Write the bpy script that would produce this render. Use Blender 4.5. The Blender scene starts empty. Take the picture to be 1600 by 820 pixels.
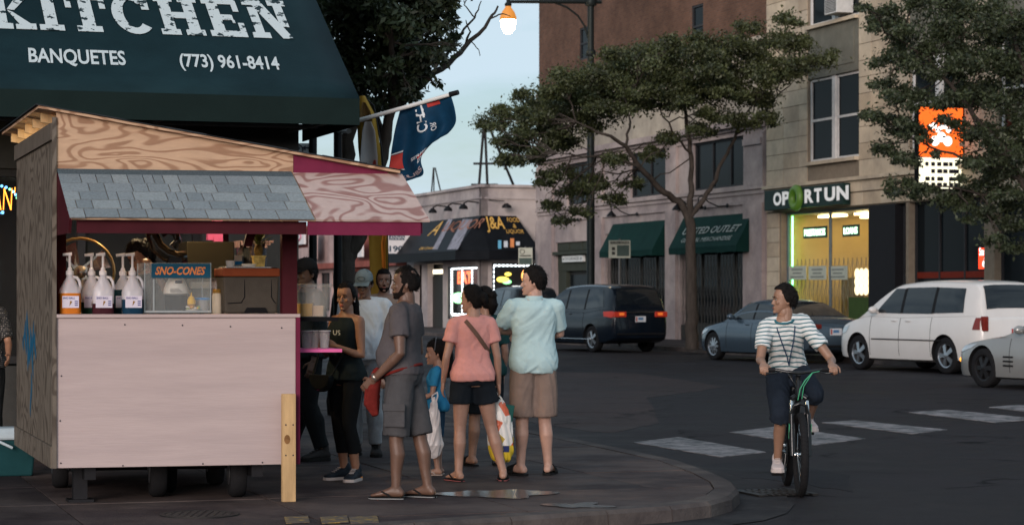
import bpy, bmesh, math, random
import numpy as np
from mathutils import Vector, Matrix, noise as mnoise

random.seed(7)
rng = np.random.default_rng(11)
scene = bpy.context.scene
COL = scene.collection
R = math.radians

# ---------------------------------------------------------------- camera
CAM_H, FPX, HZ = 1.5, 3500.0, 460.0          # eye height, focal length in photo pixels, horizon row
cam_data = bpy.data.cameras.new('camera')
cam_data.sensor_width = 36.0
cam_data.lens = FPX / 1600.0 * 36.0
cam_data.shift_y = (HZ - 410.0) / 1600.0
cam_data.clip_end = 2000.0
cam_data.dof.use_dof = True
cam_data.dof.focus_distance = 17.2
cam_data.dof.aperture_fstop = 5.6
cam = bpy.data.objects.new('camera', cam_data)
cam.location = (0, 0, CAM_H)
cam.rotation_euler = (R(90), 0, 0)
COL.objects.link(cam)
scene.camera = cam

# ---------------------------------------------------------------- sky, sun, exposure
SUN_ELEV, SUN_AZ = R(12.0), R(197.0)          # low dusk sun behind the camera; azimuth clockwise from +Y
world = bpy.data.worlds.new('World')
scene.world = world
world.use_nodes = True
wn, wl = world.node_tree.nodes, world.node_tree.links
wn.clear()
w_out = wn.new('ShaderNodeOutputWorld')
w_bg = wn.new('ShaderNodeBackground')
w_bg.inputs['Strength'].default_value = 0.086
w_sky = wn.new('ShaderNodeTexSky')
w_sky.sky_type = 'NISHITA'
w_sky.sun_disc = False
w_sky.sun_elevation = SUN_ELEV
w_sky.sun_rotation = SUN_AZ
w_sky.air_density = 1.0
w_sky.dust_density = 1.5
w_sky.ozone_density = 2.5
w_tc = wn.new('ShaderNodeTexCoord')
w_map = wn.new('ShaderNodeMapping')
w_map.inputs['Scale'].default_value = (1.0, 1.0, 4.0)
w_n = wn.new('ShaderNodeTexNoise')
w_n.inputs['Scale'].default_value = 6.5
w_n.inputs['Detail'].default_value = 7.0
w_n.inputs['Roughness'].default_value = 0.55
w_r = wn.new('ShaderNodeValToRGB')
w_r.color_ramp.elements[0].position = 0.40
w_r.color_ramp.elements[0].color = (0.38, 0.38, 0.38, 1)
w_r.color_ramp.elements[1].position = 0.60
w_r.color_ramp.elements[1].color = (1.0, 1.0, 1.0, 1)
w_mix = wn.new('ShaderNodeMixRGB')
w_mix.inputs['Color2'].default_value = (4.5, 5.6, 6.4, 1)       # thin cloud over the whole sky
wl.new(w_tc.outputs['Generated'], w_map.inputs['Vector'])
wl.new(w_map.outputs['Vector'], w_n.inputs['Vector'])
wl.new(w_n.outputs['Fac'], w_r.inputs['Fac'])
wl.new(w_r.outputs['Color'], w_mix.inputs['Fac'])
wl.new(w_sky.outputs['Color'], w_mix.inputs['Color1'])
wl.new(w_mix.outputs['Color'], w_bg.inputs['Color'])
wl.new(w_bg.outputs['Background'], w_out.inputs['Surface'])

sun_data = bpy.data.lights.new('sun', 'SUN')
sun_data.energy = 1.8
sun_data.angle = R(30.0)
sun_data.color = (1.0, 0.86, 0.82)
sun = bpy.data.objects.new('sun', sun_data)
sd = Vector((math.sin(SUN_AZ) * math.cos(SUN_ELEV), math.cos(SUN_AZ) * math.cos(SUN_ELEV), math.sin(SUN_ELEV)))
sun.rotation_euler = sd.to_track_quat('Z', 'Y').to_euler()
sun.location = (0, -30, 30)
COL.objects.link(sun)

vs = scene.view_settings
vs.view_transform = 'Standard'
vs.look = 'None'
vs.exposure = 0.70
vs.gamma = 1.0
vs.use_curve_mapping = False
scene.cycles.use_denoising = True
scene.cycles.max_bounces = 6
scene.cycles.caustics_reflective = False
scene.cycles.caustics_refractive = False

# ---------------------------------------------------------------- measuring helpers
UX, UY = -0.30971, 0.95083           # street direction (away, to the left)
WX, WY = 0.95083, 0.30971            # across the street (to the right, away)
ROAD = -0.12
def P(px, py, d):
    return Vector(((px - 800.0) * d / FPX, d, CAM_H + (HZ - py) * d / FPX))
def G(px, py, z=0.0):
    d = (CAM_H - z) * FPX / (py - HZ)
    return Vector(((px - 800.0) * d / FPX, d, z))
def S(w, u, z=0.0):
    return Vector((w * WX + u * UX, w * WY + u * UY, z))
def wu(p):
    return p.x * WX + p.y * WY, p.x * UX + p.y * UY
FW = 28.5                            # far building line
def fs(px, w=FW):                    # street coordinate where pixel column px meets the plane at w
    k = (px - 800.0) / FPX
    d = w / (k * WX + WY)
    return k * d * UX + d * UY
def fd(px, w=FW):
    k = (px - 800.0) / FPX
    return w / (k * WX + WY)
def fz(px, py, w=FW):
    return CAM_H + (HZ - py) * fd(px, w) / FPX

# ---------------------------------------------------------------- object helpers
def tag(o, label=None, cat=None, group=None, kind=None):
    if label: o['label'] = label
    if cat: o['category'] = cat
    if group: o['group'] = group
    if kind: o['kind'] = kind
    return o
def thing(name, label, cat, loc=(0, 0, 0), rotz=0.0, group=None):
    o = bpy.data.objects.new(name, None)
    o.empty_display_size = 0.2
    o.location = loc
    o.rotation_euler = (0, 0, rotz)
    COL.objects.link(o)
    tag(o, label, cat, group)
    return o
def pmat(o):
    m = Matrix.Translation(o.location) @ o.rotation_euler.to_matrix().to_4x4()
    return m if o.parent is None else pmat(o.parent) @ o.matrix_parent_inverse @ m
def put(o, parent=None, world=False):
    COL.objects.link(o)
    if parent is not None:
        o.parent = parent
        if world:
            o.matrix_parent_inverse = pmat(parent).inverted()
    return o
def copy_tree(o, parent=None):
    c = o.copy()
    COL.objects.link(c)
    if parent is not None:
        c.parent = parent
    for ch in list(o.children):
        copy_tree(ch, c)
    return c

class MB:
    """collects shapes for one mesh"""
    def __init__(self):
        self.v, self.f, self.m = [], [], []
    def add(self, verts, faces, mi=0):
        b = len(self.v)
        self.v.extend([tuple(p) for p in verts])
        for f in faces:
            self.f.append(tuple(b + i for i in f))
            self.m.append(mi)
        return self
    def box(self, c, s, rot=None, mi=0):
        x, y, z = s[0] / 2, s[1] / 2, s[2] / 2
        c = Vector(c)
        pts = [Vector(p) for p in ((-x,-y,-z),(x,-y,-z),(x,y,-z),(-x,y,-z),(-x,-y,z),(x,-y,z),(x,y,z),(-x,y,z))]
        if rot is not None:
            pts = [rot @ p for p in pts]
        return self.add([c + p for p in pts], [(0,3,2,1),(4,5,6,7),(0,1,5,4),(1,2,6,5),(2,3,7,6),(3,0,4,7)], mi)
    def hexa(self, p, mi=0):
        """eight corners: bottom loop then top loop"""
        return self.add(p, [(0,3,2,1),(4,5,6,7),(0,1,5,4),(1,2,6,5),(2,3,7,6),(3,0,4,7)], mi)
    def fbox(self, F, a0, a1, b0, b1, c0, c1, mi=0):
        """box in a frame F(a, b, c)"""
        return self.hexa([F(a0,b0,c0),F(a1,b0,c0),F(a1,b1,c0),F(a0,b1,c0),F(a0,b0,c1),F(a1,b0,c1),F(a1,b1,c1),F(a0,b1,c1)], mi)
    def prism(self, poly, off, mi=0):
        n = len(poly)
        off = Vector(off)
        vs_ = [Vector(p) for p in poly] + [Vector(p) + off for p in poly]
        fs_ = [tuple(range(n - 1, -1, -1)), tuple(range(n, 2 * n))] + [(i, (i + 1) % n, n + (i + 1) % n, n + i) for i in range(n)]
        return self.add(vs_, fs_, mi)
    def rings(self, rings, cap=True, mi=0, closed=False):
        n = len(rings[0])
        vs_ = [p for r in rings for p in r]
        fs_ = []
        m = len(rings)
        for i in range(m if closed else m - 1):
            j2 = (i + 1) % m
            for j in range(n):
                fs_.append((i * n + j, i * n + (j + 1) % n, j2 * n + (j + 1) % n, j2 * n + j))
        if cap and not closed:
            fs_.append(tuple(range(n - 1, -1, -1)))
            fs_.append(tuple(range((m - 1) * n, m * n)))
        return self.add(vs_, fs_, mi)
    def tube(self, pts, rad, n=8, cap=True, mi=0, closed=False):
        pts = [Vector(p) for p in pts]
        if not hasattr(rad, '__len__'):
            rad = [rad] * len(pts)
        m = len(pts)
        rings = []
        prev = None
        for i, p in enumerate(pts):
            if closed:
                t = (pts[(i + 1) % m] - pts[i - 1]).normalized()
            else:
                t = (pts[min(i + 1, m - 1)] - pts[max(i - 1, 0)])
                t = t.normalized() if t.length > 1e-9 else Vector((0, 0, 1))
            if prev is None:
                a = Vector((0, 0, 1)) if abs(t.z) < 0.9 else Vector((1, 0, 0))
                nrm = (a - t * a.dot(t)).normalized()
            else:
                nrm = prev - t * prev.dot(t)
                nrm = nrm.normalized() if nrm.length > 1e-6 else prev
            prev = nrm
            b = t.cross(nrm)
            rings.append([p + (nrm * math.cos(2 * math.pi * k / n) + b * math.sin(2 * math.pi * k / n)) * rad[i] for k in range(n)])
        return self.rings(rings, cap, mi, closed)
    def lathe(self, c, prof, n=16, axis=None, mi=0):
        """profile (radius, height) turned about axis through c"""
        c = Vector(c)
        q = Matrix.Identity(3) if axis is None else Vector(axis).normalized().to_track_quat('Z', 'Y').to_matrix()
        rings = [[c + q @ Vector((r * math.cos(2 * math.pi * k / n), r * math.sin(2 * math.pi * k / n), h)) for k in range(n)] for r, h in prof]
        return self.rings(rings, True, mi)
    def ell(self, c, r, rot=None, n=14, m=9, mi=0):
        c = Vector(c)
        rings = []
        for i in range(m):
            th = math.pi * (i + 0.5) / m
            ring = []
            for k in range(n):
                ph = 2 * math.pi * k / n
                p = Vector((r[0] * math.sin(th) * math.cos(ph), r[1] * math.sin(th) * math.sin(ph), -r[2] * math.cos(th)))
                ring.append(c + (rot @ p if rot is not None else p))
            rings.append(ring)
        return self.rings(rings, True, mi)
    def limb(self, pts, rad, n=14, mi=0):
        """tube with rounded ends"""
        pts = [Vector(p) for p in pts]
        a, b = (pts[0] - pts[1]).normalized(), (pts[-1] - pts[-2]).normalized()
        pp = [pts[0] + a * rad[0] * 0.92, pts[0] + a * rad[0] * 0.6] + pts + [pts[-1] + b * rad[-1] * 0.6, pts[-1] + b * rad[-1] * 0.92]
        rr = [rad[0] * 0.35, rad[0] * 0.8] + list(rad) + [rad[-1] * 0.8, rad[-1] * 0.35]
        return self.tube(pp, rr, n, True, mi)
    def mesh(self, name, smooth=None):
        me = bpy.data.meshes.new(name)
        me.from_pydata(self.v, [], self.f)
        if len(self.f) < 6000:
            bm = bmesh.new()
            bm.from_mesh(me)
            bmesh.ops.recalc_face_normals(bm, faces=bm.faces)
            bm.to_mesh(me)
            bm.free()
        if any(self.m):
            me.polygons.foreach_set('material_index', self.m)
        if smooth is not None:
            me.polygons.foreach_set('use_smooth', [True] * len(me.polygons))
            if smooth < 170:
                me.set_sharp_from_angle(angle=R(smooth))
        me.update()
        return me
    def build(self, name, mat, parent=None, world=True, smooth=None, bev=0.0):
        me = self.mesh(name, smooth)
        for m in (mat if isinstance(mat, (list, tuple)) else [mat]):
            me.materials.append(m)
        o = bpy.data.objects.new(name, me)
        put(o, parent, world)
        if bev > 0:
            md = o.modifiers.new('bevel', 'BEVEL')
            md.width = bev
            md.segments = 2
            md.limit_method = 'ANGLE'
        return o
def share(name, me, mats, parent=None, world=True):
    o = bpy.data.objects.new(name, me)
    if not me.materials:
        for m in (mats if isinstance(mats, (list, tuple)) else [mats]):
            me.materials.append(m)
    return put(o, parent, world)

# ---------------------------------------------------------------- materials
MATS = {}
def nt(name):
    m = bpy.data.materials.new(name)
    m.use_nodes = True
    n, l = m.node_tree.nodes, m.node_tree.links
    return m, n, l, n['Principled BSDF']
def M(name, col=(0.5, 0.5, 0.5), rough=0.6, metal=0.0, var=0.12, vs=6.0, bump=0.0, bs=40.0, coat=0.0, stretch=(1, 1, 1), dirt=0.0, spec=0.06, rvar=0.0):
    if name in MATS:
        return MATS[name]
    m, n, l, b = nt(name)
    b.inputs['Roughness'].default_value = rough
    b.inputs['Metallic'].default_value = metal
    b.inputs['Specular IOR Level'].default_value = spec
    if coat:
        b.inputs['Coat Weight'].default_value = coat
        b.inputs['Coat Roughness'].default_value = 0.06
    tc = n.new('ShaderNodeTexCoord')
    mp = n.new('ShaderNodeMapping')
    mp.inputs['Scale'].default_value = stretch
    l.new(tc.outputs['Object'], mp.inputs['Vector'])
    tx = n.new('ShaderNodeTexNoise')
    tx.inputs['Scale'].default_value = vs
    tx.inputs['Detail'].default_value = 6.0
    tx.inputs['Roughness'].default_value = 0.62
    l.new(mp.outputs['Vector'], tx.inputs['Vector'])
    rp = n.new('ShaderNodeValToRGB')
    rp.color_ramp.elements[0].position = 0.3
    rp.color_ramp.elements[1].position = 0.72
    c = Vector(col)
    rp.color_ramp.elements[0].color = (*(c * (1 - var)), 1)
    rp.color_ramp.elements[1].color = (*[min(1, x) for x in (c * (1 + var))], 1)
    l.new(tx.outputs['Fac'], rp.inputs['Fac'])
    src = rp.outputs['Color']
    if dirt:
        t2 = n.new('ShaderNodeTexNoise')
        t2.inputs['Scale'].default_value = vs * 0.27
        t2.inputs['Detail'].default_value = 8.0
        t2.inputs['Roughness'].default_value = 0.7
        l.new(mp.outputs['Vector'], t2.inputs['Vector'])
        r2 = n.new('ShaderNodeValToRGB')
        r2.color_ramp.elements[0].position = 0.42
        r2.color_ramp.elements[0].color = (1 - dirt, 1 - dirt, 1 - dirt * 0.9, 1)
        r2.color_ramp.elements[1].position = 0.6
        r2.color_ramp.elements[1].color = (1, 1, 1, 1)
        l.new(t2.outputs['Fac'], r2.inputs['Fac'])
        mx = n.new('ShaderNodeMixRGB')
        mx.blend_type = 'MULTIPLY'
        mx.inputs['Fac'].default_value = 1.0
        l.new(src, mx.inputs['Color1'])
        l.new(r2.outputs['Color'], mx.inputs['Color2'])
        src = mx.outputs['Color']
    l.new(src, b.inputs['Base Color'])
    if rvar:
        mr = n.new('ShaderNodeMapRange')
        mr.inputs['To Min'].default_value = max(0.02, rough - rvar)
        mr.inputs['To Max'].default_value = min(1, rough + rvar)
        mr.inputs['From Min'].default_value = 0.3
        mr.inputs['From Max'].default_value = 0.7
        l.new(tx.outputs['Fac'], mr.inputs['Value'])
        l.new(mr.outputs['Result'], b.inputs['Roughness'])
    if bump:
        t3 = n.new('ShaderNodeTexNoise')
        t3.inputs['Scale'].default_value = bs
        t3.inputs['Detail'].default_value = 4.0
        l.new(mp.outputs['Vector'], t3.inputs['Vector'])
        bp = n.new('ShaderNodeBump')
        bp.inputs['Strength'].default_value = bump
        bp.inputs['Distance'].default_value = 0.02
        l.new(t3.outputs['Fac'], bp.inputs['Height'])
        l.new(bp.outputs['Normal'], b.inputs['Normal'])
    MATS[name] = m
    return m
def glow(name, col, st, base=(0.02, 0.02, 0.02)):
    if name in MATS:
        return MATS[name]
    m, n, l, b = nt(name)
    b.inputs['Base Color'].default_value = (*base, 1)
    b.inputs['Emission Color'].default_value = (*col, 1)
    b.inputs['Emission Strength'].default_value = st
    MATS[name] = m
    return m
def glass(name, col=(0.02, 0.025, 0.03), rough=0.06, alpha=1.0, spec=.5):
    """alpha < 1: thin clear pane mixed with its own gloss"""
    if name in MATS:
        return MATS[name]
    m, n, l, b = nt(name)
    b.inputs['Base Color'].default_value = (*col, 1)
    b.inputs['Roughness'].default_value = rough
    b.inputs['Specular IOR Level'].default_value = spec
    b.inputs['Alpha'].default_value = alpha
    tc = n.new('ShaderNodeTexCoord')
    tx = n.new('ShaderNodeTexNoise')
    tx.inputs['Scale'].default_value = 1.3
    l.new(tc.outputs['Object'], tx.inputs['Vector'])
    bp = n.new('ShaderNodeBump')
    bp.inputs['Strength'].default_value = 0.05
    bp.inputs['Distance'].default_value = 0.05
    l.new(tx.outputs['Fac'], bp.inputs['Height'])
    l.new(bp.outputs['Normal'], b.inputs['Normal'])
    MATS[name] = m
    return m
def plywood(name, c1, c2, rot=0.0, freq=26.0, scale=(0.55, 0.55, 2.4), rough=0.7, plane='xz', contrast=1.0):
    """contour grain of rotary-cut plywood"""
    if name in MATS:
        return MATS[name]
    m, n, l, b = nt(name)
    b.inputs['Roughness'].default_value = rough
    b.inputs['Specular IOR Level'].default_value = .15
    tc = n.new('ShaderNodeTexCoord')
    mp = n.new('ShaderNodeMapping')
    mp.inputs['Scale'].default_value = scale
    l.new(tc.outputs['Object'], mp.inputs['Vector'])
    tx = n.new('ShaderNodeTexNoise')
    tx.inputs['Scale'].default_value = 1.6
    tx.inputs['Detail'].default_value = 1.6
    tx.inputs['Distortion'].default_value = 0.5
    l.new(mp.outputs['Vector'], tx.inputs['Vector'])
    mu = n.new('ShaderNodeMath'); mu.operation = 'MULTIPLY'; mu.inputs[1].default_value = freq
    l.new(tx.outputs['Fac'], mu.inputs[0])
    fr = n.new('ShaderNodeMath'); fr.operation = 'PINGPONG'; fr.inputs[1].default_value = 1.0
    l.new(mu.outputs[0], fr.inputs[0])
    rp = n.new('ShaderNodeValToRGB')
    rp.color_ramp.interpolation = 'EASE'
    rp.color_ramp.elements[0].position = 0.42
    rp.color_ramp.elements[0].color = (*c1, 1)
    rp.color_ramp.elements[1].position = 0.85
    rp.color_ramp.elements[1].color = (*c2, 1)
    l.new(fr.outputs[0], rp.inputs['Fac'])
    t2 = n.new('ShaderNodeTexNoise')
    t2.inputs['Scale'].default_value = 9.0
    t2.inputs['Detail'].default_value = 8.0
    t2.inputs['Roughness'].default_value = 0.7
    l.new(mp.outputs['Vector'], t2.inputs['Vector'])
    mr = n.new('ShaderNodeMapRange')
    mr.inputs['To Min'].default_value = 0.72
    mr.inputs['To Max'].default_value = 1.2
    l.new(t2.outputs['Fac'], mr.inputs['Value'])
    mx = n.new('ShaderNodeMixRGB'); mx.blend_type = 'MULTIPLY'; mx.inputs['Fac'].default_value = 1.0
    l.new(rp.outputs['Color'], mx.inputs['Color1'])
    l.new(mr.outputs['Result'], mx.inputs['Color2'])
    l.new(mx.outputs['Color'], b.inputs['Base Color'])
    bp = n.new('ShaderNodeBump'); bp.inputs['Strength'].default_value = 0.25; bp.inputs['Distance'].default_value = 0.004
    l.new(fr.outputs[0], bp.inputs['Height'])
    l.new(bp.outputs['Normal'], b.inputs['Normal'])
    MATS[name] = m
    return m
def hit(px, py, p0, n):
    """where the sight line of a photo pixel meets a plane of the place"""
    d = Vector(((px - 800.0) / FPX, 1.0, (HZ - py) / FPX))
    o = Vector((0, 0, CAM_H))
    return o + d * ((Vector(p0) - o).dot(Vector(n)) / d.dot(Vector(n)))
def text(s, O, ax, ay, an, width, height, mat, name='lettering', parent=None, out=0.006, shear=0.0, bold=0.0, world=True, lines=1):
    """lettering as a thin sheet fitted to width x height at O in the plane (ax, ay), an points out"""
    cu = bpy.data.curves.new('lettering', 'FONT')
    cu.body = s
    cu.size = 1.0
    cu.shear = shear
    cu.offset = bold
    cu.align_x = 'CENTER' if lines > 1 else 'LEFT'
    cu.resolution_u = 3
    tmp = bpy.data.objects.new('tmp_text', cu)
    COL.objects.link(tmp)
    dg = bpy.context.evaluated_depsgraph_get()
    me = bpy.data.meshes.new_from_object(tmp.evaluated_get(dg))
    bpy.data.objects.remove(tmp)
    bpy.data.curves.remove(cu)
    xs = [v.co.x for v in me.vertices]; ys = [v.co.y for v in me.vertices]
    x0, x1, y0, y1 = min(xs), max(xs), min(ys), max(ys)
    O, ax, ay, an = Vector(O), Vector(ax), Vector(ay), Vector(an)
    for v in me.vertices:
        v.co = O + ax * ((v.co.x - x0) / (x1 - x0) * width) + ay * ((v.co.y - y0) / (y1 - y0) * height) + an * out
    me.name = name
    me.materials.clear()
    me.materials.append(mat)
    o = bpy.data.objects.new(name, me)
    put(o, parent, world)
    return o
W3, U3, Z3 = Vector((WX, WY, 0)), Vector((UX, UY, 0)), Vector((0, 0, 1))
def text_px(s, p0, ax, ay, an, px0, py0, px1, hpx, mat, parent, **k):
    """the same, measured: baseline starts at photo pixel (px0, py0), ends at column px1, hpx tall"""
    ax, ay, an = Vector(ax), Vector(ay), Vector(an)
    O = hit(px0, py0, p0, an)
    E = hit(px1, py0, p0, an)
    T = hit(px0, py0 - hpx, p0, an)
    return text(s, O, ax, ay, an, abs((E - O).dot(ax)), abs((T - O).dot(ay)), mat, parent=parent, **k)
# ================================================================= ground
def asphalt(name, c=(0.023, 0.0205, 0.022)):
    m, n, l, b = nt(name)
    b.inputs['Specular IOR Level'].default_value = .035
    tc = n.new('ShaderNodeTexCoord')
    fine = n.new('ShaderNodeTexNoise'); fine.inputs['Scale'].default_value = 90; fine.inputs['Detail'].default_value = 3
    big = n.new('ShaderNodeTexNoise'); big.inputs['Scale'].default_value = 0.45; big.inputs['Detail'].default_value = 7; big.inputs['Roughness'].default_value = 0.65
    for t in (fine, big):
        l.new(tc.outputs['Object'], t.inputs['Vector'])
    r1 = n.new('ShaderNodeMapRange'); r1.inputs['From Min'].default_value = .3; r1.inputs['From Max'].default_value = .7; r1.inputs['To Min'].default_value = 0.6; r1.inputs['To Max'].default_value = 1.5
    r2 = n.new('ShaderNodeMapRange'); r2.inputs['From Min'].default_value = .3; r2.inputs['From Max'].default_value = .7; r2.inputs['To Min'].default_value = 0.5; r2.inputs['To Max'].default_value = 1.6
    l.new(fine.outputs['Fac'], r1.inputs['Value']); l.new(big.outputs['Fac'], r2.inputs['Value'])
    mu = n.new('ShaderNodeMath'); mu.operation = 'MULTIPLY'
    l.new(r1.outputs[0], mu.inputs[0]); l.new(r2.outputs[0], mu.inputs[1])
    # cracks
    ds = n.new('ShaderNodeTexNoise'); ds.inputs['Scale'].default_value = 1.8; ds.inputs['Detail'].default_value = 5
    l.new(tc.outputs['Object'], ds.inputs['Vector'])
    mxv = n.new('ShaderNodeMixRGB'); mxv.blend_type = 'ADD'; mxv.inputs['Fac'].default_value = 0.9
    l.new(tc.outputs['Object'], mxv.inputs['Color1']); l.new(ds.outputs['Color'], mxv.inputs['Color2'])
    vo = n.new('ShaderNodeTexVoronoi'); vo.feature = 'DISTANCE_TO_EDGE'; vo.inputs['Scale'].default_value = 0.42
    l.new(mxv.outputs[0], vo.inputs['Vector'])
    cr = n.new('ShaderNodeMapRange'); cr.inputs['From Min'].default_value = 0.002; cr.inputs['From Max'].default_value = 0.022; cr.inputs['To Min'].default_value = 0.12; cr.inputs['To Max'].default_value = 1.0
    l.new(vo.outputs['Distance'], cr.inputs['Value'])
    msk = n.new('ShaderNodeMapRange'); msk.inputs['From Min'].default_value = .48; msk.inputs['From Max'].default_value = .56
    l.new(big.outputs['Fac'], msk.inputs['Value'])
    cmx = n.new('ShaderNodeMix'); cmx.data_type = 'FLOAT'; cmx.inputs[2].default_value = 1.0
    l.new(msk.outputs[0], cmx.inputs[0]); l.new(cr.outputs[0], cmx.inputs[3])
    m2 = n.new('ShaderNodeMath'); m2.operation = 'MULTIPLY'
    l.new(mu.outputs[0], m2.inputs[0]); l.new(cmx.outputs[0], m2.inputs[1])
    mx = n.new('ShaderNodeMixRGB'); mx.blend_type = 'MULTIPLY'; mx.inputs['Fac'].default_value = 1; mx.inputs['Color1'].default_value = (*c, 1)
    l.new(m2.outputs[0], mx.inputs['Color2'])
    l.new(mx.outputs[0], b.inputs['Base Color'])
    rr = n.new('ShaderNodeMapRange'); rr.inputs['From Min'].default_value = .35; rr.inputs['From Max'].default_value = .7; rr.inputs['To Min'].default_value = .5; rr.inputs['To Max'].default_value = .8
    l.new(big.outputs['Fac'], rr.inputs['Value']); l.new(rr.outputs[0], b.inputs['Roughness'])
    bp = n.new('ShaderNodeBump'); bp.inputs['Strength'].default_value = 0.5; bp.inputs['Distance'].default_value = 0.006
    l.new(m2.outputs[0], bp.inputs['Height']); l.new(bp.outputs['Normal'], b.inputs['Normal'])
    MATS[name] = m
    return m
m_road = asphalt('asphalt')
o = MB().add([(-900, -200, ROAD), (900, -200, ROAD), (900, 1500, ROAD), (-900, 1500, ROAD)], [(0, 1, 2, 3)]).build('road', m_road)
tag(o, 'dark worn asphalt street crossing at the corner', 'road', kind='structure')

def worn_paint(name, col, base=(0.05, 0.05, 0.054), lo=0.40, hi=0.52, sc=5.0):
    m, n, l, b = nt(name)
    b.inputs['Roughness'].default_value = 0.7
    b.inputs['Specular IOR Level'].default_value = .15
    tc = n.new('ShaderNodeTexCoord')
    t = n.new('ShaderNodeTexNoise'); t.inputs['Scale'].default_value = sc; t.inputs['Detail'].default_value = 9; t.inputs['Roughness'].default_value = 0.75
    l.new(tc.outputs['Object'], t.inputs['Vector'])
    r = n.new('ShaderNodeValToRGB')
    r.color_ramp.elements[0].position = lo; r.color_ramp.elements[0].color = (*base, 1)
    r.color_ramp.elements[1].position = hi; r.color_ramp.elements[1].color = (*col, 1)
    l.new(t.outputs['Fac'], r.inputs['Fac']); l.new(r.outputs[0], b.inputs['Base Color'])
    MATS[name] = m
    return m
m_road_glow = asphalt('asphalt_warm_glow', (.042, .031, .030))  # pinkish glow on the street, painted in as a paler warm asphalt colour
def road_patch(px, z, mat, lab):
    pts = []
    for i in range(len(px)):
        a, b = Vector(px[i]), Vector(px[(i + 1) % len(px)])
        for k in range(6):
            q = a.lerp(b, k / 6)
            pts.append(G(q.x + 9 * mnoise.noise(Vector((q.x * .03, q.y * .05, 0))), q.y + 4 * mnoise.noise(Vector((q.x * .03, q.y * .05, 7))), z))
    o = MB().prism([p - Vector((0, 0, .01)) for p in pts], (0, 0, .01)).build('asphalt_patch', mat)
    tag(o, lab, 'road patch')
road_patch([(700, 588), (860, 580), (1000, 583), (1130, 604), (1010, 622), (1030, 660), (960, 676), (850, 664), (700, 622)], ROAD + .003, m_road_glow, 'warm grey patch of painted glow on the street beside the corner')
road_patch([(1010, 733), (1200, 716), (1330, 742), (1330, 766), (1190, 748), (1120, 744)], ROAD + .003, asphalt('asphalt_tar', (.017, .016, .018)), 'dark tar repair between the crosswalk and the drain')
m_paint = worn_paint('road_paint', (0.245, 0.22, 0.22), (0.04, 0.045, 0.047), 0.40, 0.58, 4.0)
m_yell = worn_paint('yellow_kerb_paint', (0.33, 0.21, 0.05), (0.09, 0.075, 0.066), 0.48, 0.62, 12.0)
bars = [((989, 691), (1060, 682.5), (1197, 706), (1125, 713.5)), ((1140, 675), (1215, 666), (1352, 685), (1272, 695)),
        ((1284, 660), (1335, 656.5), (1480, 671), (1425, 677.5)), ((1420, 644), (1480, 640), (1625, 654), (1555, 660)), ((1545, 636), (1590, 632), (1720, 644), (1660, 649))]
for q, nm in zip(bars, ('nearest the drain corner', 'behind the bicycle wheel', 'right of the cyclist', 'below the white minivan', 'below the silver coupe')):
    pts = [G(x, y, ROAD + .003) for x, y in q]
    o = MB().hexa([p + Vector((0, 0, -0.01)) for p in pts] + [p + Vector((0, 0, 0.004)) for p in pts]).build('crosswalk_bar', m_paint)
    tag(o, 'worn white crosswalk bar ' + nm, 'road marking', 'crosswalk bars')

# ---- near pavement: convex corner outline in street coordinates (w, u)
corner_px = [(500, 826), (650, 817), (800, 807), (950, 797), (1050, 790), (1110, 783), (1143, 774), (1155, 763), (1147, 752), (1118, 738), (1060, 718), (990, 703), (905, 686), (860, 677)]
edge = [wu(G(x, y)) for x, y in corner_px]
outline = [(-14.0, 13.9)] + edge + [(7.92, 30.0), (7.95, 140.0), (-14.0, 140.0)]
def clip(poly, a, b):
    """keep what lies left of a->b"""
    out = []
    def side(p): return (b[0] - a[0]) * (p[1] - a[1]) - (b[1] - a[1]) * (p[0] - a[0])
    for i in range(len(poly)):
        p, q = poly[i], poly[(i + 1) % len(poly)]
        sp, sq = side(p), side(q)
        if sp >= 0: out.append(p)
        if (sp >= 0) != (sq >= 0):
            t = sp / (sp - sq)
            out.append((p[0] + (q[0] - p[0]) * t, p[1] + (q[1] - p[1]) * t))
    return out
def inset(poly, d):
    n = len(poly)
    res = []
    for i in range(n):
        p0, p1, p2 = Vector(poly[i - 1]), Vector(poly[i]), Vector(poly[(i + 1) % n])
        n1 = Vector((-(p1 - p0).y, (p1 - p0).x)).normalized(); n2 = Vector((-(p2 - p1).y, (p2 - p1).x)).normalized()
        b = (n1 + n2); b = b / max(0.3, b.dot(n1))
        res.append(tuple(p1 + b * d))
    return res
KW = 0.19
inner = inset(outline, KW + 0.012)
m_bed = M('pavement_bed', (0.05, 0.047, 0.045), 0.9)
m_slab = M('pavement_concrete', (0.095, 0.073, 0.066), 0.72, var=0.22, vs=2.2, bump=0.35, bs=55, dirt=0.55, rvar=0.14, spec=.05)
m_slab2 = M('pavement_concrete_dark', (0.068, 0.055, 0.052), 0.7, var=0.25, vs=2.6, bump=0.35, bs=55, dirt=0.55, rvar=0.14, spec=.05)
m_kerb = M('kerb_concrete', (0.10, 0.083, 0.075), 0.75, var=0.25, vs=3.0, bump=0.4, bs=45, dirt=0.45)
side_bm = MB().prism([S(w, u, -0.30) for w, u in inset(outline, 0.10)], (0, 0, 0.282))
near_pave = side_bm.build('pavement', m_bed)
tag(near_pave, 'near concrete pavement at the street corner with the food stand', 'pavement', kind='structure')
CELL = 1.52
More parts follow.
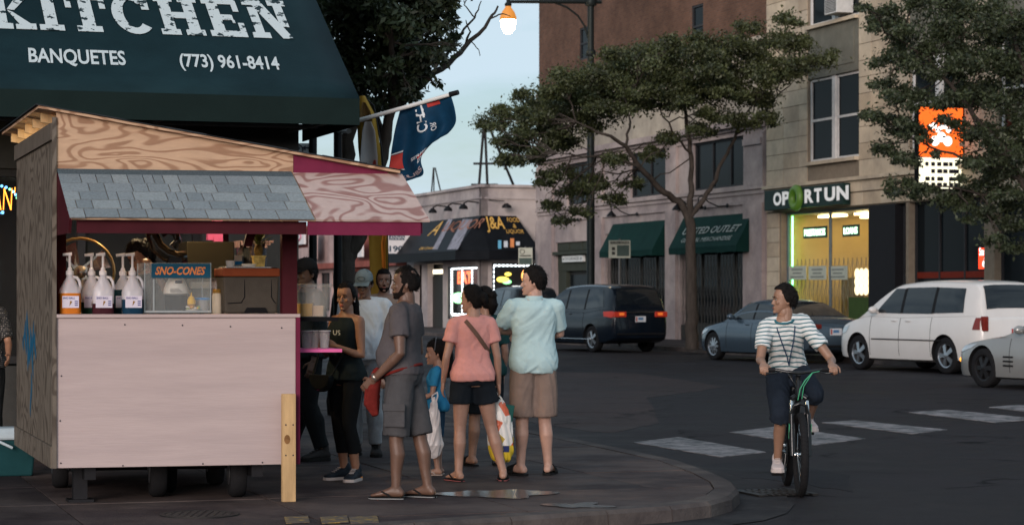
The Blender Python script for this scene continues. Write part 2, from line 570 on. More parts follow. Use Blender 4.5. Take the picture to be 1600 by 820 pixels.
def slab(poly, i):
    poly = [poly[k] for k in range(len(poly)) if (Vector(poly[k]) - Vector(poly[k - 1])).length > 0.004]
    if len(poly) < 3: return
    area = 0.5 * sum(poly[k - 1][0] * poly[k][1] - poly[k][0] * poly[k - 1][1] for k in range(len(poly)))
    if abs(area) < 0.02: return
    dz = random.uniform(-0.004, 0.002)
    MB().prism([S(w, u, -0.05) for w, u in poly], (0, 0, 0.05 + dz)).build('slab', m_slab if random.random() < 0.72 else m_slab2, near_pave)
k = 0
for iu in range(20):
    for iw in range(-5, 6):
        w0, u0 = iw * CELL + 0.35, 13.2 + iu * CELL
        if u0 > 22.5 and w0 < 3.4: continue
        g = 0.006
        cell = [(w0 + g, u0 + g), (w0 + CELL - g, u0 + g), (w0 + CELL - g, u0 + CELL - g), (w0 + g, u0 + CELL - g)]
        for a in range(len(inner)):
            cell = clip(cell, inner[a], inner[(a + 1) % len(inner)])
            if len(cell) < 3: break
        if len(cell) >= 3:
            slab(cell, k); k += 1
# kerb stones along the outline
kerb = MB().prism([S(w, u, -0.3) for w, u in [(-14, 13.95), (-13, 13.95), (-13, 14.05), (-14, 14.05)]], (0, 0, 0.29)).build('kerb', m_kerb)
tag(kerb, 'concrete kerb round the near street corner', 'kerb', kind='structure')
path = [Vector(p) for p in outline[0:len(edge) + 2]]
# resample to about 1.3 m pieces
pts, acc = [path[0]], 0
for i in range(1, len(path)):
    seg = path[i] - path[i - 1]
    L = seg.length
    nseg = max(1, round(L / 1.35))
    if L > 20: nseg = 18
    for j in range(1, nseg + 1):
        pts.append(path[i - 1] + seg * (j / nseg))
def nrm(i):
    a, b = pts[max(0, i - 1)], pts[min(len(pts) - 1, i + 1)]
    t = (b - a).normalized()
    return Vector((-t.y, t.x))
for i in range(len(pts) - 1):
    a, b = pts[i], pts[i + 1]
    t = (b - a).normalized() * 0.004
    a, b = a + t, b - t
    na, nb = nrm(i), nrm(i + 1)
    rings = []
    for p, nn in ((a, na), (b, nb)):
        prof = [(-0.02, -0.3), (0.0, -0.028), (0.028, 0.0), (KW, 0.002), (KW, -0.3)]
        rings.append([S(p.x + nn.x * d, p.y + nn.y * d, z) for d, z in prof])
    MB().rings(rings).build('kerb_stone', m_kerb, kerb)
# gutter pan
gp = inset(outline, -0.42)
mb = MB()
for i in range(1, len(edge) + 1):
    a0, a1, b0, b1 = outline[i], outline[i + 1] if i < len(edge) + 1 else outline[i], gp[i], gp[i + 1]
    mb.add([S(*a0, ROAD + 0.006), S(*b0, ROAD + 0.006), S(*b1, ROAD + 0.006), S(*a1, ROAD + 0.006)], [(0, 1, 2, 3)])
gut = mb.build('gutter', M('gutter_concrete', (0.045, 0.041, 0.04), 0.75, var=0.3, vs=3, dirt=0.5, bump=.3))
tag(gut, 'concrete gutter strip along the corner kerb', 'gutter', kind='structure')
# yellow paint on the kerb by the post
for (x0, x1) in ((447, 484), (503, 545), (548, 592)):
    q = [G(x0, 818), G(x1, 816), G(x1 - 3, 806), G(x0 - 3, 808)]
    o = MB().hexa([p + Vector((0, 0, .001)) for p in q] + [p + Vector((0, 0, .006)) for p in q]).build('yellow_mark', m_yell)
    tag(o, 'worn yellow paint patch on the kerb, %s' % ('beside the wooden post' if x0 < 450 else 'middle one of three' if x0 < 540 else 'farthest from the wooden post'), 'road marking', 'yellow kerb marks')
# puddle of water on the pavement
m_wet, n_, l_, b_ = nt('puddle_water')
b_.inputs['Base Color'].default_value = (0.03, 0.028, 0.028, 1)
b_.inputs['Roughness'].default_value = 0.24
tc = n_.new('ShaderNodeTexCoord'); tx = n_.new('ShaderNodeTexNoise'); tx.inputs['Scale'].default_value = 9
l_.new(tc.outputs['Object'], tx.inputs['Vector'])
bp = n_.new('ShaderNodeBump'); bp.inputs['Strength'].default_value = 0.12; bp.inputs['Distance'].default_value = 0.02
l_.new(tx.outputs['Fac'], bp.inputs['Height']); l_.new(bp.outputs['Normal'], b_.inputs['Normal'])
def puddle(cx, cy, rx, ry, lab, seed):
    pts = []
    for k in range(40):
        a = 2 * math.pi * k / 40
        r = 0.72 + 0.55 * mnoise.noise(Vector((math.cos(a) * 1.3 + seed, math.sin(a) * 1.3, 0)))
        pts.append(G(cx + rx * r * math.cos(a), cy + ry * r * math.sin(a), 0.0045))
    o = MB().prism(pts, (0, 0, 0.002)).build('puddle', m_wet)
    tag(o, lab, 'puddle')
puddle(770, 771, 105, 9, 'wide wet puddle on the pavement in front of the sandals', 2.0)
puddle(905, 789, 62, 6, 'small wet puddle by the corner kerb', 5.0)
# manhole cover
mh = thing('manhole_cover', 'round iron manhole cover in the pavement before the pink stand', 'manhole', G(312, 803))
m_iron = M('cast_iron', (0.035, 0.033, 0.032), 0.6, 0.6, bump=0.2, bs=60)
c0 = G(312, 803)
mh_r = 0.27
MB().lathe(c0 + Vector((0, 0, -0.01)), [(mh_r, 0), (mh_r, 0.016), (mh_r - 0.03, 0.016), (mh_r - 0.035, 0.012)], 40).build('rim', m_iron, mh)
mbp = MB()
mbp.lathe(c0 + Vector((0, 0, -0.012)), [(mh_r - 0.04, 0), (mh_r - 0.04, 0.016)], 40)
for a in range(-4, 5):
    for b in range(-4, 5):
        if a * a + b * b < 18:
            mbp.box(c0 + Vector((a * 0.05, b * 0.05, 0.006)), (0.03, 0.03, 0.005))
mbp.build('plate', m_iron, mh)
# storm drain
gc = G(1208, 771, ROAD)
dr = thing('storm_drain', 'iron storm drain grate in the gutter below the bicycle', 'drain', gc)
ax, ay = Vector((WX, WY, 0)), Vector((UX, UY, 0))
Fd = lambda a, b, c: gc + ax * a + ay * b + Vector((0, 0, c))
m_dark = M('drain_dark', (0.01, 0.01, 0.01), 0.9)
MB().fbox(Fd, -.21, .21, -.27, .27, 0.007, 0.009).build('pit', m_dark, dr)
for s_ in (-1, 1):
    MB().fbox(Fd, s_ * .235 - .025, s_ * .235 + .025, -.30, .30, 0.006, 0.022).build('frame', m_iron, dr)
for k in range(7):
    a = -.18 + k * .06
    MB().fbox(Fd, a - .014, a + .014, -.27, .27, 0.010, 0.020).build('grate_bar', m_iron, dr)
for b in (-.14, 0.0, .14):
    MB().fbox(Fd, -.21, .21, b - .02, b + .02, 0.012, 0.0215).build('cross_bar', m_iron, dr)

# ---- far pavement
CURB_W = 24.25
o = MB().fbox(lambda a, b, c: S(a, b, c), CURB_W + .2, FW + 14, 8, 240, -.3, 0.0).build('far_pavement', m_slab2)
tag(o, 'far pavement along the shops across the street', 'pavement', kind='structure')
o = MB().fbox(lambda a, b, c: S(a, b, c), CURB_W, CURB_W + .195, 8, 240, -.3, 0.004).build('far_kerb', m_kerb)
tag(o, 'concrete kerb beside the parked cars', 'kerb', kind='structure')
# ================================================================= far side buildings
def FF(s, z, o):                      # facade frame: along the street, up, out towards the street
    return S(FW - o, s, z)
SN = -W3                              # outward normal of the far facades
SA = -U3                              # "right" along the far facades as seen from the street
def wall_open(mb, F, s0, s1, z0, z1, ops, o0=-0.35, o1=0.0, mi=0):
    """wall with rectangular openings [(s0, s1, z0, z1)]"""
    ss = sorted(set([s0, s1] + [v for q in ops for v in q[:2] if s0 < v < s1]))
    zs = sorted(set([z0, z1] + [v for q in ops for v in q[2:] if z0 < v < z1]))
    for i in range(len(ss) - 1):
        run = None
        for j in range(len(zs) - 1):
            sc, zc = (ss[i] + ss[i + 1]) / 2, (zs[j] + zs[j + 1]) / 2
            hole = any(min(q[0], q[1]) < sc < max(q[0], q[1]) and q[2] < zc < q[3] for q in ops)
            if hole:
                if run: mb.fbox(F, ss[i], ss[i + 1], run[0], run[1], o0, o1, mi); run = None
            else:
                run = (run[0], zs[j + 1]) if run else (zs[j], zs[j + 1])
        if run: mb.fbox(F, ss[i], ss[i + 1], run[0], run[1], o0, o1, mi)
m_glass_d = glass('dark_window_glass', (0.008, 0.011, 0.013), 0.1, 1.0, .04)
m_glass_c = glass('clear_shop_glass', (0.05, 0.05, 0.05), 0.03, 0.18, .3)
m_wframe = M('white_window_frame', (0.55, 0.54, 0.52), 0.5)
m_dframe = M('dark_window_frame', (0.03, 0.03, 0.032), 0.45)
def window(F, s0, s1, z0, z1, parent, mf=m_wframe, sash=True, mull=0, depth=-0.16, fw=0.07, glassm=None):
    s0, s1 = min(s0, s1), max(s0, s1)
    mb = MB()
    mb.fbox(F, s0, s1, z0, z0 + fw, depth, depth + .08); mb.fbox(F, s0, s1, z1 - fw, z1, depth, depth + .08)
    mb.fbox(F, s0, s0 + fw, z0 + fw, z1 - fw, depth, depth + .08); mb.fbox(F, s1 - fw, s1, z0 + fw, z1 - fw, depth, depth + .08)
    if sash:
        zm = (z0 + z1) / 2
        mb.fbox(F, s0 + fw, s1 - fw, zm - .035, zm + .035, depth + .01, depth + .075)
    for k in range(mull):
        sm = s0 + (s1 - s0) * (k + 1) / (mull + 1)
        mb.fbox(F, sm - fw / 2, sm + fw / 2, z0 + fw, z1 - fw, depth + .005, depth + .078)
    w = mb.build('window', mf, parent)
    g = glassm or m_glass_d
    zz = [(z0 + fw, (z0 + z1) / 2 - .035), ((z0 + z1) / 2 + .035, z1 - fw)] if sash else [(z0 + fw, z1 - fw)]
    for k in range(mull + 1):
        a0, a1 = s0 + (s1 - s0) * k / (mull + 1), s0 + (s1 - s0) * (k + 1) / (mull + 1)
        for z_a, z_b in zz:
            MB().fbox(F, a0 + fw * .5, a1 - fw * .5, z_a, z_b, depth + .02, depth + .03).build('pane', g, w)
    return w
m_black = M('soft_black', (0.008, 0.008, 0.009), 0.8)

# ---------------------------------------------------------- pink stone block with green awnings
m_pink = M('pinkish_stone', (0.40, 0.33, 0.305), 0.8, var=0.15, vs=1.6, bump=0.25, bs=25, dirt=0.35)
m_cream = M('cream_stone', (0.40, 0.35, 0.28), 0.8, var=0.15, vs=1.6, bump=0.2, bs=25, dirt=0.3)
def brick_mat(name, c1, c2, mortar, sc=1.0, axis=None):
    m, n, l, b = nt(name)
    b.inputs['Roughness'].default_value = 0.85
    b.inputs['Specular IOR Level'].default_value = .15
    tc = n.new('ShaderNodeTexCoord')
    sep = n.new('ShaderNodeSeparateXYZ'); l.new(tc.outputs['Object'], sep.inputs[0])
    # distance along the street
    a = n.new('ShaderNodeMath'); a.operation = 'MULTIPLY'; a.inputs[1].default_value = axis[0]; l.new(sep.outputs['X'], a.inputs[0])
    c = n.new('ShaderNodeMath'); c.operation = 'MULTIPLY_ADD'; c.inputs[1].default_value = axis[1]; l.new(sep.outputs['Y'], c.inputs[0]); l.new(a.outputs[0], c.inputs[2])
    cb = n.new('ShaderNodeCombineXYZ'); l.new(c.outputs[0], cb.inputs['X']); l.new(sep.outputs['Z'], cb.inputs['Y'])
    br = n.new('ShaderNodeTexBrick')
    br.inputs['Scale'].default_value = sc
    br.inputs['Brick Width'].default_value = 0.22; br.inputs['Row Height'].default_value = 0.075; br.inputs['Mortar Size'].default_value = 0.008
    br.inputs['Color1'].default_value = (*c1, 1); br.inputs['Color2'].default_value = (*c2, 1); br.inputs['Mortar'].default_value = (*mortar, 1)
    l.new(cb.outputs[0], br.inputs['Vector'])
    tx = n.new('ShaderNodeTexNoise'); tx.inputs['Scale'].default_value = 0.9; tx.inputs['Detail'].default_value = 8; l.new(tc.outputs['Object'], tx.inputs['Vector'])
    mr = n.new('ShaderNodeMapRange'); mr.inputs['From Min'].default_value = .3; mr.inputs['From Max'].default_value = .7; mr.inputs['To Min'].default_value = .7; mr.inputs['To Max'].default_value = 1.25
    l.new(tx.outputs['Fac'], mr.inputs['Value'])
    mx = n.new('ShaderNodeMixRGB'); mx.blend_type = 'MULTIPLY'; mx.inputs['Fac'].default_value = 1
    l.new(br.outputs['Color'], mx.inputs['Color1']); l.new(mr.outputs[0], mx.inputs['Color2'])
    l.new(mx.outputs[0], b.inputs['Base Color'])
    bp = n.new('ShaderNodeBump'); bp.inputs['Strength'].default_value = 0.4; bp.inputs['Distance'].default_value = .01; bp.invert = True
    l.new(br.outputs['Fac'], bp.inputs['Height']); l.new(bp.outputs['Normal'], b.inputs['Normal'])
    MATS[name] = m
    return m
m_brick = brick_mat('brown_brick', (0.13, 0.066, 0.042), (0.095, 0.048, 0.032), (0.10, 0.075, 0.06), 1.0, (UX, UY))
s_r, s_l = fs(1197), fs(840)
pk = thing('pink_stone_building', 'pinkish stone building with green awnings and brown brick upper storeys', 'building', S(FW, (s_r + s_l) / 2, 0))
W2 = [(fs(1083), fs(1167)), (fs(985), fs(1043)), (fs(886), fs(924))]
SF = [(fs(1062), fs(1165)), (fs(946), fs(1041)), (fs(868), fs(929))]
ops = [(a, b, 4.9, 6.45) for a, b in W2] + [(SF[0][0], SF[0][1], -1, 3.7), (SF[1][0], SF[1][1], -1, 3.7), (SF[2][0], SF[2][1], -1, 3.5)]
ops = [(min(q[0], q[1]), max(q[0], q[1]), q[2], q[3]) for q in ops]
mb = MB(); wall_open(mb, FF, s_r + .01, s_l, -0.02, 6.9, ops)
mb.build('wall', m_pink, pk)
MB().fbox(FF, s_r + .01, s_l, 6.9, 9.35, -.35, -.02).build('upper_wall', m_cream, pk)
bw = [(fs(1078), fs(1096), 8.9, 10.2), (fs(903), fs(919), 10.3, 11.5)]
bw = [(min(q[0], q[1]), max(q[0], q[1]), q[2], q[3]) for q in bw]
mb = MB(); wall_open(mb, FF, s_r + .01, s_l, 9.35, 15.5, [(bw[0][0], bw[0][1], 9.6, 11.0), bw[1]], -.35, -.06)
mb.build('brick_wall', m_brick, pk)
window(FF, bw[0][0], bw[0][1], 9.6, 11.0, pk, m_dframe)
window(FF, bw[1][0], bw[1][1], 10.3, 11.5, pk, m_dframe)
MB().fbox(FF, s_r + .01, s_l, -.02, 15.4, -13, -.36).build('core', m_black, pk)
for z0, z1, o1 in ((6.62, 6.72, .10), (6.72, 6.92, .28), (6.45, 6.52, .06), (4.74, 4.86, .10), (4.60, 4.70, .05), (4.30, 4.40, .07), (9.28, 9.42, .10)):
    MB().fbox(FF, s_r + .012, s_l + .02, z0, z1, .001, o1).build('moulding', m_pink if z0 < 7 else m_cream, pk)
for a, b in ((1166, 1196), (841, 866), (1044, 1060), (930, 944)):
    MB().fbox(FF, fs(a), fs(b), 0, 4.3, .002, .12).build('pilaster', m_pink, pk)
    MB().fbox(FF, fs(a), fs(b), 4.865, 6.44, .002, .10).build('pilaster', m_pink, pk)
    if b - a > 22:
        MB().fbox(FF, fs(a) - .05, fs(b) + .05, 6.1, 6.3, .002, .16).build('capital', m_pink, pk)
for i, (a, b) in enumerate(W2):
    window(FF, a, b, 4.9, 6.45, pk, m_dframe, sash=False, mull=2 if i == 0 else 1)
# shop fronts
m_shop = M('dark_shop_front', (0.03, 0.03, 0.028), 0.5)
m_green_wood = M('dull_green_wood', (0.04, 0.045, 0.035), 0.6)
for i in (0, 1):
    a, b = min(SF[i]), max(SF[i])
    window(FF, a, b, 0.5, 3.68, pk, m_shop, sash=False, mull=3, depth=-.3)
    MB().fbox(FF, a, b, -.02, .5, -.3, -.05).build('stall_riser', m_shop, pk)
def lattice(F, s0, s1, z0, z1, o, mat, parent, step=0.13, name='folding_gate'):
    s0, s1 = min(s0, s1), max(s0, s1)
    mb = MB()
    n = int((s1 - s0) / step)
    rise = step * 2.3
    nz = int((z1 - z0) / rise)
    for i in range(n):
        for j in range(nz):
            a, b = s0 + i * step, s0 + (i + 1) * step
            za, zb = z0 + j * rise, z0 + (j + 1) * rise
            if (i + j) % 2: za, zb = zb, za
            mb.hexa([F(a, za - .012, o), F(b, zb - .012, o), F(b, zb + .012, o), F(a, za + .012, o), F(a, za - .012, o + .006), F(b, zb - .012, o + .006), F(b, zb + .012, o + .006), F(a, za + .012, o + .006)])
    for i in range(0, n + 1, 2):
        mb.fbox(F, s0 + i * step - .008, s0 + i * step + .008, z0, z1, o + .008, o + .02)
    ob_ = mb.build(name, mat, parent)
    ob_['kind'] = 'stuff'
    return ob_
m_gate = M('steel_gate', (0.10, 0.095, 0.085), 0.5, 0.5)
lattice(FF, *SF[0], .1, 2.75, -.06, m_gate, pk)
lattice(FF, *SF[1], .1, 2.75, -.06, m_gate, pk)
a, b = min(SF[2]), max(SF[2])
MB().fbox(FF, a, b, 2.4, 3.5, -.34, -.1).build('lintel', m_green_wood, pk)
MB().fbox(FF, a - .05, b + .05, 3.02, 3.14, -.1, .12).build('lintel_moulding', m_green_wood, pk)
for k in range(3):
    MB().fbox(FF, a + (b - a) * k / 3 + .06, a + (b - a) * (k + 1) / 3 - .06, 3.18, 3.46, -.1, -.06).build('lintel_panel', m_green_wood, pk)
MB().fbox(FF, a, a + .9, -.02, 2.4, -.34, -.12).build('door_side', m_green_wood, pk); MB().fbox(FF, b - .9, b, -.02, 2.4, -.34, -.12).build('door_side', m_green_wood, pk)
dd = MB().fbox(FF, a + .9, b - .9, .0, 2.4, -.34, -.28).build('door', m_shop, pk)
MB().fbox(FF, a + .98, b - .98, 1.0, 2.25, -.28, -.27).build('pane', m_glass_d, dd)
MB().box(FF(a + 1.0, 1.02, -.24), (.03, .05, .12)).build('handle', m_gate, dd)
m_signw = M('white_sign', (0.6, 0.62, 0.6), 0.5, var=.06)
m_ink = M('sign_ink', (0.03, 0.03, 0.04), 0.6)
sa, sb = fs(879), fs(911)
sgz = (fz(895, 409), fz(895, 399.5))
st = MB().fbox(FF, min(sa, sb), max(sa, sb), sgz[0], sgz[1], -.09, .02).build('sign', m_signw, pk)
text('# STORAGE #', FF(max(sa, sb) - .08, sgz[0] + .06, 0), SA, Z3, SN, abs(sa - sb) - .16, sgz[1] - sgz[0] - .12, m_ink, parent=st, out=.026)
m_awn = M('green_canvas', (0.006, 0.028, 0.024), 0.75, var=.18, vs=2, bump=.15, bs=30)
m_lamp = M('black_lamp_metal', (0.015, 0.015, 0.016), 0.4, 0.5)
def awning(px0, px1, z_top, z_bot, val, dep, parent, mat, name='awning'):
    s0, s1 = sorted((fs(px0), fs(px1)))
    n = 10
    vs_, fs_ = [], []
    for i in range(n + 1):
        s = s0 + (s1 - s0) * i / n
        sag = 0.02 * math.sin(math.pi * 3 * i / n) ** 2
        vs_ += [FF(s, z_top, .02), FF(s, (z_top + z_bot) / 2 - sag, dep * .5), FF(s, z_bot, dep), FF(s, z_bot - val + .015 * math.sin(i * 2.1), dep - .01)]
    for i in range(n):
        for j in range(3):
            fs_.append((i * 4 + j, i * 4 + 4 + j, i * 4 + 5 + j, i * 4 + 1 + j))
    mb = MB().add(vs_, fs_)
    for s in (s0, s1):
        mb.add([FF(s, z_top, .02), FF(s, z_bot, dep), FF(s, z_bot - val, dep - .01), FF(s, z_bot - val, .02)], [(0, 1, 2, 3)])
    o_ = mb.build(name, mat, parent)
    md = o_.modifiers.new('cloth', 'SOLIDIFY'); md.thickness = .012
    return o_, s0, s1
aw1, a0, a1 = awning(1069, 1176, 4.02, 3.02, .2, .55, pk, m_awn)
aw2, b0, b1 = awning(959, 1043, 4.02, 3.02, .2, .55, pk, m_awn)
m_faded = M('faded_lettering', (0.30, 0.33, 0.31), 0.7, var=.3, vs=5)
slopeU = (FF(0, 4.02, .02) - FF(0, 3.02, .55)).normalized(); slopeN = SA.cross(slopeU).normalized()
if slopeN.dot(SN) < 0: slopeN = -slopeN
p0 = FF(a0, 3.02, .55)
text_px('UNITED OUTLET', p0, SA, slopeU, slopeN, 1067, 368, 1153, 10, m_faded, aw1, shear=.25, bold=.01, out=.045)
text_px('GENERAL MERCHANDISE', p0, SA, slopeU, slopeN, 1065, 380, 1141, 6, m_faded, aw1, shear=.25, out=.045)
# goose-neck lamps over the awnings
for px in (886, 976, 1080, 1114):
    s = fs(px, FW - .3)
    o = MB()
    base = FF(s, 4.18, .08)
    pth = [FF(s - .75, 4.30, .1), FF(s - .55, 4.28, .35), FF(s - .35, 4.42, .6), FF(s - .15, 4.62, .75), FF(s, 4.58, .8), FF(s, 4.42, .8)]
    o.tube(pth, .022, 6)
    o.lathe(FF(s, 4.24, .8), [(.17, 0), (.16, .05), (.05, .17), (.03, .2)], 12)
    o.lathe(FF(s - .75, 4.30, .12), [(.07, 0), (.07, .03)], 10, axis=SN)
    o.build('goose_neck_lamp', m_lamp, pk, smooth=40)

# ---------------------------------------------------------- cream block building with the loan shop
m_block = M('cream_terracotta', (0.54, 0.45, 0.33), 0.75, var=0.16, vs=1.2, bump=0.2, bs=22, dirt=0.28)
m_block2 = M('cream_terracotta_warm', (0.49, 0.395, 0.28), 0.75, var=0.16, vs=1.2, bump=0.2, bs=22, dirt=0.28)
m_joint = M('terracotta_joint', (0.20, 0.165, 0.125), 0.9)
s_a, s_b = fs(1765), fs(1197) - .01
cb_ = thing('cream_block_building', 'cream terracotta block building with paired windows above the loan shop', 'building', S(FW, (s_a + s_b) / 2, 0))
ZB = 4.78
bays = [(1262, 1341), (1421, 1506), (1560, 1655)]
ops = []
for p0_, p1_ in bays:
    q0, q1 = sorted((fs(p0_), fs(p1_)))
    ops += [(q0, q1, 5.35, 7.75), (q0, q1, 9.3, 11.6)]
sh1 = sorted((fs(1219), fs(1357)))
rec = sorted((fs(1358), fs(1414)))
sh2 = sorted((fs(1418), fs(1536)))
sh3 = sorted((fs(1552), fs(1700)))
ops += [(sh1[0], sh1[1], -1, 3.95), (rec[0], rec[1], -1, 3.95), (sh2[0], sh2[1], -1, 3.95), (sh3[0], sh3[1], -1, 3.8)]
mb = MB(); wall_open(mb, FF, s_a, s_b, -.02, 15.0, ops, -.3, -.03)
mb.build('wall', m_joint, cb_)
# stone blocks
piers = [(1197.5, 1224, 1248, 1261), (1342, 1361, 1396, 1420), (1507, 1530, 1559), (1656, 1700, 1764)]
def blocks(z0, z1, edges, rh, off=0.0, o1=0.0):
    n = max(1, round((z1 - z0) / rh))
    for r in range(n):
        za, zb = z0 + (z1 - z0) * r / n, z0 + (z1 - z0) * (r + 1) / n
        for i in range(len(edges) - 1):
            q0, q1 = sorted((edges[i], edges[i + 1]))
            MB().fbox(FF, q0 + .008, q1 - .008, za + .008, zb - .008, -.028, o1 + random.uniform(-.004, .006)).build('stone_block', random.choice((m_block, m_block, m_block2)), cb_)
for pr in piers:
    e = [fs(x) for x in pr]
    if e[0] > s_b: e[0] = s_b
    blocks(ZB, 11.2, e, .46)
e1 = [fs(x) for x in (1198, 1217)]
blocks(0.0, 3.95, e1, .42)
# bands between storeys
for z0, z1, o1 in ((3.98, 4.34, .03), (4.36, 4.68, .05), (4.68, 4.78, .16)):
    ss = [s_b - .01 - (s_b - s_a - .02) * k / 18 for k in range(19)]
    if z0 > 4.6:
        MB().fbox(FF, s_a, s_b, z0, z1, -.02, o1).build('moulding', m_block, cb_)
    else:
        blocks(z0, z1, ss, .5, 0, o1)
m_span = M('greenish_spandrel', (0.13, 0.125, 0.10), 0.6, var=.2, vs=2)
for p0_, p1_ in bays:
    q0, q1 = sorted((fs(p0_), fs(p1_)))
    MB().fbox(FF, q0 + .02, q1 - .02, 7.76, 9.29, -.029, -.005).build('spandrel', m_span, cb_)
    MB().fbox(FF, q0 + .25, q1 - .25, 8.0, 9.0, -.004, .02).build('spandrel_panel', m_span, cb_)
    for za, zb in ((5.25, 5.35), (9.2, 9.3)):
        MB().fbox(FF, q0, q1, za, zb, -.02, .12).build('sill', m_block, cb_)
    for za, zb in ((5.35, 7.75), (9.3, 11.6)):
        mid = (q0 + q1) / 2
        window(FF, q0 + .03, mid - .11, za, zb, cb_, m_wframe)
        window(FF, mid + .11, q1 - .03, za, zb, cb_, m_wframe)
        MB().fbox(FF, mid - .105, mid + .105, za, zb, -.2, -.04).build('mullion', m_wframe, cb_)
# air conditioner in the upper right sash
ac_s = fs(1318)
ac = thing('air_conditioner', 'white box air conditioner sticking out of the upper window', 'air conditioner', FF(ac_s, 9.45, .3))
MB().fbox(FF, ac_s - .42, ac_s + .36, 9.40, 9.92, -.1, .42).build('case', M('ac_white', (.5, .5, .48), .5), ac, bev=.015)
MB().fbox(FF, ac_s - .36, ac_s + .30, 9.45, 9.87, .421, .428).build('grille_back', m_black, ac)
for k in range(9):
    z = 9.47 + k * .045
    MB().fbox(FF, ac_s - .35, ac_s + .29, z, z + .018, .43, .44).build('grille_slat', M('ac_white'), ac)
# interior of the loan shop (lit)
m_yel = M('warm_interior_wall', (0.62, 0.45, 0.16), 0.8, var=.1, vs=1)
m_floor_i = M('interior_floor', (0.2, 0.15, 0.09), .5)
room = MB()
r0, r1 = rec[0] + .8, sh1[1] + .1
room.fbox(FF, r0, r1, 0, 3.9, -4.6, -4.5)
room.fbox(FF, r0 - .1, r0, 0, 3.9, -4.5, -.34)
room.fbox(FF, r1, r1 + .1, 0, 3.9, -4.5, -.34)
room.build('interior_wall', m_yel, cb_)
MB().fbox(FF, r0, r1, 3.9, 3.95, -4.5, -.34).build('interior_ceiling', M('ceiling_white', (.6, .55, .42), .8), cb_)
MB().fbox(FF, r0, r1, -.04, .02, -4.5, -.34).build('interior_floor', m_floor_i, cb_)
m_tube = glow('warm_tube_light', (1.0, 0.80, 0.42), 7.0)
for k, oo in enumerate((-1.2, -2.6, -3.9)):
    for j in range(3):
        c_ = r0 + (r1 - r0) * (j + .5) / 3
        MB().fbox(FF, c_ - .75, c_ + .75, 3.80, 3.86, oo - .12, oo + .12).build('tube_light', m_tube, cb_)
# back-wall furniture
m_desk = M('desk_wood', (.22, .13, .06), .5)
for k in range(4):
    c_ = r0 + (r1 - r0) * (k + .5) / 4
    MB().fbox(FF, c_ - .7, c_ + .7, 0, 1.05, -3.4, -2.8).build('counter', m_desk, cb_)
MB().fbox(FF, r0 + .02, r1 - .02, 2.25, 3.88, -4.49, -4.45).build('wall_panel', M('brown_panel', (.20, .12, .035), .6, var=.3, vs=2), cb_)
for k, (f0, f1, z1_, o_) in enumerate(((.12, .2, 2.2, -2.2), (.33, .36, 3.6, -1.6), (.45, .62, 1.9, -2.6), (.7, .74, 3.7, -3.2), (.8, .95, 2.0, -1.9))):
    MB().fbox(FF, r0 + (r1 - r0) * f0, r0 + (r1 - r0) * f1, .02, z1_, o_ - .2, o_).build('partition', (m_desk, MATS['brown_panel'], m_yel)[k % 3], cb_)
sf = window(FF, sh1[0], sh1[1], .55, 3.95, cb_, M('steel_blue_frame', (.10, .13, .15), .4), sash=False, mull=1, depth=-.3, fw=.06, glassm=m_glass_c)
MB().fbox(FF, sh1[0], sh1[1], -.02, .55, -.34, -.06).build('stall_riser', m_shop, cb_)
m_gate_y = M('bronze_gate', (0.30, 0.26, 0.16), 0.45, 0.5)
lattice(FF, sh1[0] + .1, sh1[1] - .1, .6, 2.55, -.42, m_gate_y, cb_, .14)
MB().fbox(FF, rec[1] - 1.55, rec[1], -.02, 3.95, -.34, .02).build('dark_pier', M('pier_black', (.012, .012, .014), .5), cb_)
dr_ = window(FF, rec[0], rec[1] - 1.56, .05, 3.95, cb_, m_dframe, sash=False, mull=0, depth=-.3, fw=.1, glassm=m_glass_c)
MB().fbox(FF, rec[0] + .02, rec[1] - 1.58, 1.75, 2.05, -.29, -.2).build('door_rail', m_dframe, cb_)
# posters in the window
m_post = M('poster_paper', (.40, .43, .36), .7, var=.1, vs=3)
for (x0, x1) in ((1220, 1247), (1251, 1278), (1282, 1311)):
    q0, q1 = sorted((fs(x0), fs(x1)))
    pz0, pz1 = fz(x0, 437), fz(x0, 416)
    po = MB().fbox(FF, q0, q1, pz0, pz1, -.27, -.255).build('poster', m_post, cb_)
    for k, f_ in enumerate((.75, .6, .9)):
        z = pz1 - (k + .7) * (pz1 - pz0) * .27
        m_ = (q0 + q1) / 2
        MB().fbox(FF, m_ - f_ * .42 * (q1 - q0), m_ + f_ * .42 * (q1 - q0), z - .05, z, -.254, -.25).build('print_line', M('grey_print', (.2, .22, .2), .7), po)
q0, q1 = sorted((fs(1323), fs(1350)))
po = MB().fbox(FF, q0, q1, fz(1335, 459), fz(1335, 421), -.275, -.265).build('poster', m_yel, cb_)
for r_ in range(3):
    for c_ in range(4):
        cs = q1 - (c_ + .5) * (q1 - q0) / 4
        cz = fz(1335, 427.5 + r_ * 12.5)
        MB().lathe(FF(cs, cz, -.262), [(.0001, .0), (.16, 0), (.15, .012)], 12, axis=SN).build('print_dot', glow('dot_glow', (1, .85, .5), .9, (.7, .6, .35)), po)
MB().fbox(FF, *sorted((fs(1316), fs(1346))), .6, fz(1330, 464), -.25, -.2).build('notice_board', M('green_board', (.04, .07, .02), .6), cb_)
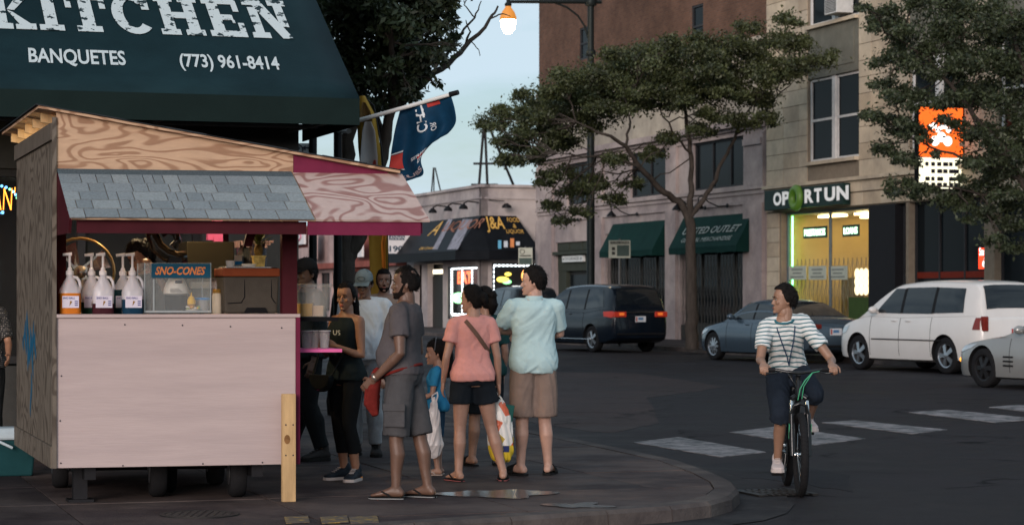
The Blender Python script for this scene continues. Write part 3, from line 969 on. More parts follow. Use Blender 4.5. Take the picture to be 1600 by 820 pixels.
# neon words and green tube
m_neon = glow('green_neon', (0.55, 1.0, 0.62), 5.0)
m_neonb = M('neon_backing', (.01, .05, .02), .5)
for (x0, x1, y0, y1, wd) in ((1239, 1271, 369, 358.5, 'PRESTAMOS'), (1300, 1321, 366, 355.5, 'LOANS')):
    q0, q1 = sorted((fs(x0), fs(x1)))
    ns = MB().fbox(FF, q0 - .1, q1 + .1, fz(x0, y0) - .07, fz(x0, y1) + .07, -.40, -.38).build('neon_sign', m_neonb, cb_)
    text(wd, FF(q1, fz(x0, y0), 0), SA, Z3, SN, q1 - q0, fz(x0, y1) - fz(x0, y0), m_neon, parent=ns, out=-.37, bold=.03)
mb = MB(); mb.tube([FF(sh1[1] - .1, .9, -.36), FF(sh1[1] - .1, 3.85, -.36)], .02, 6)
mb.build('green_tube', glow('green_tube_light', (.15, 1.0, .3), 9.0), cb_)
mb = MB(); mb.tube([FF(fs(1322), fz(1330, 361), -1.0), FF(fs(1357), fz(1340, 364), -1.0)], .05, 6)
mb.build('tube_light', glow('white_tube_light', (1, .95, .8), 6.0), cb_)
# fascia sign
q0, q1 = sorted((fs(1208), fs(1332)))
zz0, zz1 = 4.02, 4.62
sign = MB().fbox(FF, q0, q1, zz0, zz1, .06, .30).build('fascia_sign', M('sign_dark_green', (.012, .03, .026), .4), cb_, bev=.02)
m_ltr = glow('sign_letter_white', (1, 1, 1), 0.10, (.75, .75, .72))
xs_ = {'O': (1209, 1222), 'P': (1223, 1235), 'R': (1258, 1272), 'T': (1273, 1285), 'U': (1289, 1306), 'N': (1308, 1327)}
for ch, (x0, x1) in xs_.items():
    b0_, b1_ = fs(x0, FW - .3), fs(x1, FW - .3)
    text(ch, FF(b0_, zz0 + .12, 0), SA, Z3, SN, abs(b1_ - b0_), zz1 - zz0 - .2, m_ltr, name='letter', parent=sign, out=.32, bold=.045)
ringc = FF(fs(1246, FW - .3), (zz0 + zz1) / 2, .34)
mb = MB()
ring = [ringc + SA * math.cos(t) * .27 + Z3 * math.sin(t) * .27 for t in [2 * math.pi * k / 24 for k in range(24)]]
mb.tube(ring, .12, 8, closed=True)
mb.build('green_ring_letter', glow('ring_green', (.15, .5, .02), .04, (.06, .12, .015)), sign, smooth=60)
# second shop, dark with red strip and small red lit sign
window(FF, sh2[0], sh2[1], .9, 3.95, cb_, m_dframe, sash=False, mull=2, depth=-.3)
MB().fbox(FF, sh2[0], sh2[1], -.02, .9, -.34, -.06).build('stall_riser', m_shop, cb_)
m_redst = M('red_strip', (.16, .022, .012), .6)
MB().fbox(FF, sh2[0] + .1, sh2[1] - .1, fz(1480, 434), fz(1480, 424), -.25, -.235).build('red_strip', m_redst, cb_)
q0, q1 = sorted((fs(1519), fs(1537)))
rs = MB().fbox(FF, q0, q1, fz(1528, 420), fz(1528, 387), -.24, -.18).build('red_sign', glow('red_lit_sign', (1, .06, .012), 1.0, (.5, .03, .01)), cb_)
text('StateF', FF(q1 - .05, fz(1528, 399), 0), SA, Z3, SN, q1 - q0 - .1, .2, glow('sign_white_glow', (1, .95, .9), 1.1, (.8, .8, .8)), parent=rs, out=-.17, bold=.02)
mb = MB()
for dx_, dz_ in ((-.08, 0), (.08, 0), (0, .13)):
    mb.lathe(FF((q0 + q1) / 2 - .08 + dx_, fz(1528, 412) + dz_, -.178), [(.0001, 0), (.085, 0), (.08, .008)], 14, axis=SN)
mb.build('emblem', MATS['sign_white_glow'], rs)
window(FF, sh3[0], sh3[1], .3, 3.8, cb_, m_dframe, sash=False, mull=2, depth=-.3)
MB().fbox(FF, s_a, r0 - .12, -.02, 14.9, -9, -.34).build('core', m_black, cb_)
MB().fbox(FF, r0 - .12, s_b, 3.97, 14.9, -9, -.34).build('core', m_black, cb_)
MB().fbox(FF, r0 - .12, s_b, -.02, 3.97, -9, -4.7).build('core', m_black, cb_)
# lit blade sign sticking out over the pavement
bs_s = fs(1452, FW - .9)
bl = thing('blade_sign', 'lit orange and white shop sign projecting among the leaves', 'sign', FF(bs_s, 4.2, .2))
BF = lambda a, z, t: S(FW - a, bs_s + t, z)     # a = out from wall, t = thickness along the street
wL = .25; 
def bpx(x):                                     # out distance of pixel column in the blade plane
    k = (x - 800) / FPX
    # point S(w, bs_s): x/y = k
    w_ = bs_s * (k * UY - UX) / (WX - k * WY)
    return FW - w_
o0, o1 = sorted((bpx(1431), bpx(1503)))
dB = S(FW - (o0 + o1) / 2, bs_s).y
zz = lambda y: CAM_H + (HZ - y) * dB / FPX
MB().fbox(BF, o0, o1, zz(299), zz(165), -.09, .09).build('frame', m_black, bl, bev=.01)
m_or = glow('orange_panel', (1, .13, .012), .85, (.5, .1, .02))
m_wp = glow('pale_panel', (1, .93, .68), .8, (.7, .68, .5))
op_ = MB().fbox(BF, o0 + .04, o1 - .04, zz(246), zz(169), -.12, -.091).build('orange_panel', m_or, bl)
wp_ = MB().fbox(BF, o0 + .04, o1 - .04, zz(295), zz(247), -.12, -.091).build('white_panel', m_wp, bl)
mwg = MATS['sign_white_glow']
for k in range(7):
    cc = o1 - .35 - k * (o1 - o0 - .7) / 6
    MB().lathe(BF(cc, zz(200) + .06 * math.sin(k * 2.2), -.125), [(.0001, 0), (.075, 0), (.06, .01)], 10, axis=-U3).build('print_mark', mwg, op_)
for k in range(3):
    cc = (o0 + o1) / 2 + (k - 1) * .18
    MB().lathe(BF(cc, zz(221) + (.1 if k == 1 else 0), -.125), [(.0001, 0), (.13, 0), (.11, .01)], 12, axis=-U3).build('print_mark', mwg, op_)
for r_, y in enumerate((257, 268, 280, 289)):
    for k in range(6):
        if random.random() < .85:
            c_ = o1 - .2 - k * (o1 - o0 - .3) / 6
            MB().fbox(BF, c_ - random.uniform(.09, .17), c_, zz(y) - .05, zz(y) + .05, -.126, -.121).build('print_mark', m_ink, wp_)
MB().fbox(BF, 0.0, o0, zz(180), zz(176), -.03, .03).build('bracket', m_lamp, bl)
MB().fbox(BF, 0.0, o0, zz(290), zz(286), -.03, .03).build('bracket', m_lamp, bl)

# ---------------------------------------------------------- corner liquor shop
s_c = fs(752); s_e = fs(636)
JZ = 6.1
m_ja = M('pale_plaster', (0.42, 0.37, 0.35), .85, var=.14, vs=1.2, bump=.35, bs=14, dirt=.35)
ja = thing('corner_liquor_shop', 'low pale plaster corner shop with black wrap awning and lit windows', 'building', S(FW, s_c, 0))
JS = lambda a, z, o: S(FW + a, s_c - o, z)       # side wall facing the camera: a to the right, o towards the camera
jd = sorted((fs(692), fs(668))); jw = sorted((fs(698.5), fs(746)))
mb = MB(); wall_open(mb, FF, s_c, s_e, -.02, JZ, [(jd[0], jd[1], -1, 2.9), (jw[0], jw[1], .4, 2.75), (jd[1] + 1.0, s_e - 1.2, -1, 2.9)], -.3, 0)
def jpx(x):
    k = (x - 800) / FPX
    return s_c * (k * UY - UX) / (WX - k * WY) - FW
sw0, sw1 = jpx(769), jpx(846)
mb2 = MB(); wall_open(mb2, JS, .0, 11, -.02, JZ, [(sw0, sw1, 1.3, 2.85)], -.3, .0)
mb.build('wall', m_ja, ja); mb2.build('wall', m_ja, ja)
MB().fbox(FF, s_c + .32, s_e, -.02, JZ - .3, -11, -.6).build('core', m_black, ja)
for F_, a0_, a1_ in ((FF, s_c - .12, s_e), (JS, .121, 11)):
    MB().fbox(F_, a0_, a1_, JZ, JZ + .12, -.35, .12).build('coping', m_ja, ja)
    MB().fbox(F_, a0_, a1_, JZ - .5, JZ - .42, .001, .05).build('moulding', m_ja, ja)
m_room = M('liquor_room', (.05, .05, .05), .7)
MB().fbox(JS, .35, 9, -.02, 3.4, -.58, -.55).build('window_back', m_room, ja)
MB().fbox(FF, s_c + .31, s_e, -.02, 3.4, -.58, -.55).build('window_back', m_room, ja)
m_led = glow('white_led', (.85, .95, 1.0), 7.0)
def led_border(F, a0, a1, z0, z1, o, n1, n2, extra=()):
    mb = MB()
    a0, a1 = min(a0, a1), max(a0, a1)
    def row(p, q, n, horiz):
        for k in range(n):
            t = (k + .5) / n
            a = p[0] + (q[0] - p[0]) * t; z = p[1] + (q[1] - p[1]) * t
            w_, h_ = (((a1 - a0) / n1) * .32, .045) if horiz else (.045, (z1 - z0) / n2 * .3)
            mb.fbox(F, a - w_, a + w_, z - h_, z + h_, o, o + .03)
    row((a0, z1), (a1, z1), n1, True); row((a0, z0), (a1, z0), n1, True)
    row((a0, z0), (a0, z1), n2, False); row((a1, z0), (a1, z1), n2, False)
    for e in extra: row((e, z0), (e, z1), n2, False)
    return mb.build('led_border', m_led, ja)
led_border(FF, jw[0] + .12, jw[1] - .12, .6, 2.68, -.2, 9, 16, (jw[0] + (jw[1] - jw[0]) * .30, jw[0] + (jw[1] - jw[0]) * .62))
led_border(JS, sw0 + .1, sw1 - .1, 1.38, 2.76, -.2, 11, 7)
window(FF, jw[0], jw[1], .4, 2.75, ja, m_dframe, sash=False, mull=0, depth=-.12, glassm=m_glass_c)
window(JS, sw0, sw1, 1.3, 2.85, ja, m_dframe, sash=False, mull=0, depth=-.12, glassm=m_glass_c)
m_rneon = glow('red_neon', (1, .12, .03), 3.0)
m_gneon = glow('green_neon_j', (.3, 1, .35), 2.5); m_bneon = glow('blue_neon', (.12, .5, 1), 3.0); m_yneon = glow('yellow_neon', (1, .75, .1), 2.5); m_oneon = glow('orange_neon', (1, .4, .1), 2.5)
text('EAT', FF(jw[1] - .8, 1.98, 0), SA, Z3, SN, 2.2, .55, m_rneon, name='neon_word', parent=ja, out=-.25, bold=.05)
mb = MB(); mb.ell(FF(jw[1] - 1.0, 1.35, -.25), (.3, .3, .25)); mb.build('neon_emblem', m_gneon, ja)
ring = [FF(jw[0] + 1.4 + math.cos(t) * .38, 1.4 + math.sin(t) * .22, -.25) for t in [.6 + 5.0 * k / 18 for k in range(19)]]
MB().tube(ring, .05, 6).build('neon_emblem', m_bneon, ja)
# side window pictures
mb = MB(); mb.ell(JS(sw0 + .55, 2.15, -.26), (.28, .05, .12)); mb.ell(JS(sw0 + .8, 2.38, -.26), (.15, .05, .08)); mb.build('neon_emblem', m_yneon, ja)
mb = MB(); mb.ell(JS(sw0 + .75, 2.05, -.27), (.2, .05, .1)); mb.build('neon_emblem', m_gneon, ja)
mb = MB(); mb.ell(JS(sw0 + 1.55, 2.3, -.26), (.14, .05, .26)); mb.build('neon_emblem', m_oneon, ja)
mb = MB(); mb.ell(JS(sw0 + 1.75, 2.15, -.26), (.07, .05, .28)); mb.build('neon_emblem', m_bneon, ja)
MB().fbox(JS, sw0 + 1.0, sw0 + 2.4, 1.80, 1.87, -.27, -.25).build('neon_bar', glow('white_neon', (1, 1, 1), 3.0), ja)
MB().fbox(JS, sw0 + 1.2, sw0 + 2.3, 1.62, 1.67, -.27, -.25).build('neon_bar', m_rneon, ja)
# door and small lit transom
MB().fbox(FF, jd[0], jd[1], 0, 2.35, -.3, -.25).build('door', m_shop, ja)
MB().fbox(FF, jd[0] + .2, jd[1] - .2, 2.45, 2.65, -.3, -.2).build('transom_light', glow('transom_glow', (1, .85, .6), 1.6), ja)
# wrap awning
m_ablk = M('black_canvas', (.007, .008, .010), .5, var=.3, vs=2, bump=.1, bs=20)
oz, zt_, zb_, zv_ = 1.15, 4.87, 3.36, 2.98
mb = MB()
sl = s_e - 1.2
T0, T1, T2 = FF(sl, zt_, .02), FF(s_c, zt_, .02) - U3 * .02, JS(jpx(806), zt_, .02)
B0, B1, B2, B3 = FF(sl + .8, zb_, oz), FF(s_c, zb_, oz), JS(0, zb_, oz), JS(jpx(806) + .75, zb_, oz)
dv = Vector((0, 0, zv_ - zb_))
mb.add([T0, T1, T2, B0, B1, B2, B3], [(0, 1, 4, 3), (1, 5, 4), (1, 2, 6, 5)])
mb.add([B0, B1, B2, B3, B0 + dv, B1 + dv, B2 + dv, B3 + dv], [(0, 1, 5, 4), (1, 2, 6, 5), (2, 3, 7, 6)])
jaw = mb.build('awning', m_ablk, ja)
md = jaw.modifiers.new('cloth', 'SOLIDIFY'); md.thickness = .015
m_gold = M('gold_lettering', (.62, .36, .09), .5, var=.15)
up2 = (T2 - JS(jpx(806), zb_, oz)).normalized(); n2 = W3.cross(up2).normalized()
if n2.y > 0: n2 = -n2
text_px('J&A', B2, W3, up2, n2, 762, 364, 791, 25, m_gold, jaw, bold=.015, out=.03)
text_px('FOOD', B2, W3, up2, n2, 793, 347.5, 812, 7, m_gold, jaw, out=.03)
text_px('&', B2, W3, up2, n2, 802, 356.5, 807, 6, m_gold, jaw, out=.03)
text_px('LIQUOR', B2, W3, up2, n2, 792, 366, 819, 7, m_gold, jaw, out=.03)
mb = MB()
def awq(x0, y0, x1, y1, mat_, nm):
    c_ = [hit(x, y, B2, n2) + n2 * .03 for x, y in ((x0, y1), (x1, y1), (x1, y0), (x0, y0))]
    return MB().add(c_, [(0, 1, 2, 3)]).build(nm, mat_, jaw)
awq(778, 376, 783, 389, M('print_blue', (.12, .35, .5), .5), 'print_glass'); awq(787, 377, 793, 387, M('print_pale', (.5, .52, .55), .5), 'print_glass')
awq(797, 373, 803, 387, M('print_orange', (.6, .22, .08), .5), 'print_glass'); awq(806, 378, 812, 384, MATS['print_pale'], 'print_glass')
up1 = (T1 - FF(s_c, zb_, oz)); up1 = (up1 - U3 * up1.dot(U3)).normalized(); n1 = U3.cross(up1).normalized()
if n1.dot(SN) < 0: n1 = -n1
for x0, x1, x2, x3 in ((699, 716, 739, 724), (676, 684, 708, 701)):
    c_ = [hit(x, y, B1, n1) + n1 * .024 for x, y in ((x0, 390), (x1, 390), (x2, 343), (x3, 343))]
    MB().add(c_, [(0, 1, 2, 3)]).build('print_stripe', M('stripe_pale', (.22, .21, .24), .5, var=.5, vs=3), jaw)
m_fo = M('faded_orange_lettering', (.30, .12, .07), .6, var=.4, vs=4)
text_px('A', B1, SA, up1, n1, 668, 369, 680, 20, m_gold, jaw, shear=.2, out=.03)
text_px('LIQUOR', B1, SA, up1, n1, 688, 365, 744, 16, m_fo, jaw, shear=.15, out=.03)
text_px('Old Grocer', B1, SA, up1, n1, 655, 391, 677, 4, m_gold, jaw, shear=.2, out=.03)
# wall lamps over the awning
for px in (676, 700, 724):
    s = fs(px, FW - .7); mb = MB()
    mb.tube([FF(s, 5.45, .0), FF(s, 5.5, .5), FF(s, 5.4, .7)], .03, 6); mb.lathe(FF(s, 5.16, .7), [(.2, 0), (.18, .1), (.06, .22)], 10)
    mb.build('wall_lamp', m_lamp, ja, smooth=40)
mb = MB(); mb.tube([JS(.3, 5.55, .05), JS(jpx(785), 5.5, .3)], .02, 5); mb.lathe(JS(jpx(786), 5.2, .5), [(.22, 0), (.2, .1), (.06, .2)], 10); mb.build('wall_lamp', m_lamp, ja, smooth=40)
mb = MB(); mb.tube([FF(s_e - 1, 5.62, .03), FF(s_c, 5.62, .03)], .025, 5); mb.build('conduit', m_lamp, ja)
# roof frames against the sky
def mast(label, px, pytop, d, legs, bar):
    base = P(px, 292, d); t = thing('roof_mast', label, 'mast', (base.x, base.y, JZ + .12))
    top = P(px, pytop, d)
    for (dx, dyv, r) in legs:
        b_ = Vector((base.x + dx, base.y + dyv, JZ - .2))
        MB().tube([b_, top + Vector((dx * .12, 0, 0))], r, 6).build('leg', m_lamp, t)
    for f_, w_ in bar:
        z = JZ + (top.z - JZ) * f_
        MB().tube([Vector((base.x - w_, base.y, z)), Vector((base.x + w_, base.y, z))], .05, 6).build('brace', m_lamp, t)
dM = 100
mast('dark steel tripod frame on the liquor shop roof', 757, 196, dM, [(-.28, 0, .06), (.15, 0, .06), (1.5, .4, .06)], [(.42, .5), (.1, .6)])
mast('small thin antenna on the roof left of the tripod frame', 678, 262, 112, [(-.18, 0, .035), (0, 0, .03), (.5, .2, .035)], [(.2, .2)])

# ---------------------------------------------------------- shops farther down the street
s0 = s_e + .05
m_red = M('red_brown_paint', (.22, .07, .055), .7, var=.2, vs=1); m_pan = M('pale_pink_panel', (.42, .31, .29), .7, var=.15, vs=1.5, dirt=.3)
def far_shop(label, s0, s1, z1, mw, extra):
    t = thing('far_shop', label, 'building', S(FW, (s0 + s1) / 2, 0), group='shops farther down the street')
    ops_ = []
    n = max(2, int((s1 - s0) / 4))
    mb = MB(); L = (s1 - s0) / n
    ops_ = [(s0 + k * L + .3, s0 + (k + 1) * L - .3, .6, 2.7) for k in range(n)]
    wall_open(mb, FF, s0 + .02, s1 - .02, -.02, z1, ops_, -.4, 0); mb.build('wall', mw, t)
    for q in ops_:
        window(FF, *q, t, m_dframe, sash=False, mull=1, depth=-.3)
    MB().fbox(FF, s0 + .02, s1 - .02, -.02, z1 - .1, -10, -.42).build('core', m_black, t)
    MB().fbox(FF, s0 + .02, s1 - .02, z1, z1 + .2, -.4, .15).build('coping', m_lamp if extra else mw, t)
    MB().fbox(FF, s0 + .02, s1 - .02, 2.9, 3.2, .001, .5).build('canopy', m_red, t)
    return t
sp = [s0, fs(585), fs(540), fs(495), fs(440), fs(380), fs(300)]
labs = ['grey brick shop with the white 1904 sign', 'red brown shop front behind the near tree trunk', 'pale pink shop with the oval sign seen under the stand roof', 'low red shop seen above the juice tub', 'pink shop farthest along the street', 'last brown shop hidden behind the stand']
hts = [6.0, 5.4, 5.8, 5.2, 5.6, 5.2]
mats_ = [m_ja, m_red, m_pan, m_red, m_pan, m_red]
fshops = [far_shop(labs[k], sp[k], sp[k + 1], hts[k], mats_[k], k == 0) for k in range(6)]
# signs on them
def board(px0, px1, py0, py1, mat, parent, o=.3, name='sign_board', w=FW):
    q0, q1 = sorted((fs(px0), fs(px1)))
    return MB().fbox(FF, q0, q1, fz((px0 + px1) / 2, py1), fz((px0 + px1) / 2, py0), o, o + .12).build(name, mat, parent)
m_wsign = M('white_board', (.62, .6, .6), .5, var=.05)
m_pks = M('pink_print', (.55, .16, .25), .5)
bd = board(459, 493, 362, 383, m_wsign, fshops[3], .55)
q0, q1 = sorted((fs(463), fs(489)))
cz = fz(476, 371); hw_ = (q1 - q0) / 2
ell_ = [FF((q0 + q1) / 2 + hw_ * math.cos(t), cz + .3 * math.sin(t), .69) for t in [2 * math.pi * k / 28 for k in range(28)]]
MB().tube(ell_, .05, 6, closed=True).build('oval_ring', m_pks, bd)
board(500, 512, 360, 405, m_pan, fshops[2], .55); board(548, 562, 358, 385, m_wsign, fshops[1], .55); board(564, 585, 376, 402, m_wsign, fshops[0], .55)
board(444, 451, 362, 405, m_wsign, fshops[3], .55); board(455, 510, 388, 404, m_pan, fshops[2], .55)
# white 1904 projecting sign
b19 = fs(617, FW - 1.2)
sg = thing('year_sign', 'white projecting board reading 1904 beside the black liquor awning', 'sign', S(FW - .3, b19, 0))
def bpx2(x, s):
    k = (x - 800) / FPX
    return FW - s * (k * UY - UX) / (WX - k * WY)
o0, o1 = sorted((bpx2(604, b19), bpx2(643, b19)))
B2F = lambda a, z, t: S(FW - a, b19 + t, z)
d19 = S(FW - 1, b19).y; zz = lambda y: CAM_H + (HZ - y) * d19 / FPX
MB().fbox(B2F, o0, o1, zz(396), zz(352), -.06, .06).build('board', m_wsign, sg)
m_navy = M('navy_ink', (.02, .05, .08), .6)
text('1904', B2F(o1 - .12, zz(393.5), 0), W3, Z3, -U3, o1 - o0 - .3, zz(384) - zz(393.5), m_navy, parent=sg, out=.07, bold=.03)
MB().fbox(B2F, o0 + .35, o1 - .1, zz(375), zz(367), -.075, -.065).build('print_band', m_navy, sg)
text('ANNAN', B2F(o1 - .15, zz(374), 0), W3, Z3, -U3, (o1 - o0) * .6, zz(368) - zz(374), m_wsign, parent=sg, out=.082)
text('FIST', B2F(o1 - .12, zz(364), 0), W3, Z3, -U3, o1 - o0 - .3, zz(355) - zz(364), m_navy, parent=sg, out=.07, bold=.03)
MB().fbox(B2F, 0, o0, zz(356), zz(354), -.04, .04).build('bracket', m_lamp, sg)
# ================================================================= restaurant with the big dark awning
RU, RW = 21.74, 4.86                   # front wall plane and right corner
RF = lambda a, z, o: S(a, RU - o, z)   # a to the right, o towards the camera
rest = thing('corner_restaurant', 'dark corner restaurant with a large green awning reading KITCHEN', 'building', S(0, RU, 0))
m_rwall = M('dark_plaster', (.05, .05, .048), .85, bump=.2, bs=20)
m_stone = M('blue_grey_stone', (.10, .135, .145), .8, var=.3, vs=5, bump=.6, bs=14)
mb = MB(); wall_open(mb, RF, -9, RW, -.02, 8.5, [(-8, .85, .82, 2.85), (1.6, 3.9, .82, 2.7)], -.3, 0); mb.build('wall', m_rwall, rest)
MB().fbox(RF, -9, RW, -.02, 8.4, -12, -1.5).build('core', m_rwall, rest)
MB().fbox(RF, RW - .3, RW, -.02, 8.4, -1.5, -.301).build('side_wall', m_rwall, rest)
MB().fbox(RF, -9, 1.0, .76, .88, .002, .10).build('sill', M('pale_sill', (.20, .21, .21), .7), rest)
m_room2 = M('restaurant_room', (.02, .022, .02), .8)
for a0_, a1_, z1_ in ((-8, .85, 2.85), (1.6, 3.9, 2.7)):
    w_ = window(RF, a0_, a1_, .84, z1_, rest, m_dframe, sash=False, mull=3 if a1_ < 1 else 1, depth=-.2, glassm=m_glass_c)
    MB().fbox(RF, a0_, a1_, .6, z1_, -1.4, -1.38).build('room_back', m_room2, rest)
# rough stone courses under the sill (only the visible end)
for r_ in range(4):
    a = .9 - (.17 if r_ % 2 else 0)
    while a > -1.7:
        w_ = random.uniform(.3, .5)
        MB().fbox(RF, a - w_ + .006, a - .006, r_ * .188 + .004, (r_ + 1) * .188 - .004, .002, .045 + random.uniform(0, .02)).build('stone', m_stone, rest, bev=.012)
        a -= w_
# neon word and dotted light arc in the window
m_oneo = glow('orange_neon_sign', (1, .30, .03), 3.5)
nz = thing('neon_window_sign', 'orange neon word in the dark window left of the stand', 'sign', RF(-.9, 2.4, -.25))
pN = RF(0, 0, -.25)
text_px("AN'", pN, W3, Z3, -U3, -12, 328, 24, 36, m_oneo, nz, shear=.1, bold=-.01, out=.01)
m_bdot = glow('blue_dot_light', (.15, .5, 1), 3.0); m_gdot = glow('green_dot_light', (.3, 1, .5), 2.0)
for k in range(13):
    t = math.radians(15 + 12 * k)
    c_ = hit(-6 + 34 * math.cos(t), 316 - 26 * math.sin(t), pN, -U3)
    MB().ell(c_, (.014, .014, .014), n=8, m=5).build('bulb', m_bdot if k % 3 else m_gdot, nz)
for k in range(3):
    MB().ell(hit(-8 + 6 * k, 334 - k, pN, -U3), (.016, .016, .016), n=8, m=5).build('bulb', m_bdot, nz)

# ---- awning
AU, AWR, AWL = 19.44, 4.90, -7.0
ZT, ZA, ZV = 4.70, 3.24, 3.01
m_kawn = M('dark_teal_canvas', (.009, .024, .029), .6, var=.2, vs=1.5, bump=.12, bs=60, dirt=.2)
m_kval = M('dark_green_valance', (.008, .016, .015), .7, var=.15, vs=2, bump=.1, bs=40)
mb = MB()
nA, nB = 40, 8
for i in range(nA + 1):
    w_ = AWL + (AWR - AWL) * i / nA
    for j in range(nB + 1):
        t = j / nB
        sag = -.02 * math.sin(math.pi * t) * (0.6 + .4 * math.sin(i * 1.05) ** 2) if 0 < j < nB else 0
        mb.v.append(tuple(S(w_, RU - .02 + (AU - RU + .02) * t, ZT + (ZA - ZT) * t + sag * .6)))
for i in range(nA):
    for j in range(nB):
        b_ = i * (nB + 1) + j
        mb.f.append((b_, b_ + nB + 1, b_ + nB + 2, b_ + 1)); mb.m.append(0)
aw = mb.build('awning', m_kawn, rest, smooth=180)
md = aw.modifiers.new('cloth', 'SOLIDIFY'); md.thickness = .01
mb = MB(); mb.fbox(lambda a, b, c: S(a, b, c), AWL, AWR, AU - .006, AU + .006, ZV, ZA + .006)
mb.fbox(lambda a, b, c: S(a, b, c), AWR - .012, AWR, AU + .008, RU - .03, ZV, ZA - .004)
val = mb.build('valance', m_kval, aw)
side = MB().prism([S(AWR, AU + .01, ZA), S(AWR, RU - .03, ZA), S(AWR, RU - .03, ZT - .02)], S(-.012, 0, 0)).build('awning_side', m_kval, aw)
m_bar = M('awning_frame_steel', (.12, .12, .12), .5, .6)
for k in range(8):
    w_ = AWR - .15 - k * 1.5
    MB().tube([S(w_, AU + .05, ZV + .05), S(w_, RU - .05, ZV + .1)], .018, 6).build('frame_bar', m_bar, aw)
    MB().tube([S(w_, AU + .08, ZA - .03), S(w_, RU - .05, ZT - .06)], .018, 6).build('frame_bar', m_bar, aw)
MB().tube([S(AWL, AU + .06, ZV + .05), S(AWR - .1, AU + .06, ZV + .05)], .02, 6).build('frame_bar', m_bar, aw)
MB().tube([S(AWL, AU + 1.2, ZV + .07), S(AWR - .1, AU + 1.2, ZV + .07)], .02, 6).build('frame_bar', m_bar, aw)
# lettering on the slope
sup = (S(0, RU - .02, ZT) - S(0, AU, ZA)).normalized(); sn = W3.cross(sup).normalized()
if sn.y > 0: sn = -sn
pA = S(AWR, AU, ZA)
m_white = M('pale_lettering', (.50, .55, .55), .6, var=.08, vs=8)
def distressed(name, col, base, th):
    m, n, l, b = nt(name)
    b.inputs['Roughness'].default_value = .6
    tc = n.new('ShaderNodeTexCoord'); t = n.new('ShaderNodeTexNoise'); t.inputs['Scale'].default_value = 11; t.inputs['Detail'].default_value = 4; t.inputs['Roughness'].default_value = .6
    l.new(tc.outputs['Object'], t.inputs['Vector'])
    r = n.new('ShaderNodeValToRGB'); r.color_ramp.elements[0].position = th; r.color_ramp.elements[0].color = (*base, 1); r.color_ramp.elements[1].position = th + .02; r.color_ramp.elements[1].color = (*col, 1)
    l.new(t.outputs['Fac'], r.inputs['Fac']); l.new(r.outputs[0], b.inputs['Base Color'])
    MATS[name] = m
    return m
m_dist = distressed('distressed_white_print', (.50, .56, .56), (.009, .024, .029), .41)
def arc(cx, cy, rx, ry, t0, t1, n=14, th=(.24, .14)):
    a = [(cx + rx * math.cos(t0 + (t1 - t0) * k / n), cy + ry * math.sin(t0 + (t1 - t0) * k / n)) for k in range(n + 1)]
    b = [(cx + (rx - th[0]) * math.cos(t0 + (t1 - t0) * k / n), cy + (ry - th[1]) * math.sin(t0 + (t1 - t0) * k / n)) for k in range(n + 1)]
    return a + b[::-1]
def rc(x0, y0, x1, y1): return [(x0, y0), (x1, y0), (x1, y1), (x0, y1)]
SLAB = {
 'K': (1.0, [rc(.12, .14, .40, .86), rc(0, 0, .52, .14), rc(0, .86, .52, 1), [(.44, .5), (.72, .86), (.98, .86), (.60, .47)], rc(.62, .86, 1.0, 1), [(.56, .42), (.44, .47), (.66, .14), (.93, .14)], rc(.58, 0, 1.05, .14)]),
 'I': (.56, [rc(.14, .14, .43, .86), rc(0, 0, .57, .14), rc(0, .86, .57, 1)]),
 'T': (.95, [rc(.32, .14, .63, .82), rc(.18, 0, .77, .14), rc(0, .82, .95, 1), rc(0, .6, .14, .82), rc(.81, .6, .95, .82)]),
 'C': (.95, [arc(.5, .5, .5, .52, .75, 2 * math.pi - .75, 20, (.27, .16)), rc(.74, .62, .92, .86)]),
 'H': (1.05, [rc(.10, .14, .37, .86), rc(0, 0, .46, .14), rc(0, .86, .46, 1), rc(.68, .14, .95, .86), rc(.59, 0, 1.05, .14), rc(.59, .86, 1.05, 1), rc(.37, .43, .68, .58)]),
 'E': (.88, [rc(.10, .15, .38, .85), rc(0, 0, .88, .15), rc(0, .85, .86, 1), rc(.38, .43, .66, .57), rc(.74, .15, .88, .36), rc(.72, .66, .86, .85), rc(.62, .35, .68, .43)]),
 'N': (1.08, [rc(.10, .14, .32, .80), rc(0, 0, .44, .14), [(0, 1), (0, .86), (.24, .86), (.72, 0), (.98, 0), (.46, 1)], rc(.76, .30, .98, .86), rc(.64, .86, 1.08, 1)]),
}
def slab_word(word, O, ax, ay, an, width, height, mat, parent):
    tot = sum(SLAB[c][0] for c in word) + .13 * (len(word) - 1)
    kx = width / tot
    x = 0
    for c in word:
        mb = MB()
        for i, poly in enumerate(SLAB[c][1]):
            mb.prism([O + ax * ((x + p[0]) * kx) + ay * (p[1] * height) + an * .0115 for p in poly], an * (.001 + .0005 * i))
        mb.build('letter', mat, parent)
        x += SLAB[c][0] + .13
O_ = hit(-14, 46, pA, sn); E_ = hit(466, 64, pA, sn); T_ = hit(466, 6, pA, sn)
slab_word('KITCHEN', O_, W3, sup, sn, (E_ - O_).dot(W3), (T_ - E_).dot(sup), m_dist, aw)
text_px('BANQUETES', pA, W3, sup, sn, 46, 104, 199, 27, m_white, aw, shear=.14, bold=.022, out=.0135)
text_px('(773) 961-8414', pA, W3, sup, sn, 285, 113, 440, 27, m_white, aw, shear=.14, bold=.022, out=.0135)
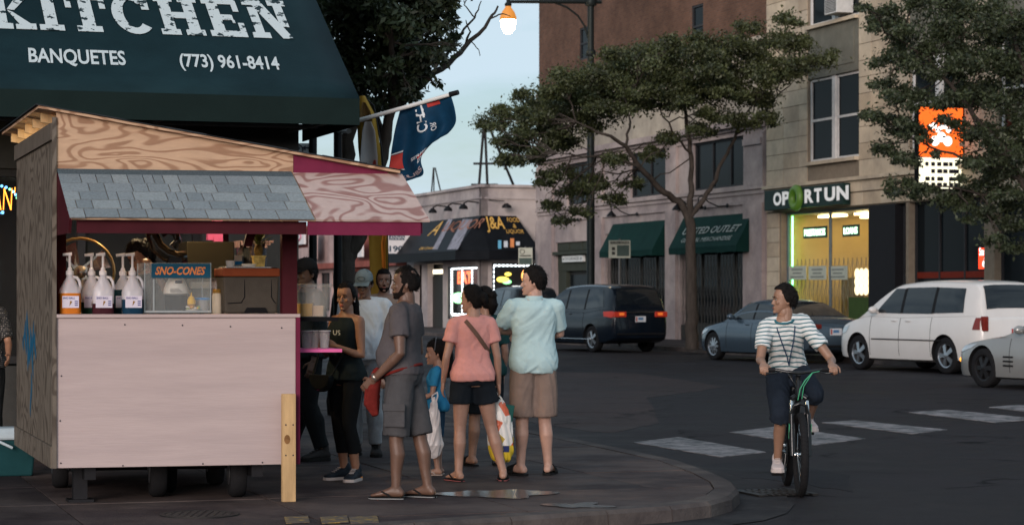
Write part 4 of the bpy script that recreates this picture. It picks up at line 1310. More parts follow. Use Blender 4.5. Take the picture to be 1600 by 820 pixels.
# ---- street poles with the parking sign behind the awning
def pole(name, label, px, d, ztop, r, cat='pole'):
    b = P(px, 460, d); b.z = 0
    t = thing(name, label, cat, b)
    MB().tube([b, b + Vector((0, 0, ztop))], r, 10).build('post', m_lamp, t, smooth=60)
    return t, b
pt, pb = pole('parking_sign', 'small parking sign with left arrow on a dark pole under the awning', 489, 25.0, 3.25, .045, 'sign')
q = [P(455, 244, 25), P(487, 244, 25), P(487, 224, 25), P(455, 224, 25)]
pl_ = MB().prism(q, (0, .012, 0)).build('plate', M('aged_white_sign', (.42, .43, .42), .5), pt)
text('P', P(461, 239.5, 24.99), (1, 0, 0), (0, 0, 1), (0, -1, 0), .055, .075, m_ink, parent=pl_, bold=.03)
cc = P(464.5, 234.5, 24.985)
MB().tube([cc + Vector((math.cos(t) * .062, 0, math.sin(t) * .062)) for t in [2 * math.pi * k / 20 for k in range(20)]], .006, 5, closed=True).build('ring', m_ink, pl_)
ar = P(472, 231, 24.985)
MB().prism([ar, ar + Vector((.04, 0, .025)), ar + Vector((.04, 0, .008)), ar + Vector((.095, 0, .008)), ar + Vector((.095, 0, -.008)), ar + Vector((.04, 0, -.008)), ar + Vector((.04, 0, -.025))], (0, -.002, 0)).build('arrow', m_ink, pl_)
t_, b_ = pole('awning_pole', 'thin dark pole rising behind the stand roof', 528, 26, 3.4, .05)
MB().tube([Vector((b_.x, b_.y, 3.4)), P(545, 205, 25)], .03, 8).build('bracket', m_bar, t_)
# ---- feather banner
fb = thing('feather_banner', 'tall yellow feather banner with a white figure beside the tree trunk', 'banner', P(592, 460, 24.5) + Vector((0, 0, -1.5)))
m_by = M('banner_yellow', (.30, .18, .03), .6, var=.15, vs=3); m_bw = M('banner_white', (.40, .38, .37), .6, var=.12, vs=4); m_br = M('banner_red', (.35, .05, .04), .6); m_bo = M('banner_brown', (.16, .10, .04), .7)
dB_ = 24.5
left = [(603, 500), (580, 470), (577, 400), (575, 340), (566, 290), (560, 230), (558, 180), (562, 150)]
right = [(606, 500), (606, 470), (606, 400), (604, 340), (598, 290), (594, 230), (586, 180), (570, 150)]
def strip(L, Rr, mat, name, dz=0.0):
    rows = len(L); mb = MB(); nC = 5
    for i in range(rows):
        for j in range(nC + 1):
            t = j / nC
            x = L[i][0] + (Rr[i][0] - L[i][0]) * t; y = L[i][1] + (Rr[i][1] - L[i][1]) * t
            mb.v.append(tuple(P(x, y, dB_ + .10 * math.sin(t * 2.6 + i * .5) + dz)))
    for i in range(rows - 1):
        for j in range(nC):
            b_ = i * (nC + 1) + j; mb.f.append((b_, b_ + 1, b_ + nC + 2, b_ + nC + 1)); mb.m.append(0)
    o_ = mb.build(name, mat, fb, smooth=180)
    m_ = o_.modifiers.new('cloth', 'SOLIDIFY'); m_.thickness = .004
    return o_
strip(left, right, m_by, 'cloth')
strip([(562, 290), (563, 245), (566, 205), (570, 190)], [(590, 290), (590, 245), (586, 205), (580, 190)], m_bw, 'white_figure', -.2)
strip([(583, 280), (580, 262), (584, 250)], [(590, 280), (588, 262), (587, 250)], m_br, 'red_print', -.26)
strip([(562, 190), (563, 175), (566, 160)], [(582, 190), (579, 175), (571, 160)], m_bo, 'brown_print', -.2)
strip([(594, 470), (597, 420), (595, 380), (599, 360)], [(600, 470), (603, 420), (602, 380), (605, 360)], M('banner_orange', (.55, .20, .03), .6), 'orange_edge', -.2)
MB().tube([P(604, 640, dB_) , P(607, 470, dB_), P(604, 330, dB_), P(596, 230, dB_), P(584, 165, dB_), P(566, 149, dB_)], [.016, .014, .012, .01, .009, .008], 8).build('pole', m_lamp, fb, smooth=60)

# ---- flag on a slanted pole
fl = thing('team_flag', 'blue team flag drooping from a slanted white pole above the stand', 'flag', P(565, 187, 21.5))
MB().tube([P(540, 194, 21.6), P(566, 187, 21.5), P(714, 145, 21.0)], [.022, .022, .018], 10).build('pole', M('white_pole', (.55, .55, .53), .4), fl, smooth=60)
MB().tube([P(703, 148, 21.04), P(716, 144.5, 21.0)], [.026, .024], 10).build('pole_tip', m_lamp, fl, smooth=60)
cp = [[(704, 147), (711, 172), (712, 192), (701, 208), (690, 214), (680, 220)],
      [(681, 153), (692, 180), (695, 198), (686, 214), (668, 230), (655, 240)],
      [(655, 160), (662, 190), (664, 212), (656, 238), (652, 256), (662, 270)],
      [(640, 164), (640, 192), (637, 222), (634, 250), (640, 268), (648, 279)],
      [(627, 168), (618, 200), (612, 232), (609, 255), (607, 272), (618, 288)]]
cd = [[0, -.05, -.08, -.06, .0, .05], [0, .06, .10, .06, -.02, -.03], [0, -.06, -.08, -.12, -.10, -.1], [0, .05, .06, .05, -.03, -.06], [0, -.03, -.06, .0, .04, .02]]
def flagpt(u_, v_, off=0.0):
    """u_ 0..1 along the pole, v_ 0..1 down the cloth; smooth interpolation of the control net"""
    def cr(p, t):
        n = len(p) - 1; x = min(max(t, 0), 1) * n; i = min(int(x), n - 1); f = x - i
        g = lambda k: p[min(max(k, 0), n)]
        a, b, c, d = g(i - 1), g(i), g(i + 1), g(i + 2)
        return .5 * ((2 * b) + (c - a) * f + (2 * a - 5 * b + 4 * c - d) * f * f + (3 * b - a - 3 * c + d) * f ** 3)
    row = []
    for col_, cdp in zip(cp, cd):
        row.append((cr([p[0] for p in col_], v_), cr([p[1] for p in col_], v_), cr(cdp, v_)))
    x = cr([r_[0] for r_ in row], u_); y = cr([r_[1] for r_ in row], u_); dd = cr([r_[2] for r_ in row], u_)
    return P(x, y, 21.05 + u_ * .35 + dd + off)
mb = MB(); NU, NV = 28, 34
for i in range(NU + 1):
    for j in range(NV + 1):
        mb.v.append(tuple(flagpt(i / NU, j / NV)))
for i in range(NU):
    for j in range(NV):
        b_ = i * (NV + 1) + j; mb.f.append((b_, b_ + 1, b_ + NV + 2, b_ + NV + 1)); mb.m.append(0)
m_fblue = M('flag_blue', (.006, .033, .07), .6, var=.35, vs=4, bump=.1, bs=80)
fc = mb.build('cloth', m_fblue, fl, smooth=180)
md = fc.modifiers.new('cloth', 'SOLIDIFY'); md.thickness = .004
def flag_patch(u0, u1, v0, v1, mat, name):
    mb = MB(); n = 8
    for i in range(n + 1):
        for j in range(n + 1):
            mb.v.append(tuple(flagpt(u0 + (u1 - u0) * i / n, v0 + (v1 - v0) * j / n, -.012)))
    for i in range(n):
        for j in range(n):
            b_ = i * (n + 1) + j; mb.f.append((b_, b_ + 1, b_ + n + 2, b_ + n + 1)); mb.m.append(0)
    return mb.build(name, mat, fc, smooth=180)
m_fred = M('flag_red', (.36, .04, .035), .55, var=.15); m_fwh = M('flag_white', (.55, .58, .6), .55, var=.1)
flag_patch(.22, .40, .01, .085, m_fred, 'red_print'); flag_patch(.80, .99, .50, .72, m_fred, 'red_print'); flag_patch(.40, .52, .64, .70, m_fred, 'red_print')
flag_patch(.80, .99, .475, .49, m_fwh, 'white_line'); flag_patch(.80, .99, .73, .745, m_fwh, 'white_line'); flag_patch(.47, .50, .02, .16, m_fwh, 'white_line')
def flag_text(s, u0, v0, du, dv, turn, mat):
    o_ = text(s, (0, 0, 0), (1, 0, 0), (0, 1, 0), (0, 0, 1), 1, 1, mat, parent=fc, out=0, world=True, bold=.02)
    for v in o_.data.vertices:
        x, y = v.co.x, v.co.y
        if turn: uu, vv = u0 + du * (1 - y), v0 + dv * (1 - x)
        else: uu, vv = u0 - du * x, v0 - dv * y
        v.co = flagpt(uu, vv, -.014)
flag_text('CHI', .46, .08, .16, .26, True, m_fwh)
flag_text('OR', .36, .24, .07, .14, True, m_fwh)
flag_text('SERIES', .66, .66, .30, .05, False, m_fwh)
flag_text('DIV', .50, .80, .20, .09, False, m_fwh)
flag_text('CUBS', .97, .93, .50, .07, False, M('flag_pink', (.34, .28, .30), .6))
# ================================================================= the food stand
KO = Vector((-3.245, 15.95, 0))
KA = R(13.0)
E1 = Vector((math.cos(KA), math.sin(KA), 0)); E2 = U3.copy()
KN = Vector((math.sin(KA), -math.cos(KA), 0))        # out of the front face
def K(a, b, z): return KO + E1 * a + E2 * b + Vector((0, 0, z))
def KP(px, py, b=0.0):
    """stand coordinates (a, z) of a photo pixel on the plane b behind the face"""
    p = hit(px, py, KO + E2 * b, KN) - KO - E2 * b
    return p.dot(E1), p.z
def ka(px, b=0.0): return KP(px, 500, b)[0]
st = thing('food_stand', 'pink and plywood snack stand on wheels with a shingled serving roof', 'food stand', K(.85, 1.3, 0))
ply = plywood('plywood_tan', (.47, .31, .20), (.29, .165, .10), freq=20, scale=(.85, .85, 3.4))
ply_g = plywood('plywood_grey', (.135, .113, .09), (.072, .058, .045), freq=22, scale=(1.6, 1.6, .9))
ply_r = plywood('plywood_pinkish', (.46, .34, .30), (.28, .15, .13), freq=18, scale=(1.3, 1.1, 2.4))
m_kp = M('pale_pink_paint', (.43, .345, .328), .65, var=.05, vs=3, bump=.10, bs=14, stretch=(.6, .6, 7), dirt=.09)
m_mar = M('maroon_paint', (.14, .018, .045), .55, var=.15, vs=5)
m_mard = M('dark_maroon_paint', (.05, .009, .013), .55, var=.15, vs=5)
m_hot = M('hot_pink_paint', (.68, .13, .33), .5, var=.08)
m_lum = M('lumber', (.44, .29, .145), .65, var=.25, vs=5, stretch=(3, 3, .5), bump=.1)
A1 = ka(462); ZC = 1.333; ZBOT = .265; DEP = 2.63
# front panel
fp = MB().fbox(K, .0, A1, 0, .018, ZBOT, ZC).build('front_panel', m_kp, st, bev=.003)
for (x, y) in ((195, 507), (285, 508), (96, 587), (94, 657), (192, 727), (95, 723), (360, 510), (440, 512), (317, 724), (410, 722)):
    a, z = KP(x, y)
    MB().lathe(K(a, -.001, z), [(.006, -.002), (.006, .003), (.003, .004)], 8, axis=KN).build('screw_head', m_ink, fp)
MB().fbox(K, -.02, 0.0, .0, DEP, .31, 2.70).build('side_panel', ply_g, st)
MB().fbox(K, -.04, -.021, .0, DEP, ZBOT, .42).build('side_skirt', ply_g, st)
MB().fbox(K, -.04, -.021, -.0, DEP, 2.60, 2.72).build('side_trim', M('grey_lumber', (.10, .085, .07), .7, var=.2, vs=6), st)
MB().fbox(K, -.03, .0, -.02, -.001, ZBOT, 2.76).build('corner_trim', ply_g, st)
# blue paint scribble on the side panel (real paint strokes, slightly proud)
m_blu = M('blue_spray_paint', (.01, .09, .17), .6)
for (y0, z0, z1, w_) in ((1.9, 1.02, 1.30, .05), (1.75, .90, 1.38, .07), (1.55, .95, 1.25, .06), (1.35, .85, 1.30, .05), (1.2, 1.0, 1.22, .05), (1.5, .55, .90, .035), (2.05, 1.05, 1.2, .04)):
    mb = MB(); n = 8
    for k in range(n + 1):
        t = k / n; ww = w_ * (1 - abs(2 * t - 1) ** 3) + .006
        yy = y0 + .05 * math.sin(t * 5 + y0 * 9); zz_ = z0 + (z1 - z0) * t
        mb.v += [tuple(K(-.0215, yy - ww, zz_)), tuple(K(-.0215, yy + ww, zz_))]
    for k in range(n): mb.f.append((2 * k, 2 * k + 1, 2 * k + 3, 2 * k + 2)); mb.m.append(0)
    mb.build('paint_stroke', m_blu, st)
# right side, back half wall, floor and chassis
MB().fbox(K, A1 + .001, A1 + .03, -.012, DEP, ZBOT, ZC).build('right_panel', m_mar, st)
MB().fbox(K, .0, A1, DEP, DEP + .02, ZBOT, 1.2).build('back_panel', m_mar, st)
MB().fbox(K, .0, A1, .02, DEP, ZBOT + .005, ZBOT + .07).build('floor_deck', m_lum, st)
ct = MB().fbox(K, -.0, A1 + .03, -.02, .55, ZC + .001, ZC + .026).build('counter', m_kp, st, bev=.003)
m_steel = M('trailer_steel', (.02, .02, .022), .5, .6)
for a in (.25, 1.45):
    MB().fbox(K, a - .04, a + .04, .1, DEP - .1, .17, .262).build('chassis_beam', m_steel, st)
m_rub = M('tyre_rubber', (.014, .014, .015), .8, bump=.2, bs=60)
m_rim = M('wheel_rim', (.35, .36, .38), .3, .9)
def small_wheel(a, b, r, w):
    wh = MB().lathe(K(a, b, r) - E1 * w / 2, [(r * .5, 0), (r * .9, .0), (r, w * .2), (r, w * .8), (r * .9, w), (r * .5, w)], 26, axis=E1).build('wheel', m_rub, st, smooth=50)
    MB().lathe(K(a, b, r) - E1 * (w / 2 + .002), [(r * .12, -.01), (r * .3, 0), (r * .49, .0), (r * .49, w + .004)], 20, axis=E1).build('rim', m_rim, wh, smooth=50)
small_wheel(.80, .55, .20, .12); small_wheel(.93, .9, .20, .12); small_wheel(1.36, .4, .18, .12); small_wheel(1.40, 1.5, .2, .12); small_wheel(.2, 1.5, .2, .12)
MB().tube([K(.2, .95, .2), K(1.4, .95, .2)], .03, 8).build('axle', m_steel, st)
MB().fbox(K, .15, .25, .25, .33, .02, .3).build('jack_leg', m_steel, st); MB().fbox(K, .11, .29, .2, .38, .0, .02).build('jack_foot', m_steel, st)
# light timber post standing against the right end of the face
a0, _ = KP(441, 700, -.09); a1, _ = KP(462, 700, -.09); _, zt_ = KP(450, 615, -.09)
pst = MB().fbox(K, a0, a1, -.10, -.05, .0, zt_).build('timber_post', m_lum, st, bev=.004)
kc = K((a0 + a1) / 2 - .015, -.101, KP(450, 686, -.1)[1])
MB().prism([kc + E1 * math.cos(t) * .022 + Z3 * math.sin(t) * .034 for t in [2 * math.pi * k / 16 for k in range(16)]], KN * .0015).build('knot', M('wood_knot', (.20, .10, .04), .7, var=.4, vs=30), pst)
for dz in (-.115, .105):
    for da in (-.025, .028):
        MB().lathe(K((a0 + a1) / 2 + da, -.1005, KP(450, 686, -.1)[1] + dz), [(.006, -.002), (.006, .002)], 8, axis=KN).build('screw_head', m_ink, pst)
# posts
b_ = .0
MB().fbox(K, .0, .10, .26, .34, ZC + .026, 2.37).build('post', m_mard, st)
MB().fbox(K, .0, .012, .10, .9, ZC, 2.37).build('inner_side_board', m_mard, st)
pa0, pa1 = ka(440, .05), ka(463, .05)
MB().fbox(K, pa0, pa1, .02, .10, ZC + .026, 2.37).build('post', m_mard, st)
a_, z_ = KP(415, 400, .1)
MB().hexa([K(pa0 - .16, .04, 2.30), K(pa0 - .08, .04, 2.30), K(pa0 - .08, .08, 2.30), K(pa0 - .16, .08, 2.30), K(pa0 - .28, .04, 1.85), K(pa0 - .22, .04, 1.85), K(pa0 - .22, .08, 1.85), K(pa0 - .28, .08, 1.85)]).build('brace', m_mard, st)
ba0, ba1 = ka(333, 2.4), ka(347, 2.4)
MB().fbox(K, ba0, ba1, 2.36, 2.46, .3, 2.5).build('back_post', m_hot, st)
MB().fbox(K, ba0 - .05, ba0 - .001, 2.37, 2.45, 1.95, 2.1).build('back_post_block', m_hot, st)
MB().fbox(K, .0, A1 + .6, DEP - .06, DEP - .01, 2.30, 2.44).build('back_beam', m_lum, st)
MB().fbox(K, .0, .09, DEP - .1, DEP - .01, .3, 2.5).build('back_post', m_mard, st)
MB().fbox(K, A1 - .1, A1 - .01, DEP - .1, DEP - .01, .3, 2.4).build('back_post', m_mard, st)
# shed roof
def rz(a): return 2.80 - .165 * a
RA0, RA1 = -.13, ka(622, .0)
def roofbox(a0, a1, b0, b1, t0, t1, name, mat):
    return MB().hexa([K(a0, b0, rz(a0) + t0), K(a1, b0, rz(a1) + t0), K(a1, b1, rz(a1) + t0), K(a0, b1, rz(a0) + t0), K(a0, b0, rz(a0) + t1), K(a1, b0, rz(a1) + t1), K(a1, b1, rz(a1) + t1), K(a0, b1, rz(a0) + t1)]).build(name, mat, st)
roofbox(RA0, RA1, -.06, DEP + .1, -.002, .016, 'roof_sheet', ply)
m_felt = M('roof_felt', (.03, .034, .038), .9, var=.25, vs=20, bump=.3, bs=90)
for k in range(9):
    w0_ = RA0 - .02 + (RA1 - RA0 + .03) * k / 9; w1_ = RA0 - .02 + (RA1 - RA0 + .03) * (k + 1.12) / 9
    roofbox(w0_, min(w1_, RA1 + .02), -.075, DEP + .12, .017 + .002 * (9 - k) % .006, .024 + .004 * (k % 2), 'roof_felt_strip', m_felt)
for k in range(5):
    roofbox(RA0 + .05, RA1 - .1, .25 + k * .55, .29 + k * .55, -.07, -.003, 'rafter', m_lum)
# front gable
A2 = ka(458)
ZG = 2.385
MB().hexa([K(0, -.001, ZG), K(A2, -.001, ZG), K(A2, .017, ZG), K(0, .017, ZG), K(0, -.001, rz(0) - .004), K(A2, -.001, rz(A2) - .004), K(A2, .017, rz(A2) - .004), K(0, .017, rz(0) - .004)]).build('gable_board', ply, st)
A3 = ka(606)
MB().hexa([K(A2 + .002, -.004, ZG - .0), K(A3, -.004, ZG - .03), K(A3, .02, ZG - .03), K(A2 + .002, .02, ZG), K(A2 + .002, -.004, rz(A2) - .006), K(A3, -.004, rz(A3) - .006), K(A3, .02, rz(A3) - .006), K(A2 + .002, .02, rz(A2) - .006)]).build('gable_trim', m_mar, st)
# serving roof sloping out to the front
ZF, BF_ = 2.02, -.75
A4, A5 = ka(455), ka(628)
sv = (K(0, BF_, ZF) - K(0, 0, ZG)); SVL = sv.length; svn = sv.normalized(); svN = E1.cross(svn).normalized()
if svN.z < 0: svN = -svN
def SR(a, t, h): return K(a, 0, ZG) + sv * t + svN * h
MB().fbox(SR, .015, A4 + .01, 0, 1.0, -.012, .0).build('serving_roof_deck', ply, st)
MB().fbox(SR, A4 + .012, A5, 0, 1.0, -.012, .004).build('serving_roof_panel', ply_r, st)
shm = [M('shingle_%s' % n_, c_, .85, var=.2, vs=60, bump=.35, bs=220) for n_, c_ in (('grey', (.20, .225, .235)), ('pale', (.23, .255, .26)), ('dark', (.175, .20, .21)))]
MB().fbox(SR, .005, A4, -.01, .14, .001, .010).build('starter_strip', M('shingle_starter', (.075, .095, .105), .9, var=.3, vs=80, bump=.3, bs=200), st)
rows = 5
for r_ in range(rows):
    t0, t1 = .12 + r_ * .88 / rows, .12 + (r_ + 1) * .88 / rows + .015
    a = .0
    while a < A4 - .03:
        w_ = random.choice((.07, .11, .15, .19, .23))
        a2 = min(a + w_, A4)
        if A4 - a2 < .06: a2 = A4
        t1r = t1 + random.uniform(-.006, .006)
        h0, h1 = .003 + .001 * (rows - r_), .014
        g = .003
        MB().hexa([SR(a + g, t0, h0), SR(a2 - g, t0, h0), SR(a2 - g, t1r, h1 - .006), SR(a + g, t1r, h1 - .006), SR(a + g, t0, h0 + .006), SR(a2 - g, t0, h0 + .006), SR(a2 - g, t1r, h1 + random.uniform(.0, .004)), SR(a + g, t1r, h1 + random.uniform(0, .004))]).build('shingle', random.choice(shm), st)
        a = a2
af = ka(446)
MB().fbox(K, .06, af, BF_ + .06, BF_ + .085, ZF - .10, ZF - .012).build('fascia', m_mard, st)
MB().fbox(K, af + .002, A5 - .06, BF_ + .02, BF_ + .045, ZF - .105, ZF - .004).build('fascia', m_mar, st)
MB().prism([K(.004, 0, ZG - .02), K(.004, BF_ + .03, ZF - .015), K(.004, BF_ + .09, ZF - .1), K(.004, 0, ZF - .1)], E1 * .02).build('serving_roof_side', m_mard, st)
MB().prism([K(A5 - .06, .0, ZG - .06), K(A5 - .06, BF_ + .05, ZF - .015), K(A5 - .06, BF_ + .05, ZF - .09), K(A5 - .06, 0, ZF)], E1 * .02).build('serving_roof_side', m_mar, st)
MB().fbox(K, A4 + .1, A5 - .05, .0, .04, ZG - .1, ZG - .03).build('ledger', m_lum, st)
# side shelf and tray for the tub
sa0, sz_ = KP(466, 547, .35); sa1, _ = KP(527, 547, .35)
MB().fbox(K, A1 + .031, sa1, .2, .62, sz_ - .012, sz_ + .012).build('side_shelf', m_hot, st)
MB().fbox(K, A1 + .031, sa1 - .03, .18, .60, ZC - .03, ZC - .001).build('side_tray', m_black, st)
# bare bulb under the roof
bulb = MB().ell(K(.9, 1.2, 2.42), (.035, .035, .05)).build('bulb', glow('warm_bulb', (1, .78, .45), 800.0), st, smooth=180)
MB().tube([K(.9, 1.2, 2.46), K(.9, 1.2, 2.62)], .012, 8).build('bulb_socket', m_black, st)

# ================================================================= goods on the counter
def glassy(name, col, alpha, rough=.15):
    if name in MATS: return MATS[name]
    m, n, l, b = nt(name)
    b.inputs['Base Color'].default_value = (*col, 1); b.inputs['Roughness'].default_value = rough; b.inputs['Alpha'].default_value = alpha
    MATS[name] = m
    return m
def sq_ring(c, r, k, z, n=20, e=4.0):
    out = []
    for i in range(n):
        t = 2 * math.pi * i / n
        cx, sy = math.cos(t), math.sin(t)
        q = (abs(cx) ** e + abs(sy) ** e) ** (-1 / e)
        out.append(c + E1 * (cx * q * r) + E2 * (sy * q * k) + Vector((0, 0, z)))
    return out
m_jug = glassy('milky_plastic', (.72, .70, .74), .5, .3); m_pump = M('white_plastic', (.62, .58, .57), .4, var=.04); m_lab = M('paper_label', (.58, .54, .62), .6, var=.05)
m_ink2 = M('label_navy', (.05, .06, .2), .6); m_cone = M('label_cone', (.25, .14, .03), .6)
ZK = ZC + .027
def jug(px, b, liquid, level, label):
    a = ka(px, b); c = K(a, b, ZK)
    t = thing('syrup_jug', label, 'bottle', c, group='syrup jugs on the counter')
    r = .075
    MB().rings([sq_ring(c, r * .985, r * .985, .001), sq_ring(c, r * 1.012, r * 1.012, .012), sq_ring(c, r * 1.012, r * 1.012, level)]).build('syrup', liquid, t, smooth=40)
    prof = [(r * .94, 0, 4), (r, .012, 4), (r, .155, 4), (r * .92, .18, 3.5), (r * .55, .235, 2.6), (.024, .262, 2), (.022, .285, 2)]
    MB().rings([sq_ring(c, q, q, z, e=e) for q, z, e in prof]).build('bottle', m_jug, t, smooth=50)
    hp = [c + E1 * .022 + Z3 * .268, c + E1 * .05 + Z3 * .262, c + E1 * .068 + Z3 * .235, c + E1 * .074 + Z3 * .195, c + E1 * .066 + Z3 * .165]
    MB().tube(hp, [.010, .011, .011, .011, .012], 8).build('handle', m_jug, t, smooth=60)
    pu = MB().lathe(c + Z3 * .28, [(.028, 0), (.028, .028), (.018, .032), (.015, .05), (.009, .055), (.009, .14), (.012, .145)], 14).build('pump', m_pump, t, smooth=40)
    MB().tube([c + Z3 * .425 - E1 * .05, c + Z3 * .43, c + Z3 * .43 + E1 * .015], [.010, .012, .014], 8).build('spout', m_pump, pu, smooth=60)
    lb = MB().fbox(lambda x, y, z: c + E1 * x + KN * y + Z3 * z, -.055, .062, r + .0015, r + .003, .045, .13).build('label', m_lab, t)
    LF = lambda x, y, z: c + E1 * x + KN * y + Z3 * z
    text('SNO BALL', LF(-.05, 0, .108), E1, Z3, KN, .085, .014, m_ink2, parent=lb, out=r + .0045, bold=.02)
    MB().prism([LF(-.005, r + .004, .058), LF(.015, r + .004, .09), LF(.0, r + .004, .095)], KN * .001).build('print_cone', m_cone, lb)
    for k in range(3):
        MB().fbox(LF, .032, .055, r + .0035, r + .0045, .06 + k * .014, .067 + k * .014).build('print_line', m_ink2, lb)
    return t
L_or = M('orange_syrup', (.50, .15, .02), .25, var=.05); L_gr = M('dark_green_syrup', (.012, .045, .025), .2); L_re = M('dark_red_syrup', (.05, .015, .02), .2); L_te = M('dark_teal_syrup', (.006, .025, .03), .2); L_bl = M('blue_syrup', (.01, .035, .065), .2)
jug(109, .12, L_or, .150, 'jug of orange syrup at the left end of the counter')
jug(143, .32, L_gr, .085, 'clear jug of dark green syrup behind the dark red one')
jug(161, .13, L_re, .075, 'clear jug with a little dark red syrup, in front')
jug(192, .32, L_te, .175, 'nearly full dark teal syrup jug behind the blue one')
jug(207, .13, L_bl, .105, 'jug of blue syrup next to the sno-cone case')
# sno-cone display case
ca0, ca1 = ka(226, .12), ka(329, .12)
cz0, cz1 = ZK + .02, KP(280, 411, .12)[1]
case = thing('snow_cone_case', 'clear display case with blue SNO-CONES header on the counter', 'display case', K((ca0 + ca1) / 2, .25, ZK))
m_clear = glassy('clear_acrylic', (.6, .65, .65), .10, .05); m_alu = M('aluminium_trim', (.35, .36, .36), .35, .9)
cb0, cb1 = .12, .46
for args in ((ca0, ca1, cb0, cb0 + .003, cz0, cz1), (ca0, ca1, cb1 - .003, cb1, cz0, cz1), (ca0, ca0 + .003, cb0 + .004, cb1 - .004, cz0, cz1), (ca1 - .003, ca1, cb0 + .004, cb1 - .004, cz0, cz1), (ca0, ca1, cb0, cb1, cz1 + .001, cz1 + .004)):
    MB().fbox(K, *args).build('pane', m_clear, case)
for a in (ca0, ca1):
    for b in (cb0, cb1):
        MB().fbox(K, a - .004, a + .004, b - .004, b + .004, cz0 - .004, cz1 + .002).build('corner_trim', m_alu, case)
x_ = ka(240, .12); MB().fbox(K, x_ - .006, x_ + .006, cb0 - .006, cb0 - .002, cz0, KP(240, 436, .12)[1]).build('corner_trim', m_alu, case)
MB().fbox(K, ca0 - .005, ca1 + .005, cb0 - .007, cb0 + .002, cz0 - .012, cz0 + .004).build('bottom_trim', m_alu, case)
MB().fbox(K, ca0, ca1, cb0, cb1, cz0 - .010, cz0 - .005).build('base', m_black, case)
for a in (ca0 + .06, ca1 - .06):
    MB().lathe(K(a, cb0 + .03, ZK), [(.016, 0), (.014, .012)], 10).build('foot', m_black, case)
h0, hz0 = KP(237, 434, .1); h1, hz1 = KP(329, 412, .1)
hd = MB().fbox(K, h0, h1, cb0 - .014, cb0 - .008, hz0, hz1).build('header', M('header_blue', (.012, .075, .13), .4), case)
m_snot = M('header_orange', (.65, .22, .07), .5, var=.25, vs=30)
text('SNO-CONES', K(h0 + .025, cb0 - .0145, hz0 + .022), E1, Z3, KN, h1 - h0 - .06, hz1 - hz0 - .044, m_snot, parent=hd, out=.002, shear=.3, bold=.03)
# things inside the case
def ring_thing(name, label, cat, px, b, z0, prof, mat, n=18, grp=None):
    c = K(ka(px, b), b, z0)
    t = thing(name, label, cat, c, group=grp)
    MB().lathe(c, prof, n).build('body', mat, t, smooth=45)
    return t, c
m_whp = M('white_jug_plastic', (.55, .53, .48), .45, var=.1, vs=8)
t, c = ring_thing('ice_hopper', 'white plastic ice hopper inside the sno-cone case', 'machine', 275, .30, cz0 + .001, [(.075, 0), (.075, .12), (.095, .125), (.09, .16), (.075, .2), (.055, .235), (.05, .25)], m_whp)
MB().lathe(c, [(.08, .002), (.08, .118), (.076, .118)], 18).build('dark_base', m_black, t, smooth=45)
for k in range(4):
    MB().fbox(lambda x, y, z: c + E1 * x + KN * y + Z3 * z, -.05, .045 - k * .01, .0965, .098, .133 + k * .009, .136 + k * .009).build('print_line', m_ink, t)
MB().fbox(lambda x, y, z: c + E1 * x + KN * y + Z3 * z, -.012, .04, .075, .079, .20, .222).build('badge', m_ink, t)
t, c = ring_thing('mustard_bottle', 'yellow squeeze bottle inside the sno-cone case', 'bottle', 299, .22, cz0 + .001, [(.028, 0), (.03, .01), (.03, .075), (.024, .09)], M('yellow_plastic', (.60, .36, .02), .4))
MB().lathe(c + Z3 * .09, [(.022, 0), (.02, .012), (.006, .018), (.003, .045)], 12).build('nozzle', MATS['yellow_plastic'], t, smooth=40)
MB().lathe(c, [(.0305, .012), (.0305, .05), (.0300, .05)], 18).build('dark_label', m_cone, t, smooth=40)
t, c = ring_thing('lidded_cup', 'clear cup with a blue lid inside the sno-cone case', 'cup', 316, .32, cz0 + .001, [(.05, 0), (.055, .08)], glassy('cup_clear', (.5, .5, .5), .45))
MB().lathe(c + Z3 * .08, [(.066, 0), (.066, .014), (.055, .018)], 18).build('lid', M('blue_lid', (.01, .16, .42), .4), t, smooth=40)
t, c = ring_thing('chopped_fruit_plate', 'plate of pale chopped fruit inside the sno-cone case', 'plate', 302, .17, cz0 + .001, [(.05, 0), (.06, .012), (.05, .008)], m_whp)
for k in range(14):
    MB().ell(c + E1 * random.uniform(-.045, .045) + E2 * random.uniform(-.035, .035) + Z3 * random.uniform(.014, .03), (.012, .01, .008), n=7, m=5).build('fruit_piece', random.choice((m_whp, M('green_fruit', (.18, .26, .04), .5), M('orange_fruit', (.6, .3, .08), .5))), t)
# white jar beside the case, cooler, trays, pineapple
t, c = ring_thing('white_jar', 'white jar with a brown lid between case and cooler', 'jar', 339, .25, ZK, [(.034, 0), (.036, .02), (.036, .13), (.03, .15)], M('jar_milk', (.55, .47, .36), .4))
MB().lathe(c + Z3 * .15, [(.032, 0), (.032, .03)], 16).build('lid', m_cone, t, smooth=40)
ring_thing('cup_stack', 'stack of clear plastic cups before the pink post', 'cup', 340, .42, ZK, [(.035, 0), (.037, .05), (.043, .052), (.041, .1), (.045, .102), (.043, .15), (.047, .152), (.045, .20), (.05, .202), (.048, .26), (.052, .262)], glassy('cup_clear2', (.5, .42, .45), .35))
g0, gz1 = KP(349, 432, .1); g1, _ = KP(440, 432, .1)
g1 = pa0 - .006
m_cool = M('cooler_grey_brown', (.055, .047, .038), .6, var=.1, vs=20, bump=.15, bs=120)
cooler = thing('cooler_box', 'grey brown hard cooler with a red brown lid on the counter', 'cooler', K((g0 + g1) / 2, .25, ZK))
def crect(z, ins): return [K(g0 + ins, .10 + ins, z), K(g1 - ins, .10 + ins, z), K(g1 - ins, .44 - ins, z), K(g0 + ins, .44 - ins, z)]
